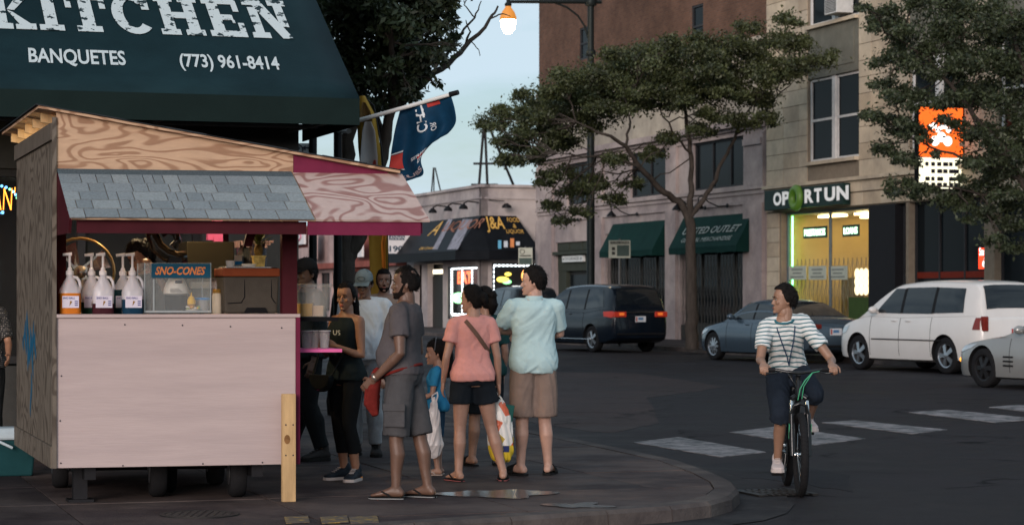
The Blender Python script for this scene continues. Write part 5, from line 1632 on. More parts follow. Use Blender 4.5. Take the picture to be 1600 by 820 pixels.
MB().rings([crect(ZK + .003, .016), crect(ZK + .02, .012), crect(gz1 - .001, .0)]).build('body', m_cool, cooler, bev=.012)
gz2 = KP(390, 419, .1)[1]
MB().fbox(K, g0 - .006, g1 + .004, .09, .45, gz1 + .001, gz2).build('lid', M('cooler_red_brown', (.17, .04, .015), .55), cooler, bev=.008)
CFa = lambda x: g0 + (g1 - g0) * x
mb = MB()
for pts in ([(.08, .28), (.32, .30), (.38, .45), (.38, .95)], [(.94, .28), (.90, .34), (.86, .45), (.86, .95)]):
    mb.tube([K(CFa(x), .104, ZK + (gz1 - ZK) * y) for x, y in pts], .0035, 6)
mb.build('moulded_line', m_black, cooler)
MB().prism([K(CFa(.36), .103, ZK + .004), K(CFa(.80), .103, ZK + .004), K(CFa(.75), .103, ZK + .045), K(CFa(.42), .103, ZK + .045)], KN * .004).build('bottom_notch', m_black, cooler)
tr = thing('metal_tray', 'shallow metal trays on the cooler lid', 'tray', K((g0 + g1) / 2, .25, gz2))
m_ss = M('stainless', (.5, .5, .52), .25, .95)
MB().fbox(K, g0 + .02, g1 - .05, .12, .42, gz2 + .001, gz2 + .012).build('tray', m_ss, tr, bev=.004)
MB().lathe(K(g0 + .22, .25, gz2 + .012), [(.05, 0), (.062, .02), (.058, .022)], 18).build('bowl', m_whp, tr, smooth=45)
MB().lathe(K(g0 + .07, .2, gz2 + .012), [(.03, 0), (.036, .045), (.034, .045)], 14).build('cup', MATS['cup_clear'], tr, smooth=45)
pp_ = K(ka(404, .25), .25, gz2 + .013)
pa = thing('pineapple', 'spiky pineapple top in a gold patterned pot on the cooler', 'fruit', pp_)
MB().rings([[pp_ + E1 * (x * s_) + E2 * (y * s_) + Z3 * z for x, y in ((-1, -1), (1, -1), (1, 1), (-1, 1))] for s_, z in ((.036, 0), (.043, .07), (.047, .072), (.047, .082))]).build('pot', M('gold_pot', (.45, .32, .10), .35, .5, var=.5, vs=40), pa)
MB().ell(pp_ + Z3 * .12, (.035, .035, .05), n=14, m=9).build('fruit', M('pineapple_skin', (.20, .12, .03), .7, var=.4, vs=50, bump=.6, bs=70), pa, smooth=60)
m_pleaf = M('pineapple_leaf', (.12, .14, .04), .5, var=.3, vs=20)
for k in range(26):
    t = k * 2.4; el = .35 + .9 * (k / 26); L = .10 + .09 * (k / 26)
    d_ = Vector((math.cos(t) * math.cos(el), math.sin(t) * math.cos(el), math.sin(el)))
    b0 = pp_ + Z3 * (.155 + .001 * k); sd_ = d_.cross(Z3).normalized() * .011
    mid = b0 + d_ * L * .55; tip = b0 + d_ * L + Vector((math.cos(t), math.sin(t), -.3)) * .02
    MB().add([b0 - sd_, b0 + sd_, mid + sd_ * .8, tip, mid - sd_ * .8, mid + Z3 * -.004], [(0, 1, 2, 5), (0, 5, 4), (5, 2, 3), (4, 5, 3)]).build('leaf', m_pleaf, pa)
# tub of juice and cups on the side shelf
tb = K(ka(486, .38), .38, ZC)
tub = thing('juice_tub', 'large clear tub with a lid and orange juice on the side tray', 'tub', tb)
m_tub = glassy('tub_clear', (.55, .55, .53), .28, .08)
MB().rings([sq_ring(tb, .115, .13, .002), sq_ring(tb, .135, .15, .22)]).build('tub', m_tub, tub, smooth=45)
MB().rings([sq_ring(tb, .145, .16, .222), sq_ring(tb, .147, .162, .24), sq_ring(tb, .138, .15, .248)]).build('lid', m_tub, tub, smooth=45)
MB().rings([sq_ring(tb - E1 * .055, .055, .11, .006), sq_ring(tb - E1 * .055, .058, .115, .10)]).build('juice', M('orange_juice', (.62, .33, .03), .3), tub, smooth=45)
MB().rings([sq_ring(tb + E1 * .035, .05, .10, .006), sq_ring(tb + E1 * .035, .052, .10, .085)]).build('fruit_water', M('peach_juice', (.55, .38, .24), .3), tub, smooth=45)
mb = MB(); mb.lathe(tb + E1 * .015 + Z3 * .01, [(.045, 0), (.058, .2)], 16); mb.build('inner_cup', m_tub, tub, smooth=45)
for k, px in enumerate((478, 492, 506)):
    c = K(ka(px, .4), .38 + .05 * (k % 2), sz_ + .013)
    t = thing('plastic_cup', ('leftmost clear cup on the pink side shelf', 'middle clear cup on the pink side shelf', 'right clear cup on the pink side shelf by the drink')[k], 'cup', c, group='clear cups on the side shelf')
    MB().lathe(c, [(.03, 0), (.044, .13), (.047, .133), (.043, .13), (.03, .004)], 16).build('body', m_tub, t, smooth=40)
    MB().lathe(c, [(.046, .127), (.049, .13), (.046, .134)], 16).build('rim', m_pump, t, smooth=40)
# fan at the left inside
fc_ = K(ka(125, 1.3), 1.3, KP(125, 425, 1.3)[1])
fan = thing('pedestal_fan', 'round chrome fan behind the syrup jugs', 'fan', fc_ - Z3 * (fc_.z - .34))
ringp = [fc_ + E1 * math.cos(t) * .26 + Z3 * math.sin(t) * .26 for t in [2 * math.pi * k / 28 for k in range(28)]]
MB().tube(ringp, .012, 6, closed=True).build('guard_ring', M('brass_ring', (.4, .3, .15), .3, .9), fan, smooth=60)
for k in range(4):
    t = k * math.pi / 2 + .5
    d_ = E1 * math.cos(t) + Z3 * math.sin(t); s_ = E1 * -math.sin(t) + Z3 * math.cos(t)
    MB().prism([fc_ + d_ * .04 - s_ * .02, fc_ + d_ * .22 - s_ * .08 + KN * .03, fc_ + d_ * .23 + s_ * .07, fc_ + d_ * .04 + s_ * .03], KN * .004).build('blade', m_ss, fan)
MB().lathe(fc_ + KN * .03, [(.05, -.05), (.05, .02), (.02, .04)], 14, axis=KN).build('hub', m_ss, fan, smooth=40)
MB().tube([fc_ - Z3 * .26, Vector((fc_.x, fc_.y, .36))], .018, 8).build('stand', m_black, fan)
MB().lathe(Vector((fc_.x, fc_.y, .336)), [(.18, 0), (.16, .03), (.03, .04)], 18).build('base', m_black, fan)
# shelf at the back with pots
bs0, bs1, bsz = ka(352, 2.2), ka(425, 2.2), KP(390, 418, 2.2)[1]
shf = thing('back_table', 'low table at the back of the stand with pots', 'table', K((bs0 + bs1) / 2, 2.2, ZBOT + .07))
MB().fbox(K, bs0 - .1, bs1, 2.0, 2.45, bsz - .03, bsz).build('top', m_steel, shf)
for a in (bs0 - .06, bs1 - .06):
    MB().fbox(K, a, a + .04, 2.05, 2.09, ZBOT + .071, bsz - .03).build('leg', m_steel, shf)
pc = K(ka(393, 2.2), 2.2, bsz + .001)
t = thing('steel_pot', 'big steel pot with a draped cloth at the back of the stand', 'pot', pc)
MB().lathe(pc, [(.12, 0), (.125, .01), (.125, .19), (.13, .195), (.13, .205)], 22).build('body', m_ss, t, smooth=45)
m_clo = M('pink_grey_cloth', (.25, .17, .18), .9, var=.4, vs=25)
mb = MB()
for k in range(12):
    a = -.14 + k * .025
    mb.fbox(lambda x, y, z: pc + E1 * x + E2 * y + Z3 * z, a, a + .016, -.15, .12, .16 + .02 * (k % 3), .215 + .004 * (k % 2))
mb.build('cloth', m_clo, t)
pc = K(ka(363, 2.2), 2.15, bsz + .001)
t = thing('carton', 'white and blue carton beside the steel pot', 'carton', pc)
MB().fbox(lambda x, y, z: pc + E1 * x + E2 * y + Z3 * z, -.05, .06, -.05, .05, 0, .1).build('body', m_whp, t)
MB().fbox(lambda x, y, z: pc + E1 * x + E2 * y + Z3 * z, -.051, .061, -.054, -.0505, .02, .05).build('band', MATS['blue_lid'], t)
# dark fridge behind the case
fr = K(ka(295, 1.9), 1.9, 0)
t = thing('black_fridge', 'dark appliance box behind the sno-cone case', 'appliance', fr + Z3 * (ZBOT + .07))
MB().fbox(lambda x, y, z: fr + E1 * x + E2 * y + Z3 * z, -.05, .33, -.2, .25, ZBOT + .071, KP(300, 378, 1.9)[1]).build('cabinet', M('appliance_black', (.02, .017, .012), .35), t, bev=.01)
MB().fbox(lambda x, y, z: fr + E1 * x + E2 * y + Z3 * z, -.02, .30, -.215, -.201, 1.55, 1.60).build('handle', m_alu, t)
# camping cooler on the pavement at the left
cc = G(16, 742)
t = thing('picnic_cooler', 'dark teal picnic cooler with a pale lid on the pavement left of the stand', 'cooler', cc)
CF = lambda x, y, z: cc + W3 * x + U3 * y + Z3 * z
def crect2(z, sx, sy): return [CF(-sx, -sy, z), CF(sx, -sy, z), CF(sx, sy, z), CF(-sx, sy, z)]
MB().rings([crect2(.0, .17, .12), crect2(.3, .2, .15)]).build('body', M('cooler_teal', (.012, .05, .055), .5), t, bev=.015)
MB().rings([crect2(.301, .215, .165), crect2(.34, .215, .165), crect2(.40, .16, .12)]).build('lid', M('pale_blue_lid', (.40, .47, .5), .5), t, bev=.02)
MB().tube([CF(-.22, 0, .25), CF(-.24, -.08, .30), CF(-.10, -.20, .29), CF(.0, -.20, .24)], .012, 8).build('handle', MATS['pale_blue_lid'], t, smooth=60)
# ================================================================= vehicles
def interp(tab, x):
    if x <= tab[0][0]: return tab[0][1]
    for (a, va), (b, vb) in zip(tab, tab[1:]):
        if x <= b:
            t = (x - a) / (b - a)
            return va + (vb - va) * t
    return tab[-1][1]
def smooth_tab(tab, n=60):
    """Catmull-Rom through control points (x, v), returns dense table"""
    out = []
    for i in range(len(tab) - 1):
        p0 = tab[max(i - 1, 0)]; p1 = tab[i]; p2 = tab[i + 1]; p3 = tab[min(i + 2, len(tab) - 1)]
        for k in range(8):
            t = k / 8
            m1 = (p2[1] - p0[1]) / max(1e-6, p2[0] - p0[0]) * (p2[0] - p1[0]); m2 = (p3[1] - p1[1]) / max(1e-6, p3[0] - p1[0]) * (p2[0] - p1[0])
            h = (2 * t ** 3 - 3 * t * t + 1) * p1[1] + (t ** 3 - 2 * t * t + t) * m1 + (-2 * t ** 3 + 3 * t * t) * p2[1] + (t ** 3 - t * t) * m2
            out.append((p1[0] + (p2[0] - p1[0]) * t, h))
    out.append(tab[-1])
    return out
m_tglass = glass('tinted_car_glass', (.009, .012, .015), .04, 1.0, .45)
m_trim = M('black_trim', (.012, .012, .013), .5)
m_chrome = M('chrome', (.6, .6, .6), .15, 1.0)
m_tail = glow('tail_lamp_red', (1, .07, .015), .05, (.35, .02, .01))
m_tailoff = M('tail_lamp_unlit', (.16, .018, .012), .25, coat=.8)
m_tailo = glow('tail_lamp_orange', (1, .22, .03), .28, (.5, .1, .02))
m_head = M('head_lamp_lens', (.45, .47, .48), .12, .3, coat=1.0)
m_amber = glow('amber_lamp', (1, .35, .03), 1.6, (.6, .25, .02))
def make_wheel(r, w, mrim, nspoke, dark=False):
    """tyre and rim meshes, axle along y, outside at +y"""
    prof = [(r * .66, .01), (r * .9, .0), (r * .985, .03), (r, .06), (r, w - .05), (r * .985, w - .02), (r * .9, w), (r * .67, w - .008)]
    ty = MB().rings([[Vector((q * math.cos(2 * math.pi * k / 36), h - w, q * math.sin(2 * math.pi * k / 36))) for k in range(36)] for q, h in prof], closed=True).mesh('tyre', 50)
    rb = MB()
    n = 36
    def circ(rr, y): return [Vector((rr * math.cos(2 * math.pi * k / n), y, rr * math.sin(2 * math.pi * k / n))) for k in range(n)]
    rb.rings([circ(r * .67, -.01), circ(r * .66, -.022), circ(r * .60, -.03), circ(r * .58, -.10)], cap=False)
    for k in range(nspoke):
        t = 2 * math.pi * k / nspoke
        d = Vector((math.cos(t), 0, math.sin(t))); s = Vector((-math.sin(t), 0, math.cos(t)))
        w0, w1 = r * .10, r * (.13 if nspoke < 8 else .07)
        y0, y1 = -.012, -.03
        pts = [d * r * .12 - s * w0, d * r * .12 + s * w0, d * r * .62 + s * w1, d * r * .62 - s * w1]
        ys = [y0, y0, y1, y1]
        rb.hexa([p + Vector((0, y - .03, 0)) for p, y in zip(pts, ys)] + [p + Vector((0, y, 0)) for p, y in zip(pts, ys)])
    rb.lathe((0, -.05, 0), [(r * .18, 0), (r * .18, .036), (r * .12, .046), (.001, .048)], 20, axis=(0, 1, 0))
    rm = rb.mesh('rim', 40)
    bk = MB().lathe((0, -.11, 0), [(.001, 0), (r * .60, 0), (r * .60, .004)], 24, axis=(0, 1, 0)).mesh('brake_disc', 40)
    return ty, rm, bk
def car(name, label, cat, loc, rotz, sp, paint, rimm=None, group=None, lit=False):
    zk = sp.get('zk', 1.0)
    if zk != 1.0:
        sp = dict(sp)
        for key in ('top', 'bot', 'roof', 'handles'):
            sp[key] = [(x, z * zk) for x, z in sp[key]]
        sp['win'] = [tuple((x, z * zk) for x, z in q) for q in sp['win']]
        for key in ('headlamp', 'taillamp'):
            sp[key] = [(x, z * zk) for x, z in sp[key]]
        for key in ('platez', 'bz', 'gz', 'r'):
            sp[key] = sp[key] * zk
        if 'chrome' in sp: sp['chrome'] *= zk
        if 'mold' in sp: sp['mold'] = (*sp['mold'][:2], sp['mold'][2] * zk)
        sp['mirror'] = (sp['mirror'][0], sp['mirror'][1] * zk)
        y_, z_, w_, h_ = sp['rear_lamp']; sp['rear_lamp'] = (y_, z_ * zk, w_, h_)
    L, W, H = sp['L'], sp['W'], sp['H']
    t = thing(name, label, cat, loc, rotz, group)
    zt = smooth_tab(sp['top']); hw = smooth_tab([(x, v * W / 2) for x, v in sp['wid']]); zb = smooth_tab(sp['bot'])
    def sec(x):
        a, b, h = interp(zt, x), interp(zb, x), interp(hw, x)
        dz = a - b
        pr = [(0, b), (.84 * h, b), (.955 * h, b + .05 * dz), (.99 * h, b + .22 * dz), (h, b + .42 * dz), (.998 * h, b + .60 * dz), (.985 * h, b + .74 * dz), (.965 * h, b + .86 * dz), (.935 * h, a - .03 * dz), (.87 * h, a), (.6 * h, a + sp.get('crown', .03) * .6), (0, a + sp.get('crown', .03))]
        return pr
    X = lambda xb: L / 2 - xb
    xs = sorted(set([0, .015, .05, .1, .18, .3] + [L * k / 44 for k in range(3, 42)] + [L - .3, L - .18, L - .1, L - .05, L - .015, L]))
    rings = []
    for x in xs:
        pr = sec(x)
        rings.append([Vector((X(x), y, z)) for y, z in pr] + [Vector((X(x), -y, z)) for y, z in pr[-2:0:-1]])
    body = MB().rings(rings)
    me = body.mesh('body', 38)
    # wheel wells
    tmp = bpy.data.objects.new('tmp_body', me); me.materials.append(paint); me.materials.append(m_trim); COL.objects.link(tmp)
    cut = MB()
    axles = (sp['fo'], sp['fo'] + sp['wb'])
    for ax_ in axles:
        for s in (-1, 1):
            y1 = W / 2 + .2
            cut.lathe((X(ax_), s * (W / 2 - .30), sp['r'] + .01), [(sp['r'] * 1.13, 0), (sp['r'] * 1.13, .6)], 32, axis=(0, s, 0))
    cm = cut.mesh('cut'); cm.materials.append(m_trim)
    co = bpy.data.objects.new('tmp_cut', cm); COL.objects.link(co)
    md = tmp.modifiers.new('b', 'BOOLEAN'); md.object = co; md.operation = 'DIFFERENCE'; md.solver = 'EXACT'; md.material_mode = 'TRANSFER'
    dg = bpy.context.evaluated_depsgraph_get()
    bme = bpy.data.meshes.new_from_object(tmp.evaluated_get(dg))
    bpy.data.objects.remove(tmp); bpy.data.objects.remove(co)
    bme.polygons.foreach_set('use_smooth', [True] * len(bme.polygons)); bme.set_sharp_from_angle(angle=R(38))
    bo = bpy.data.objects.new('body', bme); put(bo, t)
    # greenhouse
    rf = smooth_tab(sp['roof']); x0, x1 = sp['roof'][0][0], sp['roof'][-1][0]
    tum = sp.get('tum', .30)
    def gh(x):
        b = interp(zt, x) - .02; h = interp(hw, x) * .93; z = interp(rf, x)
        g = h - max(0, z - b) * tum
        return b, h, z, g
    rings = []
    n = 40
    for k in range(n + 1):
        x = x0 + (x1 - x0) * k / n
        b, h, z, g = gh(x)
        e = max(.0, min(.05, (z - b) * .3))
        pr = [(h, b), ((h + g) / 2 + .012, (b + z) / 2), (g, z - e), (g - .05, z - e * .35), (g * .6, z + .012), (0, z + .02)]
        rings.append([Vector((X(x), y, z_)) for y, z_ in pr] + [Vector((X(x), -y, z_)) for y, z_ in pr[-2::-1]])
    MB().rings(rings).build('roof', paint, t, world=False, smooth=35)
    def side_pt(x, z, s, off):
        b, h, zr, g = gh(x)
        e = max(.0, min(.05, (zr - b) * .3))
        q = min(1.0, max(0, (z - b) / max(.02, zr - e - b)))
        y = (h + (g - h) * q) + .024 * q * (1 - q) * 2
        return Vector((X(x), s * (y + off), z + off * .25))
    for s in (1, -1):
        for q in sp['win']:
            mb = MB(); nx, nz_ = 8, 4
            for i in range(nx + 1):
                for j in range(nz_ + 1):
                    u_, v_ = i / nx, j / nz_
                    x = (q[0][0] * (1 - u_) + q[1][0] * u_) * (1 - v_) + (q[3][0] * (1 - u_) + q[2][0] * u_) * v_
                    z = (q[0][1] * (1 - u_) + q[1][1] * u_) * (1 - v_) + (q[3][1] * (1 - u_) + q[2][1] * u_) * v_
                    mb.v.append(tuple(side_pt(x, z, s, .008)))
            for i in range(nx):
                for j in range(nz_):
                    b_ = i * (nz_ + 1) + j; mb.f.append((b_, b_ + 1, b_ + nz_ + 2, b_ + nz_ + 1)); mb.m.append(0)
            mb.build('side_window', m_tglass, t, world=False, smooth=180)
        # dark strip between the windows
        zs_ = [p[1] for q in sp['win'] for p in q]
        for q, q2 in zip(sp['win'], sp['win'][1:]):
            c_ = [(q[1][0], q[1][1]), (q2[0][0], q2[0][1]), (q2[3][0], q2[3][1]), (q[2][0], q[2][1])]
            mb = MB()
            for k in range(6):
                f = k / 5
                for p, q_ in ((c_[0], c_[3]), (c_[1], c_[2])):
                    mb.v.append(tuple(side_pt(p[0] + (q_[0] - p[0]) * f, p[1] + (q_[1] - p[1]) * f, s, .008)))
                if k: mb.f.append((2 * k - 2, 2 * k - 1, 2 * k + 1, 2 * k)); mb.m.append(0)
            mb.build('window_pillar', m_trim, t, world=False)
    def top_patch(xa, xb, fr, mat, nm, off=.008):
        mb = MB(); nx, ny = 8, 10
        for i in range(nx + 1):
            x = xa + (xb - xa) * i / nx
            b, h, z, g = gh(x)
            for j in range(ny + 1):
                v = -1 + 2 * j / ny
                yy = v * g * fr; av = abs(yy) / max(.05, g)
                zz_ = z + (.02 - .008 * av if av < .6 else .012 - (av - .6) * .06)
                dx = -off if xa < L / 2 else off
                mb.v.append((X(x) - dx, yy, zz_ + off))
        for i in range(nx):
            for j in range(ny):
                b_ = i * (ny + 1) + j; mb.f.append((b_, b_ + 1, b_ + ny + 2, b_ + ny + 1)); mb.m.append(0)
        return mb.build(nm, mat, t, world=False, smooth=180)
    top_patch(*sp['ws'], .90, m_tglass, 'windscreen'); top_patch(*sp['rw'], .88, m_tglass, 'rear_window')
    # body patches that follow the surface
    def surf(x, q):
        pr = sec(x); q = q * (len(pr) - 1); i = min(int(q), len(pr) - 2); f = q - i
        return pr[i][0] + (pr[i + 1][0] - pr[i][0]) * f, pr[i][1] + (pr[i + 1][1] - pr[i][1]) * f
    def zq(x, z):
        pr = sec(x)
        for i in range(1, len(pr) - 3):
            if pr[i][1] <= z <= pr[i + 1][1]:
                f = (z - pr[i][1]) / max(1e-6, pr[i + 1][1] - pr[i][1]); return pr[i][0] + (pr[i + 1][0] - pr[i][0]) * f
        return pr[4][0]
    def patch(quad, mat, nm, s, off=.008, nx=6, nz_=4, th=0):
        mb = MB()
        for i in range(nx + 1):
            for j in range(nz_ + 1):
                u_, v_ = i / nx, j / nz_
                x = (quad[0][0] * (1 - u_) + quad[1][0] * u_) * (1 - v_) + (quad[3][0] * (1 - u_) + quad[2][0] * u_) * v_
                z = (quad[0][1] * (1 - u_) + quad[1][1] * u_) * (1 - v_) + (quad[3][1] * (1 - u_) + quad[2][1] * u_) * v_
                xx = X(x) + (off if x < .3 else -off if x > L - .3 else 0)
                mb.v.append((xx, s * (zq(x, z) + off), z))
        for i in range(nx):
            for j in range(nz_):
                b_ = i * (nz_ + 1) + j; mb.f.append((b_, b_ + 1, b_ + nz_ + 2, b_ + nz_ + 1)); mb.m.append(0)
        o_ = mb.build(nm, mat, t, world=False, smooth=180)
        return o_
    for s in (1, -1):
        for xd in sp['doors']:
            mb = MB()
            zlo, zhi = interp(zb, xd) + .12, interp(zt, xd) - .03
            mb.tube([(X(xd), s * (zq(xd, zlo + (zhi - zlo) * k / 8) + .0005), zlo + (zhi - zlo) * k / 8) for k in range(9)], .006, 4)
            mb.build('door_seam', m_trim, t, world=False)
        for xh, zh in sp['handles']:
            MB().ell((X(xh), s * (zq(xh, zh) + .012), zh), (.10, .02, .016), n=10, m=7).build('door_handle', sp.get('hmat', paint), t, world=False, smooth=180)
        if 'mold' in sp:
            xa, xb, z = sp['mold']
            mb = MB(); mb.tube([(X(xa + (xb - xa) * k / 10), s * (zq(xa + (xb - xa) * k / 10, z) + .004), z) for k in range(11)], .014, 6)
            mb.build('side_moulding', sp.get('moldm', m_trim), t, world=False, smooth=180)
        patch(sp['headlamp'], m_head, 'headlamp', s)
        tl = patch(sp['taillamp'], m_tail if lit else m_tailoff, 'tail_lamp', s, .012)
        mx, mz = sp['mirror']
        ym = side_pt(mx, mz, 1, 0).y
        mo = MB(); mo.ell((X(mx), s * (ym + .13), mz + .06), (.075, .11, .075), n=12, m=8); mo.tube([(X(mx), s * (ym - .02), mz), (X(mx), s * (ym + .08), mz + .04)], .03, 6)
        mo.build('door_mirror', sp.get('mirm', paint), t, world=False, smooth=60)
    # rear face fittings
    zr_ = sp['platez']
    xr = L + .012
    def rear_x(z):
        return X(L)
    pl = MB().box((X(L) - .006, 0, zr_), (.014, .33, .16)).build('licence_plate', M('plate_white', (.55, .56, .58), .4), t, world=False)
    MB().box((X(L) - .016, .0, zr_ + .01), (.006, .16, .07)).build('plate_print', M('plate_blue', (.08, .18, .32), .5), pl, world=False)
    MB().box((X(L) - .016, .13, zr_), (.006, .04, .12)).build('plate_print', M('plate_red', (.35, .06, .05), .5), pl, world=False)
    for s in (1, -1):
        y_, z_, w_, h_ = sp['rear_lamp']
        lp = MB().box((X(L) + .03, s * y_, z_), (.12, w_, h_)).build('rear_lamp', m_tail if lit else m_tailoff, t, world=False, bev=.02)
        MB().box((X(L) - .036, s * (y_ - w_ * .1), z_ + .01), (.008, w_ * .4, h_ * .5)).build('lamp_lens', m_tailo if lit else m_tailoff, lp, world=False, bev=.003)
    MB().box((X(L) + .02, 0, sp['bz']), (.10, W * .78, .05)).build('bumper_strip', m_trim, t, world=False, bev=.01)
    if 'chrome' in sp:
        MB().box((X(L) - .004, 0, sp['chrome']), (.02, W * .62, .03)).build('chrome_bar', m_chrome, t, world=False, bev=.005)
    MB().tube([(X(sp['ws'][1] + .1), 0, interp(rf, sp['ws'][1] + .1)), (X(sp['ws'][1] + .1), 0, interp(rf, sp['ws'][1] + .1) + .01)], .02, 6).build('roof_antenna_base', m_trim, t, world=False)
    # grille
    MB().box((X(0) + .0, 0, sp['gz']), (.03, W * .5, .14)).build('grille', m_trim, t, world=False, bev=.01)
    # wheels
    ty, rm, bk = make_wheel(sp['r'], .22, rimm or m_rim, sp.get('spokes', 5))
    for ax_ in axles:
        for s in (1, -1):
            e = bpy.data.objects.new('wheel', ty)
            if not ty.materials: ty.materials.append(m_rub)
            put(e, t); e.location = (X(ax_), s * (W / 2 - .035), sp['r']); e.rotation_euler = (0, 0, 0 if s > 0 else math.pi)
            for nm, mm, mt in (('rim', rm, rimm or m_rim), ('brake_disc', bk, m_trim)):
                if not mm.materials: mm.materials.append(mt)
                c_ = bpy.data.objects.new(nm, mm); put(c_, e)
    return t
def paint(name, col, rough=.28, metal=0.0):
    return M(name, col, rough, metal, var=.04, vs=2, coat=.45, spec=.35)
VAN = dict(zk=1.09, L=5.13, W=1.96, H=1.74, r=.345, fo=.95, wb=3.06, crown=.03, tum=.26,
    top=[(0, .62), (.08, .76), (.35, .90), (.9, 1.02), (1.35, 1.08), (2.4, 1.06), (4.0, 1.09), (4.9, 1.10), (5.08, 1.06), (5.13, 1.0)],
    wid=[(0, .62), (.05, .74), (.18, .87), (.45, .96), (1.0, 1.0), (4.2, 1.0), (4.8, .97), (5.03, .92), (5.10, .86), (5.13, .80)],
    bot=[(0, .34), (.1, .25), (.5, .21), (2.5, .2), (4.6, .23), (5.0, .30), (5.13, .38)],
    roof=[(.95, 1.02), (1.15, 1.17), (1.6, 1.44), (2.1, 1.66), (2.6, 1.72), (3.4, 1.745), (4.3, 1.73), (4.75, 1.69), (4.88, 1.60), (5.0, 1.33), (5.09, 1.06)],
    ws=(1.12, 2.05), rw=(4.84, 5.04),
    win=[((1.55, 1.13), (2.42, 1.12), (2.42, 1.60), (2.10, 1.60)), ((2.52, 1.12), (3.50, 1.12), (3.50, 1.625), (2.52, 1.615)), ((3.60, 1.13), (4.55, 1.15), (4.48, 1.60), (3.60, 1.62))],
    doors=[1.42, 2.47, 3.55], handles=[(2.25, .98), (2.75, .98)], mold=(1.5, 3.9, .62), headlamp=[(.06, .66), (.50, .74), (.62, .88), (.20, .80)],
    taillamp=[(4.88, .84), (5.06, .84), (5.04, 1.06), (4.93, 1.06)], mirror=(1.62, 1.13), platez=.80, rear_lamp=(.79, .95, .12, .30), bz=.48, gz=.60)
ODY = dict(VAN); ODY.update(top=[(0, .60), (.08, .76), (.35, .90), (.9, 1.02), (1.35, 1.08), (2.4, 1.05), (3.6, 1.04), (4.3, 1.10), (4.9, 1.12), (5.08, 1.08), (5.13, 1.0)],
    taillamp=[(4.72, .93), (5.07, .90), (5.06, 1.06), (4.66, 1.05)], rear_lamp=(.66, .98, .40, .15), chrome=1.03, mold=(1.4, 4.0, .34), moldm=m_chrome, platez=.86,
    win=[((1.55, 1.13), (2.42, 1.11), (2.42, 1.60), (2.10, 1.60)), ((2.52, 1.11), (3.50, 1.10), (3.50, 1.625), (2.52, 1.615)), ((3.60, 1.11), (4.62, 1.17), (4.40, 1.60), (3.60, 1.62))])
SED = dict(zk=1.04, L=4.85, W=1.86, H=1.44, r=.335, fo=.88, wb=2.85, crown=.035, tum=.36,
    top=[(0, .55), (.07, .66), (.35, .76), (.9, .86), (1.4, .93), (2.4, .92), (3.6, .96), (4.3, 1.0), (4.72, .99), (4.82, .92), (4.85, .82)],
    wid=[(0, .55), (.05, .70), (.18, .85), (.5, .96), (1.0, 1.0), (3.9, 1.0), (4.4, .96), (4.7, .88), (4.82, .80), (4.85, .74)],
    bot=[(0, .30), (.1, .22), (.5, .19), (2.5, .18), (4.4, .22), (4.75, .30), (4.85, .38)],
    roof=[(1.25, .90), (1.5, 1.03), (1.9, 1.24), (2.2, 1.37), (2.6, 1.43), (3.0, 1.43), (3.4, 1.38), (3.8, 1.24), (4.15, 1.08), (4.35, .98)],
    ws=(1.38, 2.2), rw=(3.45, 4.2),
    win=[((1.75, .98), (2.62, .98), (2.62, 1.34), (2.25, 1.32)), ((2.70, .98), (3.55, 1.0), (3.32, 1.31), (2.70, 1.34)), ((3.60, 1.02), (3.85, 1.05), (3.55, 1.22), (3.40, 1.27))],
    doors=[1.55, 2.66, 3.62], handles=[(2.45, .86), (3.42, .88)], headlamp=[(.10, .56), (.55, .66), (.68, .75), (.22, .68)],
    taillamp=[(4.35, .80), (4.70, .78), (4.70, .90), (4.45, .92)], mirror=(1.85, .98), platez=.72, rear_lamp=(.58, .84, .34, .11), bz=.40, gz=.46, spokes=10, pillar=True)
CPE = dict(SED); CPE.update(L=4.48, W=1.76, r=.33, fo=.90, wb=2.56, tum=.42, crown=.04,
    top=[(0, .50), (.07, .62), (.35, .72), (.85, .80), (1.4, .86), (2.2, .84), (3.3, .90), (4.1, .93), (4.35, .92), (4.46, .84), (4.48, .76)],
    wid=[(0, .52), (.05, .70), (.18, .86), (.5, .97), (.95, 1.0), (2.2, .96), (3.5, 1.0), (4.1, .94), (4.4, .82), (4.48, .72)],
    bot=[(0, .24), (.1, .18), (.5, .16), (2.5, .16), (4.1, .2), (4.4, .28), (4.48, .36)],
    roof=[(1.35, .84), (1.6, .95), (2.0, 1.14), (2.4, 1.25), (2.7, 1.27), (3.1, 1.22), (3.6, 1.08), (3.95, .97), (4.1, .92)],
    ws=(1.5, 2.3), rw=(3.1, 3.9), win=[((1.95, .91), (2.95, .91), (2.85, 1.17), (2.4, 1.18)), ((3.02, .92), (3.45, .96), (3.25, 1.08), (2.98, 1.15))],
    doors=[1.65, 3.0], handles=[(2.75, .80)], headlamp=[(.14, .56), (.60, .66), (.78, .74), (.32, .69)], taillamp=[(4.1, .74), (4.36, .72), (4.36, .84), (4.15, .86)], mirror=(1.95, .92),
    platez=.62, rear_lamp=(.55, .78, .32, .12), bz=.36, gz=.34, spokes=6)
p_blk = M('black_car_paint', (.004, .007, .012), .2, 0, var=.04, vs=2, coat=.3, spec=.2); p_wht = paint('white_car_paint', (.60, .57, .54), .3); p_blu = paint('blue_grey_car_paint', (.055, .08, .105), .22, .4); p_slv = paint('silver_car_paint', (.25, .25, .24), .28, .3); p_suv = M('dark_suv_paint', (.008, .012, .015), .25, 0, var=.04, coat=.12, spec=.2)
m_rimd = M('dark_alloy', (.03, .03, .032), .35, .6)
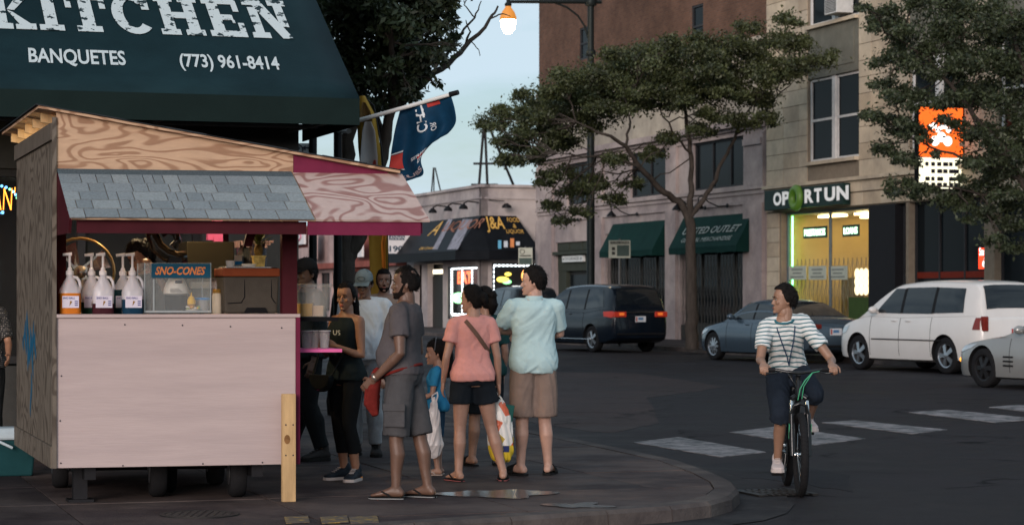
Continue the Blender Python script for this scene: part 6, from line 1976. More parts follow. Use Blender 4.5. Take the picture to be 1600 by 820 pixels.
def place(front_px, y_ground, L, fo, W, extra, axle='front', wb=0, side=1):
    """car centre from the pixel where a near-side tyre meets the road"""
    g = G(front_px, y_ground, ROAD)
    ang = math.atan2(UY, UX) + R(extra)
    f = Vector((math.cos(ang), math.sin(ang), 0)); l = Vector((-f.y, f.x, 0))
    along = (L / 2 - fo) if axle == 'front' else (L / 2 - fo - wb)
    c = g - f * along - l * (W / 2 - .12)
    return c, ang
c, a = place(1346, 577, 5.13, .95, 1.96, 8.0)
car('parked_minivan', 'white minivan parked in front of the lit loan shop', 'minivan', c, a, VAN, p_wht, m_rim, 'vehicles along the far kerb')
c, a = place(928, 550, 5.13, .95, 1.96, 9.0, 'rear', 3.06)
car('parked_minivan', 'black minivan with red tail lamps parked by the green awnings', 'minivan', c, a, ODY, p_blk, m_rim, 'vehicles along the far kerb', lit=True)
c, a = place(1118, 562, 4.85, .88, 1.86, 9.0)
car('parked_sedan', 'blue grey sedan parked behind the cyclist', 'sedan', c, a, SED, p_blu, m_rim, 'vehicles along the far kerb')
c, a = place(1541, 605, 4.48, .90, 1.76, 8.0)
cp_ = car('silver_coupe', 'silver sports coupe cut off by the right picture edge', 'coupe', c, a, CPE, p_slv, m_rimd, 'vehicles along the far kerb')
MB().ell((4.48 / 2 - .16, 1.76 / 2 * .80, .47), (.07, .04, .05), n=10, m=7).build('amber_lamp', m_amber, cp_, world=False, smooth=180)
for k in range(3):
    MB().box((4.48 / 2 - 1.62, .865, .40 + k * .075), (.26, .02, .03)).build('side_vent', m_trim, cp_, world=False, bev=.008)
c = P(806, 460, 82); c.z = ROAD
car('waiting_suv', 'dark SUV with glowing red tail lamps beyond the man in the polo', 'SUV', c, math.atan2(UY, UX), dict(ODY, L=5.13), p_suv, m_rim, 'vehicles along the far kerb', lit=True)
# ================================================================= trees and street furniture
def leaf_mat(name, c, tl=.25):
    m, n, l, b = nt(name)
    oi = n.new('ShaderNodeTexCoord'); t = n.new('ShaderNodeTexNoise'); t.inputs['Scale'].default_value = 1.1; t.inputs['Detail'].default_value = 3
    l.new(oi.outputs['Object'], t.inputs['Vector'])
    t2 = n.new('ShaderNodeTexWhiteNoise'); ge = n.new('ShaderNodeNewGeometry'); l.new(ge.outputs['Random Per Island'], t2.inputs['Vector'])
    ad = n.new('ShaderNodeMath'); ad.operation = 'MULTIPLY_ADD'; ad.inputs[1].default_value = .35
    l.new(ge.outputs['Random Per Island'], ad.inputs[0]); l.new(t.outputs['Fac'], ad.inputs[2])
    r = n.new('ShaderNodeValToRGB')
    r.color_ramp.elements[0].position = .42; r.color_ramp.elements[0].color = (*[x * .45 for x in c], 1)
    r.color_ramp.elements[1].position = .95; r.color_ramp.elements[1].color = (*[x * 1.9 for x in c], 1)
    l.new(ad.outputs[0], r.inputs['Fac']); l.new(r.outputs[0], b.inputs['Base Color'])
    b.inputs['Roughness'].default_value = .55
    tr = n.new('ShaderNodeBsdfTranslucent'); l.new(r.outputs[0], tr.inputs['Color'])
    mx = n.new('ShaderNodeMixShader'); mx.inputs[0].default_value = tl
    l.new(b.outputs[0], mx.inputs[1]); l.new(tr.outputs[0], mx.inputs[2]); l.new(mx.outputs[0], n['Material Output'].inputs['Surface'])
    MATS[name] = m
    return m
m_bark = M('bark', (.055, .045, .038), .85, var=.35, vs=9, bump=.8, bs=22, stretch=(1, 1, .25))
def leaves(clumps, size, dens, gen, elong=2.2):
    """leaf faces through ellipsoid clumps [(centre, (rx, ry, rz))]"""
    V, F = [], []
    nv = 0
    for cl in clumps:
        c, r = cl[:2]
        vol = (r[0] * r[1] * r[2]) ** (2 / 3)
        n = int(dens * vol * 12 * (cl[2] if len(cl) > 2 else 1))
        q = gen.normal(size=(n, 3)); q /= np.linalg.norm(q, axis=1)[:, None]
        rad = gen.random(n) ** .42 * (1 + .25 * gen.normal(size=n))
        pos = np.array(c) + q * rad[:, None] * np.array(r)
        d = gen.normal(size=(n, 3)); d[:, 2] -= .35; d /= np.linalg.norm(d, axis=1)[:, None]
        e = gen.normal(size=(n, 3)); s = np.cross(d, e); s /= np.linalg.norm(s, axis=1)[:, None]
        L = size * (0.6 + .8 * gen.random(n)); w = L / elong
        nn = np.cross(d, s)
        p0 = pos; p1 = pos + d * (L * .45)[:, None] + s * (w * .5)[:, None] + nn * (L * .08)[:, None]; p2 = pos + d * L[:, None]; p3 = pos + d * (L * .45)[:, None] - s * (w * .5)[:, None] + nn * (L * .08)[:, None]
        V.append(np.stack([p0, p1, p2, p3], 1).reshape(-1, 3)); i = np.arange(n) * 4 + nv
        F.append(np.stack([i, i + 1, i + 2, i + 3], 1)); nv += 4 * n
    V = np.concatenate(V); F = np.concatenate(F)
    me = bpy.data.meshes.new('crown')
    me.vertices.add(len(V)); me.vertices.foreach_set('co', V.ravel())
    me.loops.add(F.size); me.loops.foreach_set('vertex_index', F.ravel().astype(np.int32))
    me.polygons.add(len(F)); me.polygons.foreach_set('loop_start', np.arange(len(F), dtype=np.int32) * 4); me.polygons.foreach_set('loop_total', np.full(len(F), 4, dtype=np.int32))
    me.update(calc_edges=True)
    return me
def wob(pts, rads, amp, seed, sub=4):
    """subdivide a limb and make it crooked"""
    g = random.Random(seed); P_, R_ = [Vector(pts[0])], [rads[0]]
    for i in range(len(pts) - 1):
        a, b = Vector(pts[i]), Vector(pts[i + 1])
        for k in range(1, sub + 1):
            t = k / sub; p = a.lerp(b, t)
            if k < sub: p += Vector((g.uniform(-1, 1), g.uniform(-1, 1), g.uniform(-1, 1))) * amp * (b - a).length
            P_.append(p); R_.append(rads[i] + (rads[i + 1] - rads[i]) * t)
    return P_, R_
def tree(name, label, base, limbs, clumps, leafm, size, dens, seed, twig=0.02, grp='street trees', elong=2.2, twigs=True):
    t = thing(name, label, 'tree', base, group=grp)
    tr = MB()
    ends = []
    for i, (pts, rads) in enumerate(limbs):
        pp, rr = wob(pts, rads, .05, seed + i)
        tr.tube(pp, rr, 10 if rads[0] > .05 else 6)
        ends += pp[len(pp) // 2:]
    g = random.Random(seed)
    if twigs:
        for cl in clumps[::4]:
            c, r = Vector(cl[0]), cl[1]
            e = min(ends, key=lambda p: (p - c).length)
            pp, rr = wob([e, e.lerp(c, .6) + Vector((0, 0, .1 * r[2])), c], [twig, twig * .7, twig * .3], .12, g.randint(0, 9999), 3)
            tr.tube(pp, rr, 5)
            for k in range(2):
                q = c + Vector((g.uniform(-1, 1) * r[0], g.uniform(-1, 1) * r[1], g.uniform(-.6, 1) * r[2])) * .9
                pp, rr = wob([e.lerp(c, .6), q], [twig * .5, twig * .15], .12, g.randint(0, 9999), 3)
                tr.tube(pp, rr, 4)
    tr.build('trunk', m_bark, t, smooth=60)
    me = leaves(clumps, size, dens, np.random.default_rng(seed), elong)
    me.materials.append(leafm)
    put(bpy.data.objects.new('crown', me), t, True)
    return t
lm1 = leaf_mat('leaf_dark_green', (.032, .044, .019)); lm2 = leaf_mat('leaf_locust', (.048, .057, .020)); lm3 = leaf_mat('leaf_dusk_green', (.036, .047, .020))
# ---- near left tree
def px_clumps(lst, d, ddepth, seed, asp=1.0, jit=.55, n=1):
    g = random.Random(seed); out = []
    for (x, y, rx, ry) in lst:
        if n > 1:
            s = d / FPX; out.append((tuple(P(x, y, d)), (rx * s * 1.25, rx * s * 1.2, max(ry, rx * .6) * s * 1.15), .26))
        for k in range(n):
            dd = d + g.uniform(-ddepth, ddepth)
            s = dd / FPX
            f = 1.0 if n == 1 else .55
            c = P(x + g.uniform(-1, 1) * rx * .95 * (n > 1), y + g.uniform(-1, 1) * ry * .95 * (n > 1), dd)
            out.append((tuple(c), (rx * s * f, max(rx, ry) * s * f * .8, ry * s * f)))
    return out
D1 = 28.0
b1 = G(533, 647); b1 = Vector((b1.x, D1, 0)); bx = lambda x, y, dd=0.0: P(x, y, D1 + dd)
l1 = [([bx(533, 650), bx(534, 560), bx(536, 470), bx(538, 420), bx(540, 395)], [.17, .15, .14, .135, .13]),
      ([bx(538, 400), bx(536, 340), bx(540, 260), bx(548, 180), bx(560, 90)], [.12, .10, .09, .075, .05]),
      ([bx(540, 405), bx(558, 375), bx(574, 350), bx(588, 290), bx(600, 230), bx(612, 170)], [.11, .10, .09, .085, .07, .06]),
      ([bx(612, 170), bx(650, 140, .2), bx(690, 108, .4), bx(726, 74, .6), bx(765, 30, .8), bx(778, 10, .9)], [.06, .05, .04, .032, .02, .012]),
      ([bx(612, 170), bx(618, 110, -.5), bx(610, 50, -1)], [.055, .045, .03]),
      ([bx(600, 220), bx(575, 160, .8), bx(540, 100, 1.2)], [.05, .04, .025]),
      ([bx(726, 74, .6), bx(735, 50, .7), bx(728, 32, .8)], [.02, .012, .006]), ([bx(690, 108, .4), bx(712, 60, .5), bx(742, 28, .5), bx(752, 2, .6)], [.025, .018, .012, .006]),
      ([bx(712, 60, .5), bx(680, 40, .5), bx(665, 42, .5)], [.012, .008, .005]), ([bx(742, 28, .5), bx(725, 8, .5), bx(735, -10, .5)], [.01, .007, .005]), ([bx(735, 62, .6), bx(748, 78, .6), bx(750, 88, .6)], [.008, .006, .004]),
      ([bx(765, 30, .8), bx(785, 22, .8), bx(798, 26, .8)], [.012, .008, .004]), ([bx(700, 100, .4), bx(690, 80, .4), bx(696, 66, .4)], [.01, .007, .004])]
c1 = px_clumps([(540, 10, 45, 35), (590, 20, 50, 35), (640, 15, 45, 30), (675, 5, 30, 25), (520, 50, 35, 30), (565, 60, 45, 32), (615, 60, 45, 32), (660, 50, 38, 28), (545, 95, 35, 25), (590, 100, 42, 28), (640, 92, 36, 25), (680, 80, 26, 18), (570, 130, 32, 20), (610, 130, 38, 20), (645, 120, 24, 15), (600, 152, 26, 12), (585, 168, 14, 8), (635, 148, 18, 8), (690, 30, 20, 18), (700, 66, 14, 10), (515, 5, 25, 30), (662, 90, 20, 14), (640, -30, 60, 30), (560, -30, 60, 30)], D1, 1.1, 3, n=4)
c1 += px_clumps([(685, 128, 9, 5), (668, 118, 10, 6), (655, 145, 8, 4)], D1, .2, 4)
tree('street_tree', 'dense dark leafy tree with a bare branch beside the flag', b1, l1, c1, lm1, .095, 800, 21, .018, twigs=True)
# ---- honey locust in the middle, by the green awnings
D2 = 61.5
b2 = P(1080, 546, D2); b2.z = 0
bx = lambda x, y, dd=0.0: P(x, y, D2 + dd)
l2 = [([bx(1081, 546), bx(1080, 480), bx(1079, 400), bx(1077, 342)], [.19, .16, .14, .135]),
      ([bx(1077, 345), bx(1062, 315), bx(1030, 295, -.4), bx(1000, 262, -1), bx(978, 228, -1.5), bx(945, 210, -2), (bx(900, 190, -2))], [.11, .095, .085, .07, .055, .04, .02]),
      ([bx(1077, 345), bx(1078, 310), bx(1080, 270, .5), bx(1078, 220, .8), bx(1070, 170, 1), bx(1060, 120, 1)], [.10, .085, .07, .06, .045, .02]),
      ([bx(1078, 340), bx(1095, 318), bx(1112, 290, .5), bx(1130, 250, 1), bx(1150, 210, 1.2), bx(1175, 165, 1.5)], [.08, .07, .06, .05, .04, .02]),
      ([bx(1000, 262, -1), bx(970, 250, -1.4), bx(920, 245, -2), bx(870, 240, -2.4)], [.045, .035, .025, .012]),
      ([bx(978, 228, -1.5), bx(985, 190, -1), bx(975, 140, -.6)], [.04, .03, .015]), ([bx(1080, 240, .6), bx(1050, 205, .2), bx(1025, 160, 0)], [.04, .03, .015]), ([bx(1150, 210, 1.2), bx(1200, 170, 1.4), bx(1245, 120, 1.6)], [.035, .025, .012])]
loc_c = [(770, 190, 26, 9), (800, 182, 26, 14), (835, 160, 32, 18), (870, 140, 35, 20), (905, 128, 36, 20), (945, 115, 38, 22), (985, 100, 38, 24), (1020, 85, 36, 22), (1060, 90, 42, 24), (1100, 78, 38, 22), (1140, 70, 34, 18), (1180, 80, 30, 18), (1215, 60, 28, 14), (1245, 75, 28, 16), (1285, 95, 22, 12), (1235, 110, 32, 16), (1190, 115, 34, 18), (1150, 110, 36, 18), (1110, 118, 40, 20), (1065, 125, 40, 20), (1020, 125, 40, 22), (975, 135, 38, 20), (930, 150, 36, 18), (890, 165, 34, 18), (850, 190, 34, 16), (815, 212, 30, 14), (785, 250, 16, 8), (830, 240, 28, 14), (870, 220, 32, 14), (905, 195, 32, 16), (950, 175, 34, 14), (1000, 158, 34, 14), (1050, 155, 34, 12), (1100, 150, 34, 14), (1145, 145, 34, 14), (1185, 150, 30, 14), (1120, 180, 24, 10), (1160, 190, 22, 10), (1200, 185, 20, 10), (1095, 205, 20, 9), (875, 270, 26, 8), (895, 300, 22, 8), (860, 320, 16, 6), (930, 285, 26, 9), (960, 250, 22, 10), (960, 310, 18, 7), (985, 285, 16, 7), (1020, 240, 18, 8), (1045, 215, 18, 8), (850, 285, 14, 6), (880, 345, 14, 5), (910, 330, 16, 5), (790, 225, 18, 8), (1230, 30, 20, 8), (1170, 40, 20, 8), (760, 196, 12, 5)]
tree('street_tree', 'wide airy locust tree with thin trunk before the green awnings', b2, l2, px_clumps(loc_c, D2, 2.4, 5, n=5), lm2, .092, 700, 33, .022, elong=1.9)
# ---- tree at the right edge
D3 = 50.0
b3 = P(1640, 560, D3); b3.z = 0
bx = lambda x, y, dd=0.0: P(x, y, D3 + dd)
l3 = [([bx(1640, 575), bx(1638, 470), bx(1632, 380), bx(1625, 320)], [.2, .17, .15, .14]), ([bx(1625, 330), bx(1590, 270), bx(1550, 210), bx(1500, 150), bx(1450, 90), bx(1400, 60)], [.1, .08, .065, .05, .035, .015]), ([bx(1625, 330), bx(1620, 220), bx(1600, 120), bx(1580, 20)], [.1, .08, .06, .04]), ([bx(1600, 285), bx(1550, 260), bx(1490, 240), bx(1420, 215)], [.05, .04, .03, .015]), ([bx(1620, 310), bx(1570, 310), bx(1520, 300), bx(1450, 290)], [.05, .04, .03, .012])]
r_c = [(1400, 25, 30, 16), (1370, 40, 18, 9), (1430, 55, 34, 20), (1470, 20, 40, 25), (1510, 50, 42, 26), (1550, 20, 42, 28), (1590, 50, 42, 28), (1390, 90, 26, 12), (1430, 100, 34, 18), (1480, 95, 40, 22), (1530, 100, 42, 24), (1580, 110, 40, 26), (1380, 130, 18, 10), (1410, 150, 26, 14), (1445, 155, 28, 14), (1530, 150, 36, 20), (1575, 165, 38, 22), (1610, 190, 30, 25), (1365, 180, 20, 10), (1400, 195, 28, 12), (1430, 205, 24, 10), (1475, 190, 16, 7), (1525, 205, 30, 16), (1565, 220, 32, 18), (1385, 230, 20, 9), (1420, 245, 22, 9), (1530, 250, 28, 14), (1570, 270, 32, 16), (1600, 250, 30, 18), (1520, 290, 22, 12), (1560, 305, 28, 14), (1595, 310, 28, 16), (1405, 285, 18, 6), (1440, 300, 22, 9), (1480, 312, 24, 9), (1400, 300, 14, 5), (1535, 335, 24, 10), (1580, 345, 26, 12), (1500, 320, 20, 8), (1550, 375, 18, 8), (1590, 385, 20, 10), (1465, 240, 10, 5), (1445, 215, 12, 5), (1490, 155, 20, 10), (1350, 10, 14, 6)]
tree('street_tree', 'dusky leafy tree at the right edge partly hiding the orange sign', b3, l3, px_clumps(r_c, D3, 1.8, 9, n=5), lm3, .09, 640, 45, .02, elong=1.9)

# ---- street lamp
DL = 72.9
lb = P(923, 460, DL); lb.z = 0
sl_ = thing('street_lamp', 'tall dark street lamp with a lit globe on a long arm', 'street lamp', lb)
top = P(922, -60, DL); m_pole = M('dark_green_pole', (.018, .022, .022), .45, .4)
MB().lathe(lb, [(.26, 0), (.26, .15), (.2, .25), (.16, .9), (.135, 1.0), (.13, 4.0), (.115, 8.0), (.10, top.z)], 16).build('post', m_pole, sl_, smooth=40)
arm_z = P(900, 3, DL).z
tip = P(794, 3, DL - .75)
MB().tube([Vector((lb.x + .35, lb.y + .1, arm_z)), Vector((lb.x, lb.y, arm_z)), tip], [.06, .075, .055], 10).build('arm', m_pole, sl_, smooth=60)
MB().lathe(Vector((lb.x, lb.y, arm_z - .14)), [(.17, 0), (.19, .05), (.19, .23), (.15, .28)], 14).build('collar', m_pole, sl_, smooth=40)
br = [P(868, 5, DL - .3), P(886, 12, DL - .2), P(903, 25, DL - .1), P(914, 42, DL - .05), P(919, 60, DL)]
MB().tube(br, .035, 8).build('brace', m_pole, sl_, smooth=60)
MB().lathe(Vector((lb.x, lb.y, P(920, 88, DL).z)), [(.15, 0), (.17, .04), (.17, .16), (.14, .2)], 14).build('collar', m_pole, sl_, smooth=40)
hx = tip.copy(); gz = P(794, 52, DL - .75).z
MB().lathe(Vector((hx.x, hx.y, P(794, 14, DL).z)), [(.10, -.02), (.12, .05), (.06, .12), (.06, .25)], 14).build('hanger', m_pole, sl_, smooth=40)
MB().lathe(Vector((hx.x, hx.y, gz)), [(.20, .46), (.235, .42), (.26, .44), (.27, .5), (.20, .68), (.10, .82), (.09, .86)], 20).build('lamp_hood', glow('lamp_hood_amber', (1, .36, .04), .35, (.25, .10, .02)), sl_, smooth=50)
MB().lathe(Vector((hx.x, hx.y, gz)), [(.05, -.02), (.13, .02), (.20, .14), (.235, .28), (.235, .42), (.20, .47)], 20).build('lamp_globe', glow('lamp_globe_light', (1, .70, .36), 38.0), sl_, smooth=60)
# ---- traffic signs on poles
def road_sign(label, px0, px1, py0, py1, d, lines):
    c = P((px0 + px1) / 2, 460, d); c.z = 0
    t = thing('parking_sign', label, 'sign', c, group='parking signs across the street')
    ztop = P(px0, py0, d).z
    MB().tube([c + Vector((0, .04, 0)), c + Vector((0, .04, ztop + .05))], .03, 8).build('post', m_bar, t, smooth=60)
    q = [P(px0, py1, d), P(px1, py1, d), P(px1, py0, d), P(px0, py0, d)]
    pl = MB().prism(q, (0, .01, 0)).build('plate', M('sign_cream', (.40, .41, .34), .5, var=.08), t)
    for (x0, y0, x1, y1, mt) in lines:
        MB().prism([P(x0, y1, d - .01), P(x1, y1, d - .01), P(x1, y0, d - .01), P(x0, y0, d - .01)], (0, .003, 0)).build('print_block', mt, pl)
    return t, pl
m_sgn_g = M('sign_green_grey', (.06, .085, .075), .6); m_sgn_k = M('sign_dark', (.05, .05, .045), .6)
t, pl = road_sign('cream parking board before the left green awning', 951, 985, 375.5, 403, 64.5, [(954, 377, 983, 381, m_sgn_k), (964, 383, 983, 400, m_sgn_g), (956, 386, 961, 391, m_sgn_k), (956, 393, 961, 398, m_sgn_k)])
text('TOW ZONE', P(955, 380.3, 64.48), (1, 0, 0), Z3, (0, -1, 0), .5, .05, M('sign_cream'), parent=pl, out=.0)
t, pl = road_sign('grey parking sign beside the liquor shop window', 810, 832, 387, 414, 88, [(811, 403, 831, 413, m_sgn_g), (812, 398.5, 830, 400.5, m_sgn_k)])
cc = P(816, 393, 87.98); MB().tube([cc + Vector((math.cos(q) * .09, 0, math.sin(q) * .09)) for q in [2 * math.pi * k / 16 for k in range(16)]], .012, 5, closed=True).build('print_ring', m_sgn_k, pl)
# ================================================================= people
def remesh(mb, voxel, it=3, fac=.5):
    me = bpy.data.meshes.new('tmp'); me.from_pydata(mb.v, [], mb.f)
    o = bpy.data.objects.new('tmp_remesh', me); COL.objects.link(o)
    md = o.modifiers.new('r', 'REMESH'); md.mode = 'VOXEL'; md.voxel_size = voxel
    if it:
        ms = o.modifiers.new('s', 'SMOOTH'); ms.factor = fac; ms.iterations = it
    dg = bpy.context.evaluated_depsgraph_get()
    out = bpy.data.meshes.new_from_object(o.evaluated_get(dg))
    bpy.data.objects.remove(o); bpy.data.meshes.remove(me)
    return out
def arrays(me):
    v = np.empty(len(me.vertices) * 3); me.vertices.foreach_get('co', v); return v.reshape(-1, 3)
def join(meshes):
    mb = MB()
    for me in meshes:
        mb.add([tuple(v.co) for v in me.vertices], [tuple(p.vertices) for p in me.polygons])
    return mb
def folds(me, amp, fx, fz, seed, pull=0.0):
    nrm_ = np.empty(len(me.vertices) * 3); me.vertices.foreach_get('normal', nrm_); nrm_ = nrm_.reshape(-1, 3)
    co = arrays(me)
    for i in range(len(co)):
        x, y, z = co[i]
        n1 = mnoise.noise(Vector((x * fx * .6 + seed, y * fx * .6, z * fz * .6)))
        l_ = (x + y) * (1 if n1 > -.1 else -1)
        n2 = mnoise.noise(Vector(((l_ * .75 + z * (.2 + pull * .5)) * fx * 1.9 + seed, (z * .75 - l_ * (.2 + pull * .5)) * fx * .32, (x - y) * 2.5)))
        co[i] += nrm_[i] * amp * (n1 * .9 + .3 - 1.7 * abs(n2))
    me.vertices.foreach_set('co', co.ravel()); me.update()
def finish(me, name, mat, parent):
    me.name = name
    me.materials.clear(); me.materials.append(mat)
    me.polygons.foreach_set('use_smooth', [True] * len(me.polygons))
    o = bpy.data.objects.new(name, me)
    return put(o, parent)
def sring(c, ax, ay, rx, ry, n=22, e=2.4):
    out = []
    for k in range(n):
        t = 2 * math.pi * k / n; cx, sy = math.cos(t), math.sin(t)
        q = (abs(cx) ** e + abs(sy) ** e) ** (-1 / e)
        out.append(c + ax * (cx * q * rx) + ay * (sy * q * ry))
    return out
TORSO_M = [(.74, .118, .084, .0), (.84, .128, .088, .0), (.90, .166, .108, -.005), (.96, .172, .112, -.005), (1.02, .164, .108, .0), (1.10, .154, .102, .005), (1.18, .157, .106, .005), (1.26, .168, .114, .005), (1.34, .176, .118, .0), (1.40, .168, .104, -.01), (1.445, .125, .078, -.015), (1.48, .068, .06, -.01)]
TORSO_F = [(.74, .118, .085, .0), (.84, .128, .09, .0), (.90, .172, .112, -.01), (.96, .174, .113, -.01), (1.02, .156, .10, -.0), (1.10, .132, .09, .005), (1.18, .134, .092, .005), (1.27, .146, .112, .012), (1.33, .150, .112, .01), (1.39, .146, .092, -.005), (1.44, .112, .07, -.012), (1.48, .058, .052, -.01)]
def tint(T, z):
    for a, b in zip(T, T[1:]):
        if z <= b[0]:
            f = (z - a[0]) / (b[0] - a[0]); return [a[i] + (b[i] - a[i]) * f for i in range(4)]
    return list(T[-1])
class Body:
    def __init__(s, H, sex='m', girth=1.0, belly=0.0, lean=0.0, pelvis=(0, 0, .92), joints=None, headscale=1.0, foot=(6, 6), turn=0.0, roll=0.0, sw=None, limb=1.0):
        s.k = H / 1.75
        s.T = []
        for z, hw, hd, y in (TORSO_M if sex == 'm' else TORSO_F):
            b = belly * math.exp(-((z - 1.08) / .13) ** 2)
            s.T.append((z, hw * girth + b * .35, hd * girth + b * .5, y + b * .5))
        s.M = Matrix.Translation(Vector(pelvis)) @ Matrix.Rotation(R(turn), 4, 'Z') @ Matrix.Rotation(R(roll), 4, 'Y') @ Matrix.Rotation(-R(lean), 4, 'X') @ Matrix.Translation(Vector((0, 0, -.92)))
        w = sw or (.185 if sex == 'm' else .158)
        w *= (1 + (girth - 1) * .6)
        hp = .088 if sex == 'm' else .09
        J = {}
        for n_, sg in (('r', 1), ('l', -1)):
            J['sh' + n_] = s.M @ Vector((sg * w, -.015, 1.405)); J['hip' + n_] = s.M @ Vector((sg * hp, 0, .905))
            J['el' + n_] = Vector((sg * (w + .045), -.03, 1.11)); J['wr' + n_] = Vector((sg * (w + .05), .04, .865))
            J['kn' + n_] = Vector((sg * .095, .02, .49)); J['an' + n_] = Vector((sg * .10, -.03, .085))
        for k_, v in (joints or {}).items(): J[k_] = Vector(v)
        s.J = J; s.sex = sex; s.g = girth; s.hs = headscale; s.foot = foot; s.lk = limb
        s.neck = s.M @ Vector((0, -.012, 1.47))
    def sc(s, p): return Vector(p) * s.k
    def torso(s, mb, z0, z1, d, flare=0.0, n=26):
        zs = [z0] + [t[0] for t in s.T if z0 + .012 < t[0] < z1 - .012] + [z1]
        rings = []
        rot = s.M.to_3x3()
        for z in zs:
            _, hw, hd, y = tint(s.T, z)
            f = d + flare * max(0, (1.15 - z) / .25)
            rings.append([p * s.k for p in sring(s.M @ Vector((0, y, z)), rot @ Vector((1, 0, 0)), rot @ Vector((0, 1, 0)), hw + f, hd + f, n, 2.5)])
        mb.rings(rings)
    def trap(s, mb, side, d):
        sg = 1 if side == 'r' else -1
        mb.limb([(s.M @ Vector((sg * .05, -.015, 1.425))) * s.k, s.J['sh' + side] * s.k], [(.052 + d) * s.k, (.056 * s.lk * (1 if s.sex == 'm' else .88) + d) * s.k], 14)
    def arm(s, side, t0, t1):
        """points and radii from shoulder (0) to elbow (1) to wrist (2)"""
        J = s.J; a, b, c = J['sh' + side], J['el' + side], J['wr' + side]
        g = s.lk * (1 + (s.g - 1) * .5) * (1.0 if s.sex == 'm' else .86)
        key = [(0, a, .060), (.3, a.lerp(b, .3), .053), (.7, a.lerp(b, .7), .045), (1, b, .040), (1.25, b.lerp(c, .25), .041), (1.6, b.lerp(c, .6), .034), (2, c, .026)]
        return s.cut(key, t0, t1, g)
    def leg(s, side, t0, t1):
        J = s.J; a, b, c = J['hip' + side], J['kn' + side], J['an' + side]
        ax = (c - a); bk = Vector((0, -.012, 0))
        g = s.lk * (1 + (s.g - 1) * .5) * (1.0 if s.sex == 'm' else 1.0)
        key = [(0, a, .088), (.35, a.lerp(b, .35), .084), (.7, a.lerp(b, .7), .069), (1, b, .056), (1.15, b.lerp(c, .15), .054), (1.38, b.lerp(c, .38) + bk, .057), (1.7, b.lerp(c, .7), .042), (2, c, .036)]
        return s.cut(key, t0, t1, g)
    def cut(s, key, t0, t1, g):
        def at(t):
            for p, q in zip(key, key[1:]):
                if t <= q[0]:
                    f = (t - p[0]) / (q[0] - p[0]); return p[1].lerp(q[1], f), p[2] + (q[2] - p[2]) * f
            return key[-1][1], key[-1][2]
        ts = [t0] + [q[0] for q in key if t0 + .04 < q[0] < t1 - .04] + [t1]
        P_, R_ = zip(*[at(t) for t in ts])
        return [p * s.k for p in P_], [r * g * s.k for r in R_]
    def hand(s, mb, side, d=None, palm=None, curl=.5, spread=.0):
        J = s.J; w = J['wr' + side]; e = J['el' + side]
        f = Vector(d).normalized() if d else (w - e).normalized()
        pn = Vector(palm) if palm else Vector((-1 if side == 'r' else 1, 0, 0))
        pn = (pn - f * pn.dot(f)).normalized(); lat = f.cross(pn).normalized()
        if palm is None and lat.y < 0: lat = -lat       # thumb side forward
        k = s.k * (.92 if s.sex == 'f' else 1.0)
        c = w * s.k
        rings = [[c + f * (t * k) + lat * (wd * k * math.cos(q)) + pn * (th * k * math.sin(q)) for q in [2 * math.pi * i / 12 for i in range(12)]] for t, wd, th in ((-.01, .024, .02), (.02, .034, .019), (.05, .041, .017), (.085, .041, .014), (.095, .036, .010))]
        mb.rings(rings)
        for i, (o, L) in enumerate(((.030, .066), (.010, .076), (-.010, .070), (-.029, .056))):
            p0 = c + f * (.085 * k) + lat * (o * k)
            a1 = curl * .7; a2 = curl * 1.7; a3 = curl * 2.5
            d1 = (f * math.cos(a1) + pn * math.sin(a1) + lat * o * spread * 8).normalized(); d2 = (f * math.cos(a2) + pn * math.sin(a2)).normalized(); d3 = (f * math.cos(a3) + pn * math.sin(a3)).normalized()
            p1 = p0 + d1 * (L * .45 * k); p2 = p1 + d2 * (L * .32 * k); p3 = p2 + d3 * (L * .25 * k)
            mb.limb([p0 - f * (.01 * k), p1, p2, p3], [.0092 * k, .0088 * k, .008 * k, .007 * k], 8)
        t0 = c + f * (.025 * k) + lat * (.030 * k); t1 = t0 + (f * .55 + lat * .65 + pn * .45).normalized() * (.042 * k); t2 = t1 + (f * .8 + pn * (.3 + curl * .5) + lat * .1).normalized() * (.034 * k)
        mb.limb([t0, t1, t2], [.013 * k, .0105 * k, .008 * k], 8)
        return c + f * (.07 * k) + pn * (.03 * k)
    def footframe(s, side):
        a = s.J['an' + side]; yaw = R(s.foot[0] if side == 'r' else s.foot[1]) * (-1 if side == 'r' else 1)
        f = Vector((-math.sin(yaw), math.cos(yaw), 0)); return a, f, Vector((f.y, -f.x, 0))
    def footmesh(s, mb, side, base, d=0.0, hk=1.0):
        a, f, l = s.footframe(side)
        zb = a.z - .085 + base
        rr = []
        for t, w, h, lift in ((-.062, .018, .03, .012), (-.055, .028, .05, .004), (-.03, .034, .075, 0), (.02, .034, .085, 0), (.06, .037, .065, .003), (.11, .045, .045, .002), (.15, .047, .034, .0), (.18, .040, .024, .0), (.197, .024, .015, .003)):
            c = Vector((a.x, a.y, 0)) + f * (t + (d * .4 if t > .1 else -d * .4 if t < -.05 else 0)); hh = h * hk / 2 + d * .5
            rr.append([p * s.k for p in sring(c + Vector((0, 0, zb + lift + h * hk / 2)), l, Vector((0, 0, 1)), w + d, hh, 14, 2.6)])
        mb.rings(rr)
    def headM(s, yaw, pitch, roll=0):
        return Matrix.Translation(s.neck * s.k) @ Matrix.Rotation(R(yaw), 4, 'Z') @ Matrix.Rotation(-R(pitch), 4, 'X') @ Matrix.Rotation(R(roll), 4, 'Y') @ Matrix.Translation(Vector((0, .0, .035 * s.k))) @ Matrix.Scale(s.k * s.hs, 4)
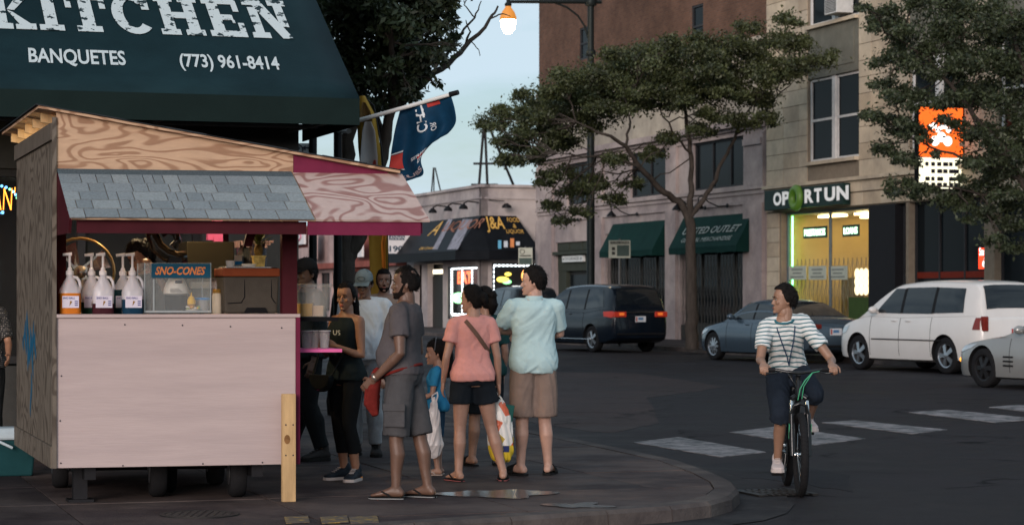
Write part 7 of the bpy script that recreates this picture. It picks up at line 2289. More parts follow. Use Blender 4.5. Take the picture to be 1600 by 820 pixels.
HEAD = [(.0, .020, .078, .035), (.010, .032, .086, .01), (.03, .046, .089, -.022), (.05, .055, .089, -.045), (.075, .062, .086, -.068), (.10, .067, .084, -.084), (.125, .071, .086, -.094), (.155, .074, .089, -.099), (.18, .071, .083, -.097), (.202, .062, .068, -.085), (.22, .045, .045, -.065), (.231, .022, .02, -.04)]
def head_mesh(Mh, nose=1.0, jaw=1.0):
    mb = MB()
    rings = []
    for z, hw, yf, yb in HEAD:
        w = hw * (jaw if z < .06 else 1)
        rings.append(sring(Vector((0, (yf + yb) / 2, z)), Vector((1, 0, 0)), Vector((0, 1, 0)), w, (yf - yb) / 2, 26, 2.25))
    mb.rings(rings)
    n = nose
    mb.rings([[Vector((-.006, .080, .120)), Vector((.006, .080, .120)), Vector((.005, .090, .118)), Vector((-.005, .090, .118))],
              [Vector((-.010, .080, .095)), Vector((.010, .080, .095)), Vector((.006, .101 + .004 * n, .096)), Vector((-.006, .101 + .004 * n, .096))],
              [Vector((-.017 * n, .080, .077)), Vector((.017 * n, .080, .077)), Vector((.009, .108 + .005 * n, .078)), Vector((-.009, .108 + .005 * n, .078))],
              [Vector((-.014, .080, .068)), Vector((.014, .080, .068)), Vector((.006, .097, .069)), Vector((-.006, .097, .069))]])
    for s_ in (-1, 1):
        mb.ell((s_ * .030, .078, .132), (.022, .012, .007), n=10, m=7)          # brow ridge
        mb.ell((s_ * .038, .066, .088), (.020, .016, .018), n=10, m=7)          # cheek
        mb.ell((s_ * .073, -.012, .10), (.008, .018, .031), Matrix.Rotation(s_ * .35, 3, 'Z'), n=10, m=8)
    mb.ell((0, .084, .012), (.020, .014, .014), n=10, m=7)                      # chin
    mb.ell((0, .090, .049), (.022, .008, .006), n=10, m=6); mb.ell((0, .089, .039), (.020, .008, .006), n=10, m=6)
    mb.limb([(0, -.018, .03), (0, -.02, -.06)], [.052, .055], 14)
    me = remesh(mb, .0046, 2, .45)
    me.transform(Mh)
    return me
def head_detail(Mh, parent, lip=(.25, .09, .07), brow=(.012, .009, .008), beard=None, lips=True, open_eye=True):
    L = lambda p: Mh @ Vector(p)
    k = Mh.median_scale
    r3 = Mh.to_3x3().normalized()
    m_eyew = M('eye_white', (.45, .43, .40), .3); m_iris = M('eye_dark', (.012, .008, .006), .2); m_b = M('brow_%d' % int(sum(brow) * 1000), brow, .8)
    for s_ in (-1, 1):
        e = MB().ell(L((s_ * .029, .0795, .114)), (.0125 * k, .006 * k, .0058 * k), r3, n=12, m=8).build('eye', m_eyew, parent, world=False, smooth=180)
        MB().ell(L((s_ * .029, .0835, .114)), (.0055 * k, .004 * k, .0055 * k), r3, n=10, m=7).build('iris', m_iris, e, world=False, smooth=180)
        MB().tube([L((s_ * .013, .0885, .1195)), L((s_ * .029, .0880, .1225)), L((s_ * .044, .079, .118))], .0022 * k, 5).build('eyelid', m_iris, parent, world=False, smooth=180)
        MB().tube([L((s_ * .012, .0925, .1345)), L((s_ * .028, .0925, .1395)), L((s_ * .048, .0815, .135))], [.003 * k, .0036 * k, .002 * k], 6).build('eyebrow', m_b, parent, world=False, smooth=180)
    if lips:
        mb = MB(); mb.ell(L((0, .0955, .0485)), (.020 * k, .0045 * k, .0042 * k), r3, n=12, m=7); mb.ell(L((0, .0945, .040)), (.018 * k, .005 * k, .005 * k), r3, n=12, m=7)
        mb.build('lips', M('lips_%d' % int(lip[0] * 100), lip, .45), parent, world=False, smooth=180)
    if beard:
        mb = MB()
        rings = []
        for z, hw, yf, yb in HEAD[:6]:
            rings.append(sring(Vector((0, (yf + max(yb, -.02)) / 2, z - .006)), Vector((1, 0, 0)), Vector((0, 1, 0)), hw + .005, (yf - max(yb, -.02)) / 2 + .005, 20, 2.25))
        # leave the mouth and cheeks free: keep only low ring set and moustache
        mb.rings([[p for p in r_] for r_ in rings[:4]])
        mb.ell((0, .092, .062), (.026, .008, .006), n=10, m=6)
        for s_ in (-1, 1): mb.limb([(s_ * .050, .035, .045), (s_ * .066, .008, .10)], [.014, .009], 8)
        me = remesh(mb, .006, 1); me.transform(Mh)
        finish(me, 'beard', M('beard_black', beard, .8, bump=.5, bs=200), parent)
def hair_cap(Mh, mat, parent, vol=1.0, nape=.055, front=.185, extra=None, name='hair', noise_=.004, side=.02):
    mb = MB()
    c = Vector((0, -.008, .128)); r = Vector((.083 * vol, .106 * vol, .122 * (1 + (vol - 1) * .7)))
    nT, nP = 22, 34
    rings = []
    for i in range(nT):
        th = math.pi * (i + .5) / nT; ring = []
        for k in range(nP):
            ph = 2 * math.pi * k / nP
            p = Vector((c.x + r.x * math.sin(th) * math.cos(ph), c.y + r.y * math.sin(th) * math.sin(ph), c.z - r.z * math.cos(th)))
            lim = .2 if p.z > front else (.060 if abs(p.x) < .045 else side + .03 * (p.z - .09) / .09)
            if p.y > lim: p.y = lim - .02
            lowz = nape if p.y < -.03 else .085 if p.y < .01 else .10
            if p.z < lowz: p.z = lowz
            p += Vector((mnoise.noise(p * 40), mnoise.noise(p * 40 + Vector((9, 0, 0))), mnoise.noise(p * 40 + Vector((0, 9, 0))))) * noise_ * 1.5
            ring.append(p)
        rings.append(ring)
    mb.rings(rings)
    if extra: extra(mb)
    me = remesh(mb, .0055, 1, .4)
    folds(me, noise_, 55, 16, 3.0)
    hb_ = MB(); hb_.add([v.co for v in me.vertices], [tuple(p.vertices) for p in me.polygons])
    g_ = random.Random(5); vs_ = me.vertices
    for _ in range(420):
        v = vs_[g_.randrange(len(vs_))]; n_ = v.normal
        fl_ = Vector((n_.x * .3 + g_.uniform(-.3, .3), -.5 + g_.uniform(-.3, .3), -.6 + g_.uniform(-.4, .5))); fl_ -= n_ * fl_.dot(n_)
        if v.co.z < .1 and v.co.y > -.02: continue
        fl_ = (fl_.normalized() + n_ * g_.uniform(.15, .5)) * g_.uniform(.014, .030); s_ = fl_.cross(n_).normalized() * .0022
        b = v.co - n_ * .002
        hb_.add([b - s_, b + s_, b + fl_ * .6 + s_ * .6 + n_ * .003, b + fl_, b + fl_ * .6 - s_ * .6 + n_ * .003], [(0, 1, 2, 3, 4)])
    me = hb_.mesh('hair')
    me.transform(Mh)
    return finish(me, name, mat, parent)
def skin(name, c=(.3, .2, .15)): return M('skin_' + name, c, .46, var=.16, vs=9, bump=.08, bs=120, spec=.4)
def cloth(name, c=(.1, .1, .1), **k):
    a = dict(rough=.9, var=.10, vs=9, bump=.22, bs=26, spec=.10); a.update(k)
    return M('cloth_' + name, c, **a)
m_hairb = M('hair_black', (.008, .0065, .006), .7, var=.3, vs=60, bump=.5, bs=160, stretch=(1, 1, .3), spec=.1)
m_sole_k = M('sole_black', (.012, .012, .012), .7); m_sole_p = M('sole_pink', (.30, .09, .09), .7)
def person(label, loc, yaw, B, sk, vox=.0085, hands={}, feet=True, head=(0, 0), nose=1.0, jaw=1.0, group=None, footbase=.0, noarms=()):
    t = thing('person', label, 'person', loc, R(yaw), group)
    mb = MB()
    B.torso(mb, .84, 1.48, 0)
    for s_ in ('r', 'l'):
        B.trap(mb, s_, 0)
        p, r = B.arm(s_, 0, 2); mb.limb(p, r)
        p, r = B.leg(s_, 0, 2); mb.limb(p, r)
        if feet: B.footmesh(mb, s_, footbase)
    mb.limb([B.M @ Vector((0, -.015, 1.42)) * 1.0 * 1 if False else (B.M @ Vector((0, -.015, 1.42))) * B.k, (B.neck + Vector((0, .0, .05))) * B.k], [.062 * B.k, .055 * B.k], 14)
    body = remesh(mb, vox, 3)
    hm = MB(); grip = {}
    for s_ in ('r', 'l'):
        grip[s_] = B.hand(hm, s_, **hands.get(s_, dict(curl=.35)))
    he = remesh(hm, .0055, 1, .3)
    Mh = B.headM(*head)
    hd = head_mesh(Mh, nose, jaw)
    o = finish(join([body, he, hd]).mesh('body'), 'body', sk, t)
    return t, Mh, grip
def shirt(B, parent, mat, hem=.93, sleeve=.62, d=.014, flare=.02, name='shirt', vox=.011, fold=.007, collar=1.462, armd=.014, seed=1.0, sides=('r', 'l'), fz=7, sleeveless=False, pull=.6):
    mb = MB(); B.torso(mb, hem, collar, d, flare)
    if not sleeveless:
        for s_ in sides:
            p, r = B.arm(s_, 0, sleeve); n = len(r)
            B.trap(mb, s_, armd)
            dr0 = (p[1] - p[0]).normalized() * r[0]; pts = [p[0] - dr0, p[0] - dr0 * .6] + p; rr = [r[0] * .55, r[0] + .3 * armd] + [q + (armd + .014 * i / max(1, n - 1)) * B.k for i, q in enumerate(r)]
            mb.tube(pts, rr, 16)
    me = remesh(mb, vox, 3)
    folds(me, fold, 9, fz, seed, pull)
    return finish(me, name, mat, parent)
def bottoms(B, parent, mat, waist=1.02, upto=.9, d=.014, flare=.02, name='shorts', vox=.011, fold=.006, seed=2.0, fx=10, fz=4):
    mb = MB(); B.torso(mb, .85, waist, d)
    for s_ in ('r', 'l'):
        p, r = B.leg(s_, 0, upto); n = len(r)
        mb.tube(p, [q + (d + flare * (i / max(1, n - 1)) ** 1.2) * B.k for i, q in enumerate(r)], 18)
        if 1.06 < upto < 1.3: mb.ell(B.J['kn' + s_] * B.k, [(.060 + d) * B.k] * 3)
    me = remesh(mb, vox, 3)
    folds(me, fold, fx, fz, seed)
    return finish(me, name, mat, parent)
def sole_outline(B, side, base, grow=.006):
    a, f, l = B.footframe(side); zb = a.z - .085 + base
    pts = []
    prof = [(-.068, .0), (-.062, .024), (-.03, .036), (.03, .036), (.09, .044), (.14, .050), (.185, .043), (.208, .018), (.212, 0)]
    for t, w in prof: pts.append((t, w + grow))
    for t, w in prof[-2:0:-1]: pts.append((t, -w - grow))
    return [(Vector((a.x, a.y, zb)) + f * t + l * w) * B.k for t, w in pts], f, l, (Vector((a.x, a.y, zb)))
def flipflops(B, parent, msole, mstrap, slide=False, base=0.0, mside=None):
    for s_ in ('r', 'l'):
        pts, f, l, c = sole_outline(B, s_, base)
        so = MB().prism(pts, (0, 0, .017 * B.k)).build('sandal', msole, parent, world=False)
        if mside: MB().prism([p + Vector((0, 0, .004)) for p in sole_outline(B, s_, base, .0075)[0]], (0, 0, .006 * B.k)).build('sole_edge', mside, so, world=False)
        up = Vector((0, 0, 1)); k = B.k
        if slide:
            rings = []
            for t in (.05, .08, .11, .14):
                h = .085 - (t - .05) * .28
                rings.append([(c + f * t + l * (.05 * math.cos(q)) + up * (.012 + h * max(0, math.sin(q)))) * k for q in [math.pi * i / 8 for i in range(9)]])
            mb = MB()
            for i in range(len(rings) - 1):
                for j in range(8): mb.add([rings[i][j], rings[i][j + 1], rings[i + 1][j + 1], rings[i + 1][j]], [(0, 1, 2, 3)])
            o = mb.build('strap', mstrap, so, world=False, smooth=60); m_ = o.modifiers.new('t', 'SOLIDIFY'); m_.thickness = .006
        else:
            toe = (c + f * .15 + l * .004 + up * .045) * k
            for sg in (-1, 1):
                MB().tube([toe, (c + f * .10 + l * sg * .036 + up * .058) * k, (c + f * .05 + l * sg * .044 + up * .035) * k, (c + f * .035 + l * sg * .042 + up * .014) * k], [.006, .007, .007, .006], 6).build('strap', mstrap, so, world=False, smooth=60)
def sneakers(B, parent, mup, msole, base=0.0, heel=None):
    for s_ in ('r', 'l'):
        mb = MB(); B.footmesh(mb, s_, base + .022, .009, 1.0)
        a, f, l = B.footframe(s_)
        mb.limb([(Vector((a.x, a.y, a.z + .01)) - f * .012) * B.k, (Vector((a.x, a.y, a.z + .035)) - f * .012) * B.k], [.046 * B.k, .044 * B.k], 14)
        me = remesh(mb, .007, 2)
        sh = finish(me, 'shoe', mup, parent)
        pts, f, l, c = sole_outline(B, s_, base, .010)
        MB().prism(pts, (0, 0, .028 * B.k)).build('sole', msole, sh, world=False, bev=.004)
        if heel:
            hp = [(c + f * t + l * w) * B.k for t, w in ((-.082, -.03), (-.082, .03), (-.02, .047), (-.02, -.047))]
            MB().prism([p + Vector((0, 0, .004)) for p in hp], (0, 0, .034 * B.k)).build('heel_cushion', heel, sh, world=False, bev=.006)
        for q in range(4):
            t = .055 + q * .02
            MB().tube([(c + f * t + l * -.022 + Vector((0, 0, .108 - q * .011 + base))) * B.k, (c + f * (t + .004) + l * .022 + Vector((0, 0, .108 - q * .011 + base))) * B.k], .004, 5).build('lace', msole, sh, world=False)
def strap(parent, pts, w, mat, name='strap'):
    return MB().tube(pts, w, 6).build(name, mat, parent, world=False, smooth=60)
GL = 'people waiting beside the stand'

# ---- grey T-shirt man, profile to the left
B = Body(1.71, 'm', 1.0, belly=.085, joints={'ell': (-.26, -.05, 1.10), 'wrl': (-.22, .17, .90), 'elr': (.26, -.04, 1.10), 'wrr': (.22, .15, .92), 'knl': (-.10, .03, .49), 'anl': (-.10, .03, .085), 'knr': (.10, -.09, .49), 'anr': (.10, -.16, .085)}, foot=(14, 4), limb=1.0)
sk = skin('brown', (.115, .062, .042))
g = G(631, 778)
tp, Mh, gr = person('man in grey T-shirt and cargo shorts standing side-on, red bag on his hip', g, 76, B, sk, head=(12, 0), group=GL, footbase=.018, hands={'l': dict(curl=.5), 'r': dict(curl=.5)})
head_detail(Mh, tp, lip=(.16, .06, .05), beard=(.012, .009, .008))
hair_cap(Mh, m_hairb, tp, .985, nape=.06)
m_tee = cloth('grey_tee', (.075, .067, .07), var=.12)
shirt(B, tp, m_tee, hem=.93, sleeve=.62, d=.016, flare=.012, fold=.008, seed=4)
m_csh = cloth('grey_shorts', (.06, .058, .06), var=.14)
sh_ = bottoms(B, tp, m_csh, 1.0, 1.04, .018, .030, fold=.006)
kn = B.J['knl'] * B.k
MB().box((kn.x - .108, kn.y - .02, kn.z + .14), (.022, .16, .17)).build('cargo_pocket', m_csh, tp, world=False, bev=.01)
MB().box((kn.x - .122, kn.y - .02, kn.z + .20), (.012, .17, .055)).build('pocket_flap', m_csh, tp, world=False, bev=.005)
flipflops(B, tp, m_sole_k, m_sole_k, mside=M('sole_pale_edge', (.25, .25, .25), .7))
m_rbag = cloth('red_bag', (.13, .015, .012), var=.25)
wr = B.J['wrl'] * B.k
MB().lathe(wr + Vector((0, -.012, .02)), [(.030, -.012), (.033, -.008), (.033, .008), (.030, .012)], 18, axis=(B.J['wrl'] - B.J['ell'])).build('wrist_watch', M('watch_steel', (.35, .32, .28), .3, .8), tp, world=False, smooth=40)
bag = thing('red_waist_bag', 'red cloth bag slung round the hips of the man in grey', 'bag', g + Vector((0, 0, .9)), R(76))
off = Vector((0, 0, -.9))
z_ = .98 * B.k
rng_ = []
for q in range(30):
    t = 2 * math.pi * q / 30; _, hw, hd, yo = tint(B.T, .98)
    rng_.append(Vector((math.cos(t) * (hw + .022) * B.k, (yo + math.sin(t) * (hd + .014)) * B.k, z_ - .02 + .05 * math.sin(t) * -1)) + off)
MB().tube(rng_, .012, 7, closed=True).build('belt', m_rbag, bag, world=False, smooth=60)
mb = MB(); mb.limb([Vector((-.16, .16, .93)) + off, Vector((-.17, .19, .82)) + off, Vector((-.16, .20, .70)) + off, Vector((-.16, .17, .64)) + off], [.035, .055, .058, .03], 12)
me = remesh(mb, .010, 2); folds(me, .014, 14, 6, 2.0); finish(me, 'pouch', m_rbag, bag)

# ---- woman in black with the drink
B = Body(1.60, 'f', 1.0, joints={'ell': (-.215, .01, 1.10), 'wrl': (-.08, .20, 1.19), 'elr': (.215, .0, 1.10), 'wrr': (.10, .20, 1.17), 'knl': (-.10, .05, .49), 'anl': (-.115, -.02, .085), 'knr': (.085, .0, .49), 'anr': (.075, -.06, .085)}, foot=(12, 24))
g = G(540, 750)
sk = skin('tan', (.27, .135, .082))
wt, Mh, gr = person('woman in black sleeveless top and leggings holding a dark drink', g, 138, B, sk, head=(20, 4), nose=.9, group=GL, hands={'l': dict(d=(.55, .6, .35), palm=(.6, -.2, .1), curl=.45), 'r': dict(d=(-.3, .8, .5), palm=(-.8, -.1, 0), curl=.45)}, feet=False, jaw=.92)
head_detail(Mh, wt, lip=(.28, .08, .07))
def pony(mb):
    mb.limb([(0, -.10, .17), (0, -.135, .13), (-.01, -.15, .05), (-.02, -.14, -.06), (-.025, -.12, -.16)], [.026, .034, .04, .036, .016], 12)
hair_cap(Mh, m_hairb, wt, 1.0, nape=.05, front=.192, extra=pony, noise_=.003)
for s_ in (-1, 1): MB().ell(Mh @ Vector((s_ * .078, -.008, .072)), (.006, .006, .006), n=8, m=6).build('earring', m_chrome, wt, world=False, smooth=180)
m_bk = cloth('black_top', (.012, .018, .02), var=.2)
shirt(B, wt, m_bk, hem=.88, d=.012, flare=.022, sleeveless=True, name='top', fold=.006, collar=1.44, seed=8)
bottoms(B, wt, cloth('black_leggings', (.008, .009, .01), var=.2), 1.0, 1.62, .006, .004, name='leggings', fold=.003)
sneakers(B, wt, cloth('shoe_black', (.015, .022, .03), rough=.5), M('sole_white', (.45, .40, .38), .6), heel=M('heel_orange', (.62, .22, .04), .5))
text('US', Vector((.02, .128, 1.285)) * B.k, (-1, 0, 0), (0, 0, 1), (0, 1, 0), .085, .04, M('print_white', (.5, .52, .52), .6), parent=wt, out=.006, world=False, bold=.02, name='chest_print')
cup = Vector((.01, .29, 1.24)) * B.k
cupw = g + Matrix.Rotation(R(138), 3, 'Z') @ cup
ct_ = thing('drink_cup', 'clear cup of dark red drink held by the woman in black', 'cup', cupw - Vector((0, 0, .06)), R(138))
MB().lathe((0, 0, 0), [(.034, 0), (.036, .005), (.047, .115), (.049, .118), (.046, .115)], 20).build('cup', glassy('drink_cup_clear', (.4, .3, .3), .35, .1), ct_, world=False, smooth=40)
MB().lathe((0, 0, .003), [(.033, 0), (.044, .085)], 20).build('drink', M('red_drink', (.07, .008, .010), .2), ct_, world=False, smooth=40)
MB().lathe((0, 0, .088), [(.0435, 0), (.046, .024)], 20).build('ice', M('pink_ice', (.40, .12, .12), .4, bump=.8, bs=120), ct_, world=False, smooth=40)
hb = thing('handbag', 'black half-moon shoulder bag on the woman with the drink', 'bag', g + Matrix.Rotation(R(138), 3, 'Z') @ (Vector((.10, .19, .86)) * B.k), R(138))
pts = [(-.11 + .22 * i / 12, 0, .07) for i in range(13)] + [(.115 * math.cos(q), 0, .05 - .12 * math.sin(q)) for q in [math.pi * i / 14 for i in range(15)]]
MB().prism([Vector((x, -.03, z)) for x, _, z in pts[0:13:12] + pts[13:]], (0, .06, 0)).build('body', cloth('bag_leather', (.012, .014, .015), rough=.4), hb, world=False, bev=.012)
MB().prism([Vector((x * 1.02, .032, z * .82 + .012)) for x, _, z in pts[0:13:12] + pts[13:]], (0, .006, 0)).build('flap', MATS['cloth_bag_leather'], hb, world=False, bev=.003)
MB().box((0, .042, -.052), (.03, .006, .012)).build('clasp', m_chrome, hb, world=False)
MB().tube([(-.11, 0, .06), (-.16, -.06, .22), (-.18, -.14, .38), (-.16, -.2, .48), (-.10, -.27, .44)], .009, 6).build('strap', MATS['cloth_bag_leather'], hb, world=False, smooth=60)
MB().tube([(.11, 0, .06), (.09, -.035, .2), (.06, -.06, .36), (.0, -.12, .50)], .009, 6).build('strap', MATS['cloth_bag_leather'], hb, world=False, smooth=60)

# ---- man in white T-shirt and cap
B = Body(1.74, 'm', 1.05, belly=.045, joints={'ell': (-.27, -.02, 1.12), 'wrl': (-.25, .08, .88)}, foot=(14, 18))
g = G(570, 712)
sk = skin('medium', (.20, .105, .07))
t, Mh, gr = person('man in white T-shirt, jeans and grey cap looking down', g, 166, B, sk, head=(4, 16), group=GL, feet=False)
head_detail(Mh, t, lip=(.2, .08, .06))
hair_cap(Mh, m_hairb, t, .985, nape=.06, front=.2)
m_cap = cloth('grey_cap', (.19, .22, .22), var=.15)
mb = MB(); mb.ell((0, -.004, .160), (.086, .108, .090), n=26, m=14)
me = remesh(mb, .006, 1); co = arrays(me); co[:, 2] = np.maximum(co[:, 2], .143); me.vertices.foreach_set('co', co.ravel()); me.transform(Mh)
cp_o = finish(me, 'cap', m_cap, t)
rings = []
for q in range(9):
    a_ = -1.1 + 2.2 * q / 8
    rings.append([Mh @ Vector(p) for p in ((.078 * math.sin(a_), .098 * math.cos(a_) - .004, .150), (.082 * math.sin(a_), .09 + .078 * math.cos(a_) ** .8 if math.cos(a_) > 0 else .09, .140 - .012 * abs(math.sin(a_))), (.082 * math.sin(a_), .09 + .078 * math.cos(a_) ** .8, .134 - .012 * abs(math.sin(a_))), (.078 * math.sin(a_), .098 * math.cos(a_) - .004, .143))])
MB().rings(rings).build('brim', m_cap, cp_o, world=False, smooth=50)
L_ = lambda p: Mh @ Vector(p)
for s_ in (-1, 1):
    MB().ell(L_((s_ * .030, .092, .113)), (.021, .004, .015), Mh.to_3x3().normalized(), n=14, m=7).build('sunglass_lens', m_tglass, t, world=False, smooth=180)
MB().tube([L_((-.07, .03, .116)), L_((-.052, .085, .118)), L_((0, .096, .12)), L_((.052, .085, .118)), L_((.07, .03, .116))], .003, 6).build('sunglass_frame', m_trim, t, world=False)
cr_ = [L_((.035 * math.cos(q), .1035 - .010 * math.cos(q) ** 2, .185 + .020 * math.sin(q))) for q in [2 * math.pi * i / 18 for i in range(18)]]
MB().tube(cr_, .003, 5, closed=True).build('cap_badge', M('badge_thread', (.07, .08, .09), .8), cp_o, world=False)
shirt(B, t, cloth('white_tee', (.66, .67, .70), var=.04), hem=.90, sleeve=.72, d=.018, flare=.02, fold=.009, seed=12)
bottoms(B, t, cloth('pale_jeans', (.30, .30, .31), var=.2), 1.0, 1.93, .014, .012, name='jeans', fold=.007, fz=7)
sneakers(B, t, cloth('shoe_dark', (.03, .028, .028)), m_sole_k)

# ---- dark haired man behind him
B = Body(1.78, 'm', 1.0)
g = Vector((0, 0, 0)) + P(600, 460, 24.3); g.z = 0
t, Mh, gr = person('man with dark hair and bare shoulder behind the man in the cap', g, 196, B, skin('medium'), vox=.011, head=(-10, 0), group=GL, feet=False)
head_detail(Mh, t, beard=(.012, .009, .008)); hair_cap(Mh, m_hairb, t, 1.0)
shirt(B, t, cloth('dull_beige', (.26, .18, .14)), hem=.90, sleeve=.15, fold=.006)
bottoms(B, t, cloth('dark_trousers', (.03, .03, .032)), 1.0, 1.93, .014, .01, name='trousers')
sneakers(B, t, MATS['cloth_shoe_dark'], m_sole_k)

# ---- customer in black cap behind the tub
B = Body(1.83, 'm', 1.05, joints={'anl': (-.13, -.1, .085), 'anr': (.14, .08, .085)})
g = P(478, 460, 20.3); g.z = 0
t, Mh, gr = person('person in black clothes and black cap half hidden by the juice tub', g, 120, B, skin('brown'), vox=.011, head=(10, 5), group=GL, feet=False)
hair_cap(Mh, m_hairb, t, 1.0)
mb = MB(); mb.ell((0, -.004, .165), (.088, .110, .088), n=22, m=12)
me = remesh(mb, .008, 1); co = arrays(me); co[:, 2] = np.maximum(co[:, 2], .145); me.vertices.foreach_set('co', co.ravel()); me.transform(Mh)
m_bc = cloth('black_cap', (.014, .013, .013)); cpo = finish(me, 'cap', m_bc, t)
MB().rings([[Mh @ Vector(p) for p in ((.078 * math.sin(a_), .098 * math.cos(a_), .150), (.082 * math.sin(a_), .09 + .07 * math.cos(a_), .138), (.082 * math.sin(a_), .09 + .07 * math.cos(a_), .132), (.078 * math.sin(a_), .098 * math.cos(a_), .143))] for a_ in [-1.1 + 2.2 * q / 8 for q in range(9)]]).build('brim', m_bc, cpo, world=False, smooth=50)
shirt(B, t, cloth('black_hoodie', (.016, .020, .022)), hem=.88, sleeve=1.85, d=.03, flare=.02, fold=.012)
bottoms(B, t, cloth('black_trousers', (.010, .011, .012)), 1.0, 1.93, .02, .012, name='trousers')
sneakers(B, t, MATS['cloth_shoe_dark'], m_sole_k)

# ---- little girl in blue
B = Body(1.07, 'f', .98, headscale=1.42, joints={'elr': (.20, .04, 1.12), 'wrr': (.17, .24, 1.0), 'ell': (-.21, .03, 1.10), 'wrl': (-.17, .26, 1.02)}, foot=(6, 6), limb=1.05)
g = G(682, 741)
sk = skin('child', (.36, .20, .14))
t, Mh, gr = person('little girl in blue T-shirt with long black hair', g, 84, B, sk, vox=.007, head=(6, 4), nose=.7, jaw=1.02, group=GL, footbase=.012)
head_detail(Mh, t, lip=(.34, .12, .10))
def lng(mb):
    mb.limb([(0, -.07, .16), (0, -.095, .08), (0, -.10, -.02), (.0, -.095, -.11)], [.065, .068, .06, .03], 14)
hair_cap(Mh, m_hairb, t, 1.02, nape=.0, front=.17, extra=lng, noise_=.003)
MB().tube([Mh @ Vector((.085 * math.cos(q), .012 - .02 * math.sin(q), .135 + .118 * math.sin(q))) for q in [math.pi * i / 12 for i in range(13)]], .004, 6).build('hair_band', M('hairband', (.12, .12, .13), .3), t, world=False)
shirt(B, t, cloth('blue_tee', (.03, .21, .38), var=.12), hem=.86, sleeve=.66, d=.022, flare=.03, fold=.008, vox=.009, seed=5)
bottoms(B, t, cloth('denim_shorts', (.03, .07, .12), var=.2), .98, .95, .018, .03, fold=.005, vox=.009)
flipflops(B, t, M('sandal_pale', (.42, .32, .27), .6), M('sandal_pale'), base=-.004)
# plastic carrier bag held in front of her
bg = thing('carrier_bag', 'thin white plastic carrier bag hanging before the little girl', 'bag', P(678, 709, 18.45))
mb = MB(); b0_ = P(678, 709, 18.45); rel = lambda x, y, dd=0: P(x, y, 18.45 + dd) - b0_
mb.limb([rel(679, 622), rel(679, 645), rel(678, 670), rel(678, 695), rel(678, 705)], [.018, .052, .078, .085, .06], 18)
me = remesh(mb, .008, 2); co = arrays(me); co[:, 1] *= .62; me.vertices.foreach_set('co', co.ravel()); folds(me, .018, 13, 3.0, 6.0)
m_plas, n_, l_, b_ = nt('white_plastic_film'); b_.inputs['Base Color'].default_value = (.58, .54, .53, 1); b_.inputs['Roughness'].default_value = .32; b_.inputs['Subsurface Weight'].default_value = 0.0
MATS['white_plastic_film'] = m_plas
finish(me, 'bag', m_plas, bg)
for dx in (-5, 4):
    MB().tube([rel(679 + dx * .6, 628), rel(680 + dx, 618), rel(683, 612.5, .05)], .007, 6).build('handle', m_plas, bg, world=False, smooth=60)

# ---- woman in pink seen from behind
B = Body(1.58, 'f', 1.04, joints={'ell': (-.245, -.03, 1.10), 'wrl': (-.255, .05, .875), 'elr': (.225, -.02, 1.10), 'wrr': (.255, .05, .86), 'anl': (-.13, -.02, .085), 'knl': (-.11, .01, .49), 'knr': (.17, .0, .49), 'anr': (.27, -.05, .085)}, foot=(14, 16), limb=.98)
g = G(738, 751)
sk = skin('light_tan', (.34, .19, .135))
t, Mh, gr = person('woman in pink T-shirt and black shorts seen from behind', g, 14, B, sk, head=(52, 4), nose=.85, group=GL, footbase=.018, hands={'r': dict(curl=.75), 'l': dict(curl=.35)})
head_detail(Mh, t)
def bun(mb):
    mb.ell((.0, -.115, .12), (.045, .045, .05)); mb.ell((-.01, -.13, .10), (.035, .035, .04))
hair_cap(Mh, m_hairb, t, 1.04, nape=.03, front=.19, extra=bun, noise_=.0035)
shirt(B, t, cloth('pink_tee', (.60, .27, .235), var=.06, vs=40), hem=.89, sleeve=.55, d=.012, flare=.018, fold=.008, seed=15)
bottoms(B, t, cloth('black_shorts', (.010, .013, .017), var=.2), .98, .52, .016, .02, fold=.006)
flipflops(B, t, m_sole_k, m_sole_k, mside=m_sole_p)
def tb(x, z, back=True):
    _, hw, hd, yo = tint(B.T, z); yy = math.sqrt(max(0, 1 - (x / (hw + .02)) ** 2)) * (hd + .024)
    return (Vector((x, yo - yy if back else yo + yy, z))) * B.k
sb = [tb(-.085 + .235 * i / 10, 1.43 - .30 * i / 10) for i in range(11)]
mb = MB()
for i in range(10):
    d_ = Vector((.012, 0, .012)); mb.add([sb[i] - d_, sb[i] + d_, sb[i + 1] + d_, sb[i + 1] - d_], [(0, 1, 2, 3)])
o = mb.build('shoulder_strap', cloth('brown_strap', (.13, .075, .055)), t, world=False); m_ = o.modifiers.new('t', 'SOLIDIFY'); m_.thickness = .005; m_.offset = 1
# patterned shopping bag in her right hand
hw_ = g + Matrix.Rotation(R(14), 3, 'Z') @ gr['r']
bg = thing('shopping_bag', 'yellow, red and white patterned shopping bag in the hand of the woman in pink', 'bag', Vector((hw_.x + .04, hw_.y, .17)))
m_sb, n_, l_, b_ = nt('shopping_bag_print')
tc = n_.new('ShaderNodeTexCoord'); vo = n_.new('ShaderNodeTexVoronoi'); vo.inputs['Scale'].default_value = 10.0; vo.inputs['Randomness'].default_value = 1.0
l_.new(tc.outputs['Object'], vo.inputs['Vector'])
rp = n_.new('ShaderNodeValToRGB'); rp.color_ramp.interpolation = 'CONSTANT'
sep = n_.new('ShaderNodeSeparateColor'); l_.new(vo.outputs['Color'], sep.inputs[0]); l_.new(sep.outputs[0], rp.inputs['Fac'])
e = rp.color_ramp.elements; e[0].color = (.60, .57, .53, 1); e[1].position = .45; e[1].color = (.50, .09, .03, 1)
q = e.new(.62); q.color = (.42, .28, .03, 1); q = e.new(.78); q.color = (.58, .55, .5, 1); q = e.new(.92); q.color = (.22, .10, .04, 1)
sx = n_.new('ShaderNodeSeparateXYZ'); l_.new(tc.outputs['Object'], sx.inputs[0])
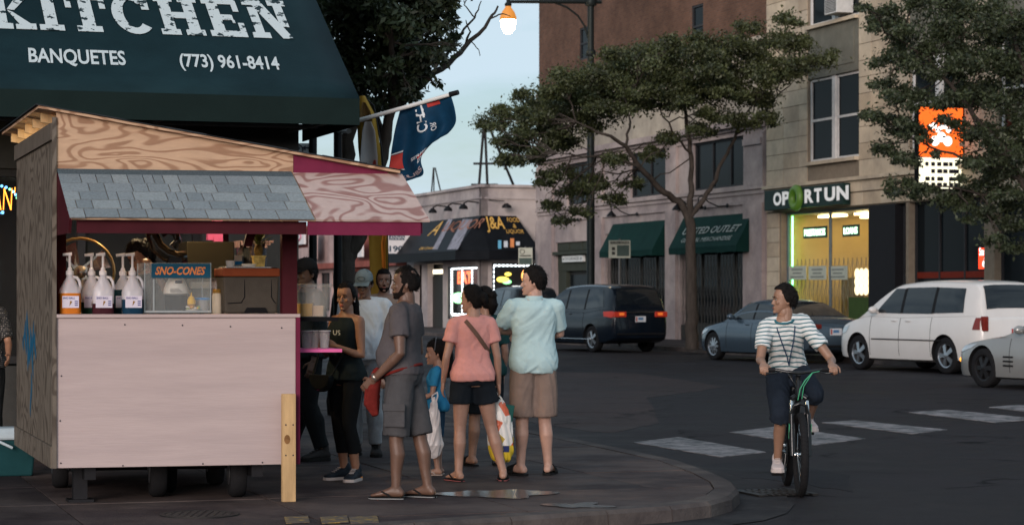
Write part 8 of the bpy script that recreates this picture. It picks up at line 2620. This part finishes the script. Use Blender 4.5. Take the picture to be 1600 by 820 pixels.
mr = n_.new('ShaderNodeMapRange'); mr.inputs['From Min'].default_value = .105; mr.inputs['From Max'].default_value = .115; l_.new(sx.outputs['Z'], mr.inputs['Value'])
mx = n_.new('ShaderNodeMixRGB'); mx.inputs['Color1'].default_value = (.60, .42, .03, 1); l_.new(mr.outputs[0], mx.inputs['Fac']); l_.new(rp.outputs[0], mx.inputs['Color2'])
l_.new(mx.outputs[0], b_.inputs['Base Color']); b_.inputs['Roughness'].default_value = .35
MATS['shopping_bag_print'] = m_sb
zt_ = hw_.z - .17
mb = MB(); mb.limb([(0, 0, .06), (0, 0, .18), (-.01, 0, .32), (-.015, 0, zt_ - .10)], [.10, .108, .098, .05], 20)
me = remesh(mb, .009, 2); co = arrays(me); co[:, 1] *= .6; me.vertices.foreach_set('co', co.ravel()); folds(me, .016, 12, 4.0, 3.0)
finish(me, 'bag', m_sb, bg)
for dx in (-.03, .03):
    MB().tube([(-.015 + dx, -.02, zt_ - .12), (-.02 + dx * .8, -.01, zt_ - .06), (-.04, 0, zt_ - .01)], .008, 6).build('handle', m_whp, bg, world=False, smooth=60)
MB().box((.045, .01, .37), (.11, .04, .14), Matrix.Rotation(.15, 3, 'Y')).build('green_box', M('green_carton', (.012, .07, .06), .5), bg, world=False, bev=.005)
MB().box((.04, -.066, .085), (.05, .004, .05)).build('emblem', M('navy_print', (.02, .03, .10), .5), bg, world=False)

# ---- woman in dark teal behind her
B = Body(1.57, 'f', 1.06, joints={'anl': (-.13, .0, .085), 'anr': (.12, -.05, .085)}, foot=(24, 20))
g = G(757, 727)
t, Mh, gr = person('woman in dark teal T-shirt behind the woman in pink', g, 24, B, skin('light_tan'), vox=.0095, head=(20, 4), group=GL, footbase=.018, hands={'r': dict(curl=.6)})
def bun2(mb):
    mb.ell((.0, -.115, .15), (.05, .045, .05)); mb.limb([(0, -.1, .12), (0, -.12, .05), (0, -.10, -.01)], [.05, .05, .03])
hair_cap(Mh, m_hairb, t, 1.05, nape=.02, front=.19, extra=bun2, noise_=.0035)
MB().tube([Mh @ Vector((.03 * math.cos(q), -.10 - .012 * math.sin(q), .15 + .032 * math.sin(q))) for q in [2 * math.pi * i / 14 for i in range(14)]], .010, 7, closed=True).build('hair_tie', M('pink_tie', (.5, .05, .25), .7), t, world=False, smooth=60)
shirt(B, t, cloth('teal_tee', (.014, .05, .05), var=.15), hem=.88, sleeve=.75, d=.016, flare=.02, fold=.008, seed=19)
bottoms(B, t, cloth('black_shorts'), .98, .95, .018, .02, fold=.006)
flipflops(B, t, m_sole_k, m_sole_k, slide=True)

# ---- man in the pale polo shirt seen from behind
B = Body(1.74, 'm', .99, belly=.04, joints={'ell': (-.285, .10, 1.21), 'wrl': (.02, .30, 1.20), 'elr': (.245, .10, 1.18), 'wrr': (.0, .32, 1.14), 'anl': (-.11, .0, .085), 'anr': (.13, .04, .085)}, foot=(22, 30), sw=.182, limb=1.02)
g = G(834, 742)
sk = skin('pink_tan', (.42, .25, .19))
t, Mh, gr = person('man in pale blue polo and khaki shorts with folded arms, seen from behind', g, 10, B, sk, head=(72, 2), group=GL, footbase=.018)
head_detail(Mh, t); hair_cap(Mh, m_hairb, t, 1.03, nape=.045, front=.185)
m_polo = cloth('pale_polo', (.40, .54, .55), var=.05)
po = shirt(B, t, m_polo, hem=.85, sleeve=.80, d=.018, flare=.018, fold=.010, seed=23, pull=1.2)
mb = MB(); mb.rings([[p * B.k for p in sring(B.M @ Vector((0, -.016, z)), Vector((1, 0, 0)), Vector((0, 1, 0)), rx, ry, 22, 2.2)] for z, rx, ry in ((1.43, .082, .078), (1.475, .074, .072), (1.495, .070, .069), (1.497, .066, .065), (1.45, .066, .065))], cap=False)
o = mb.build('collar', m_polo, po, world=False, smooth=60); m_ = o.modifiers.new('t', 'SOLIDIFY'); m_.thickness = .006
bottoms(B, t, cloth('khaki_shorts', (.20, .145, .12), var=.10), .97, 1.0, .020, .032, fold=.008)
flipflops(B, t, m_sole_k, m_sole_k, slide=True)

# ---- worker inside the stand
B = Body(1.62, 'f', 1.0, lean=16, joints={'elr': (.24, .10, 1.12), 'wrr': (.10, .32, 1.10), 'ell': (-.24, .22, 1.24), 'wrl': (-.16, .36, 1.44)})
g = K(ka(238, 1.0), 1.0, ZBOT + .071)
t, Mh, gr = person('stand worker in black with dark hair bending over the counter', g, 168, B, skin('tan'), vox=.010, head=(-25, 34), feet=False)
hair_cap(Mh, m_hairb, t, 1.05, nape=.02, extra=bun2, noise_=.004)
head_detail(Mh, t)
shirt(B, t, cloth('worker_black', (.012, .012, .013)), hem=.88, sleeve=.5, fold=.006)
bottoms(B, t, MATS['cloth_black_trousers'], 1.0, 1.93, .014, .01, name='trousers')
sneakers(B, t, MATS['cloth_shoe_dark'], m_sole_k)
hs = thing('ice_shaver_arm', 'glossy black curved machine arm over the sno-cone case', 'machine', K(ka(270, .62), .62, ZC + .03))
hp = [K(*((lambda q: (q[0], .62, q[1]))(KP(x, y, .62)))) for x, y in ((236, 352), (238, 368), (246, 386), (260, 398), (276, 403), (292, 401))]
MB().tube(hp, [.045, .05, .055, .055, .05, .045], 14).build('arm', M('gloss_black', (.012, .011, .009), .12, coat=1.0), hs, smooth=180)
hp2 = [K(*((lambda q: (q[0], .60, q[1]))(KP(x, y, .60)))) for x, y in ((252, 366), (262, 360), (274, 364), (278, 376), (270, 386))]
MB().tube(hp2, .03, 12).build('handle', MATS['gloss_black'], hs, smooth=180)
MB().fbox(K, ka(262, .62), ka(282, .62), .56, .70, ZC + .028, KP(270, 402, .62)[1]).build('stand', m_steel, hs)

# ---- person at the far left edge
B = Body(1.66, 'f', 1.0, joints={'elr': (.22, .05, 1.12), 'wrr': (.15, .22, .95), 'ell': (-.2, .12, 1.12), 'wrl': (-.16, .30, 1.0)})
g = P(-24, 460, 20.2); g.z = 0
t, Mh, gr = person('person in dotted black top cut off by the left picture edge', g, 205, B, skin('tan'), vox=.011, head=(10, 0), feet=False)
hair_cap(Mh, m_hairb, t, 1.04, nape=.0)
m_dot, n_, l_, b_ = nt('dotted_black'); tc = n_.new('ShaderNodeTexCoord'); vo = n_.new('ShaderNodeTexVoronoi'); vo.inputs['Scale'].default_value = 60; vo.inputs['Randomness'].default_value = .1
l_.new(tc.outputs['Object'], vo.inputs['Vector']); rp = n_.new('ShaderNodeValToRGB'); rp.color_ramp.elements[0].color = (.25, .22, .2, 1); rp.color_ramp.elements[1].color = (.01, .01, .01, 1); rp.color_ramp.elements[0].position = .25; rp.color_ramp.elements[1].position = .32
l_.new(vo.outputs['Distance'], rp.inputs['Fac']); l_.new(rp.outputs[0], b_.inputs['Base Color']); b_.inputs['Roughness'].default_value = .8; MATS['dotted_black'] = m_dot
shirt(B, t, m_dot, hem=.88, sleeve=.85, fold=.006)
bottoms(B, t, MATS['cloth_black_trousers'], 1.0, 1.93, .014, .01, name='trousers')
sneakers(B, t, MATS['cloth_shoe_dark'], m_sole_k)

# ================================================================= bicycle and rider
fw = G(1253, 775, ROAD)
BY = 179.0
bk = thing('bicycle', 'black mountain bike with green cables ridden towards the camera', 'bicycle', fw + Vector((.0, .525, 0)), R(BY))
# local: x right of rider, y forward; front axle at y=.525, rear at -.525
m_fr = M('bike_frame_black', (.012, .013, .014), .35, coat=.5); m_grn = M('bike_green', (.06, .30, .16), .4)
WR_ = .335
def bike_wheel(y):
    tp_ = [Vector((0, y + math.cos(q) * (WR_ - .027), WR_ + math.sin(q) * (WR_ - .027))) for q in [2 * math.pi * i / 40 for i in range(40)]]
    w = MB().tube(tp_, .032, 10, closed=True).build('wheel', m_rub, bk, world=False, smooth=60)
    kn_ = MB()
    for i in range(60):
        q = 2 * math.pi * i / 60; d_ = Vector((0, math.cos(q), math.sin(q)))
        for s_ in (-1, 0, 1):
            c = Vector((s_ * .017, y, WR_)) + d_ * (WR_ - .004 - abs(s_) * .006); kn_.box(c, (.012, .018, .012), Matrix.Rotation(q, 3, 'X'))
    o_ = kn_.build('tread', m_rub, w, world=False); o_['kind'] = 'stuff'
    rp_ = [Vector((0, y + math.cos(q) * (WR_ - .058), WR_ + math.sin(q) * (WR_ - .058))) for q in [2 * math.pi * i / 40 for i in range(40)]]
    MB().tube(rp_, .012, 8, closed=True).build('rim', m_trim, w, world=False, smooth=60)
    sp_ = MB()
    for i in range(28):
        q = 2 * math.pi * i / 28; s_ = .03 if i % 2 else -.03
        sp_.tube([Vector((s_, y, WR_)), Vector((0, y + math.cos(q) * (WR_ - .06), WR_ + math.sin(q) * (WR_ - .06)))], .0013, 4)
    o_ = sp_.build('spokes', m_chrome, w, world=False); o_['kind'] = 'stuff'
    MB().lathe((-.05, y, WR_), [(.02, 0), (.022, .01), (.015, .03), (.015, .07), (.022, .09), (.02, .1)], 12, axis=(1, 0, 0)).build('hub', m_chrome, w, world=False, smooth=40)
bike_wheel(.525); bike_wheel(-.525)
T = lambda a, b, r, n, m=m_fr, nn=10: MB().tube([a, b] if not isinstance(a, list) else a, r, nn).build(n, m, bk, world=False, smooth=60)
HT, HB = Vector((0, .33, .92)), Vector((0, .375, .79)); BBk = Vector((0, -.09, .30)); ST = Vector((0, -.235, .76))
T(HT, HB, .026, 'head_tube'); T(HB + Vector((0, -.01, .02)), BBk, .024, 'down_tube'); T(HT + Vector((0, 0, -.05)), ST, .02, 'top_tube'); T(ST + Vector((0, -.01, .05)), BBk, .018, 'seat_tube')
for s_ in (-1, 1):
    T([BBk + Vector((s_ * .03, -.03, 0)), Vector((s_ * .065, -.30, .31)), Vector((s_ * .065, -.525, WR_))], None, .011, 'chain_stay')
    T([ST + Vector((s_ * .015, -.02, -.03)), Vector((s_ * .06, -.40, .56)), Vector((s_ * .065, -.525, WR_))], None, .010, 'seat_stay')
    T([Vector((s_ * .062, .395, .76)), Vector((s_ * .065, .45, .60))], None, .017, 'fork_stanchion', m_chrome)
    lg = T([Vector((s_ * .065, .445, .66)), Vector((s_ * .066, .50, .44)), Vector((s_ * .066, .525, WR_ - .01))], [.022, .023, .02], [.024, .025, .02], 'fork_leg')
    MB().box((s_ * .088, .47, .52), (.006, .035, .12), Matrix.Rotation(-.25, 3, 'X')).build('green_decal', m_grn, lg, world=False)
    MB().tube([(s_ * .06, .41, .78), (s_ * .03, .40, .80)], .022, 8).build('fork_crown', m_fr, bk, world=False, smooth=60)
T([Vector((-.066, .455, .66)), Vector((-.05, .47, .725)), Vector((0, .475, .745)), Vector((.05, .47, .725)), Vector((.066, .455, .66))], None, .015, 'fork_arch')
T(HT, HT + Vector((0, .0, .05)), .022, 'spacer'); T(HT + Vector((0, 0, .045)), Vector((0, .40, .985)), .022, 'stem')
HBc = Vector((0, .40, .99))
bar = [(-.30, .355, 1.012), (-.18, .375, 1.01), (-.10, .395, .995), (0, .40, .985), (.10, .395, .995), (.18, .375, 1.01), (.30, .355, 1.012)]
T([Vector(p) for p in bar], None, .0135, 'handlebar')
for s_ in (-1, 1):
    T([Vector((s_ * .19, .373, 1.01)), Vector((s_ * .315, .352, 1.012))], None, .018, 'grip', m_trim)
    T([Vector((s_ * .17, .39, .995)), Vector((s_ * .20, .43, .985)), Vector((s_ * .27, .425, .985))], None, .007, 'brake_lever', m_fr)
    T([Vector((s_ * .17, .385, 1.0)), Vector((s_ * .10, .47, .99)), Vector((s_ * .03, .47, .88)), Vector((s_ * .02, .43, .78))], None, .004, 'cable', m_grn if s_ < 0 else m_fr, 6)
T([Vector((-.10, .43, .985)), Vector((-.04, .48, .93)), Vector((.0, .475, .86)), Vector((.015, .45, .77))], None, .0045, 'cable', m_grn, 6)
T(ST, ST + Vector((0, -.05, .16)), .015, 'seat_post')
mb = MB(); mb.rings([sring(Vector((0, y, z)), Vector((1, 0, 0)), Vector((0, 0, 1)), w, h, 12, 2.4) for y, z, w, h in ((-.42, .945, .05, .02), (-.38, .95, .075, .028), (-.30, .945, .065, .028), (-.20, .94, .03, .024), (-.13, .935, .02, .018), (-.11, .93, .008, .01))]); mb.build('saddle', m_trim, bk, world=False, smooth=60)
ca = R(80)                                    # right crank points down
cd_ = Vector((0, math.cos(ca) * .17, -math.sin(ca) * .17))
for s_, q in ((1, 1), (-1, -1)):
    e_ = BBk + Vector((s_ * .075, 0, 0)) + cd_ * q
    cr = T(BBk + Vector((s_ * .055, 0, 0)), e_, .012, 'crank')
    MB().box(e_ + Vector((s_ * .055, 0, 0)), (.095, .09, .022)).build('pedal', m_trim, cr, world=False, bev=.004)
MB().lathe(BBk + Vector((.045, 0, 0)), [(.085, 0), (.09, .002), (.085, .004), (.02, .004)], 28, axis=(1, 0, 0)).build('chain_ring', m_trim, bk, world=False, smooth=30)
for s_ in (-1, 1):
    MB().box((s_ * .035, -.25, .62), (.012, .05, .012)).build('bottle_mount', m_fr, bk, world=False) if s_ > 0 else None
# rider, in the same frame
pedR, pedL = BBk + Vector((.13, 0, 0)) + cd_, BBk + Vector((-.13, 0, 0)) - cd_
kk = 1.72 / 1.75
iv = lambda v: Vector(v) / kk
B = Body(1.72, 'm', .87, lean=32, roll=7, pelvis=iv((.02, -.30, .97)), joints={'elr': iv((.285, .08, 1.08)), 'wrr': iv((.275, .29, 1.055)), 'ell': iv((-.30, .10, 1.08)), 'wrl': iv((-.275, .29, 1.055)),
    'knr': iv((.115, .10, .63)), 'anr': iv((.125, -.10, pedR.z + .105)), 'knl': iv((-.15, .16, .80)), 'anl': iv((-.135, -.12, pedL.z + .105))}, foot=(4, 4), sw=.168)
g = bk.location.copy()
sk = skin('olive', (.24, .135, .09))
t, Mh, gr = person('young cyclist in striped T-shirt and dark shorts looking to the side', g, BY, B, sk, head=(-80, 0), feet=False, hands={'r': dict(d=(.05, .9, -.35), palm=(0, -.35, -1), curl=.95), 'l': dict(d=(-.05, .9, -.35), palm=(0, -.35, -1), curl=.95)}, jaw=.95)
head_detail(Mh, t, lip=(.24, .09, .07)); hair_cap(Mh, m_hairb, t, 1.06, nape=.055, front=.19, noise_=.006)
m_str, n_, l_, b_ = nt('striped_tee'); tc = n_.new('ShaderNodeTexCoord'); sx = n_.new('ShaderNodeSeparateXYZ'); l_.new(tc.outputs['Object'], sx.inputs[0])
ns = n_.new('ShaderNodeTexNoise'); ns.inputs['Scale'].default_value = 6; l_.new(tc.outputs['Object'], ns.inputs['Vector'])
ma = n_.new('ShaderNodeMath'); ma.operation = 'MULTIPLY_ADD'; ma.inputs[1].default_value = .035; l_.new(ns.outputs['Fac'], ma.inputs[0]); l_.new(sx.outputs['Z'], ma.inputs[2])
yy_ = n_.new('ShaderNodeMath'); yy_.operation = 'MULTIPLY_ADD'; yy_.inputs[1].default_value = -.25; l_.new(sx.outputs['Y'], yy_.inputs[0]); l_.new(ma.outputs[0], yy_.inputs[2])
mo = n_.new('ShaderNodeMath'); mo.operation = 'MODULO'; mo.inputs[1].default_value = .036; l_.new(yy_.outputs[0], mo.inputs[0])
rp = n_.new('ShaderNodeValToRGB'); rp.color_ramp.interpolation = 'CONSTANT'; rp.color_ramp.elements[0].color = (.56, .57, .56, 1); rp.color_ramp.elements[1].position = .021; rp.color_ramp.elements[1].color = (.07, .15, .17, 1)
l_.new(mo.outputs[0], rp.inputs['Fac']); l_.new(rp.outputs[0], b_.inputs['Base Color']); b_.inputs['Roughness'].default_value = .85; MATS['striped_tee'] = m_str
ts = shirt(B, t, m_str, hem=.78, sleeve=.66, d=.014, flare=.014, fold=.011, seed=31, pull=1.0)
mb = MB(); cn = [p * B.k for p in sring(B.M @ Vector((0, -.002, 1.462)), B.M.to_3x3() @ Vector((1, 0, 0)), B.M.to_3x3() @ Vector((0, 1, 0)), .082, .074, 22, 2.2)]
mb.tube(cn, .010, 6, closed=True); mb.build('neck_band', cloth('teal_band', (.03, .12, .15)), ts, world=False, smooth=60)
ll = []
for s_ in (-1, 1):
    pts = [B.M @ Vector((s_ * .07, -.02, 1.455)), B.M @ Vector((s_ * .075, .08, 1.42)), B.M @ Vector((s_ * .05, .135, 1.32)), B.M @ Vector((s_ * .015, .145, 1.18)), B.M @ Vector((0, .135, 1.08))]
    MB().tube([p * B.k for p in pts], .005, 6).build('lanyard', M('lanyard_navy', (.02, .04, .08), .6), t, world=False, smooth=60)
bottoms(B, t, cloth('navy_shorts', (.012, .017, .026), var=.2), 1.0, 1.1, .022, .026, fold=.007)
sneakers(B, t, cloth('shoe_pale', (.46, .40, .39), rough=.6), M('sole_white'))
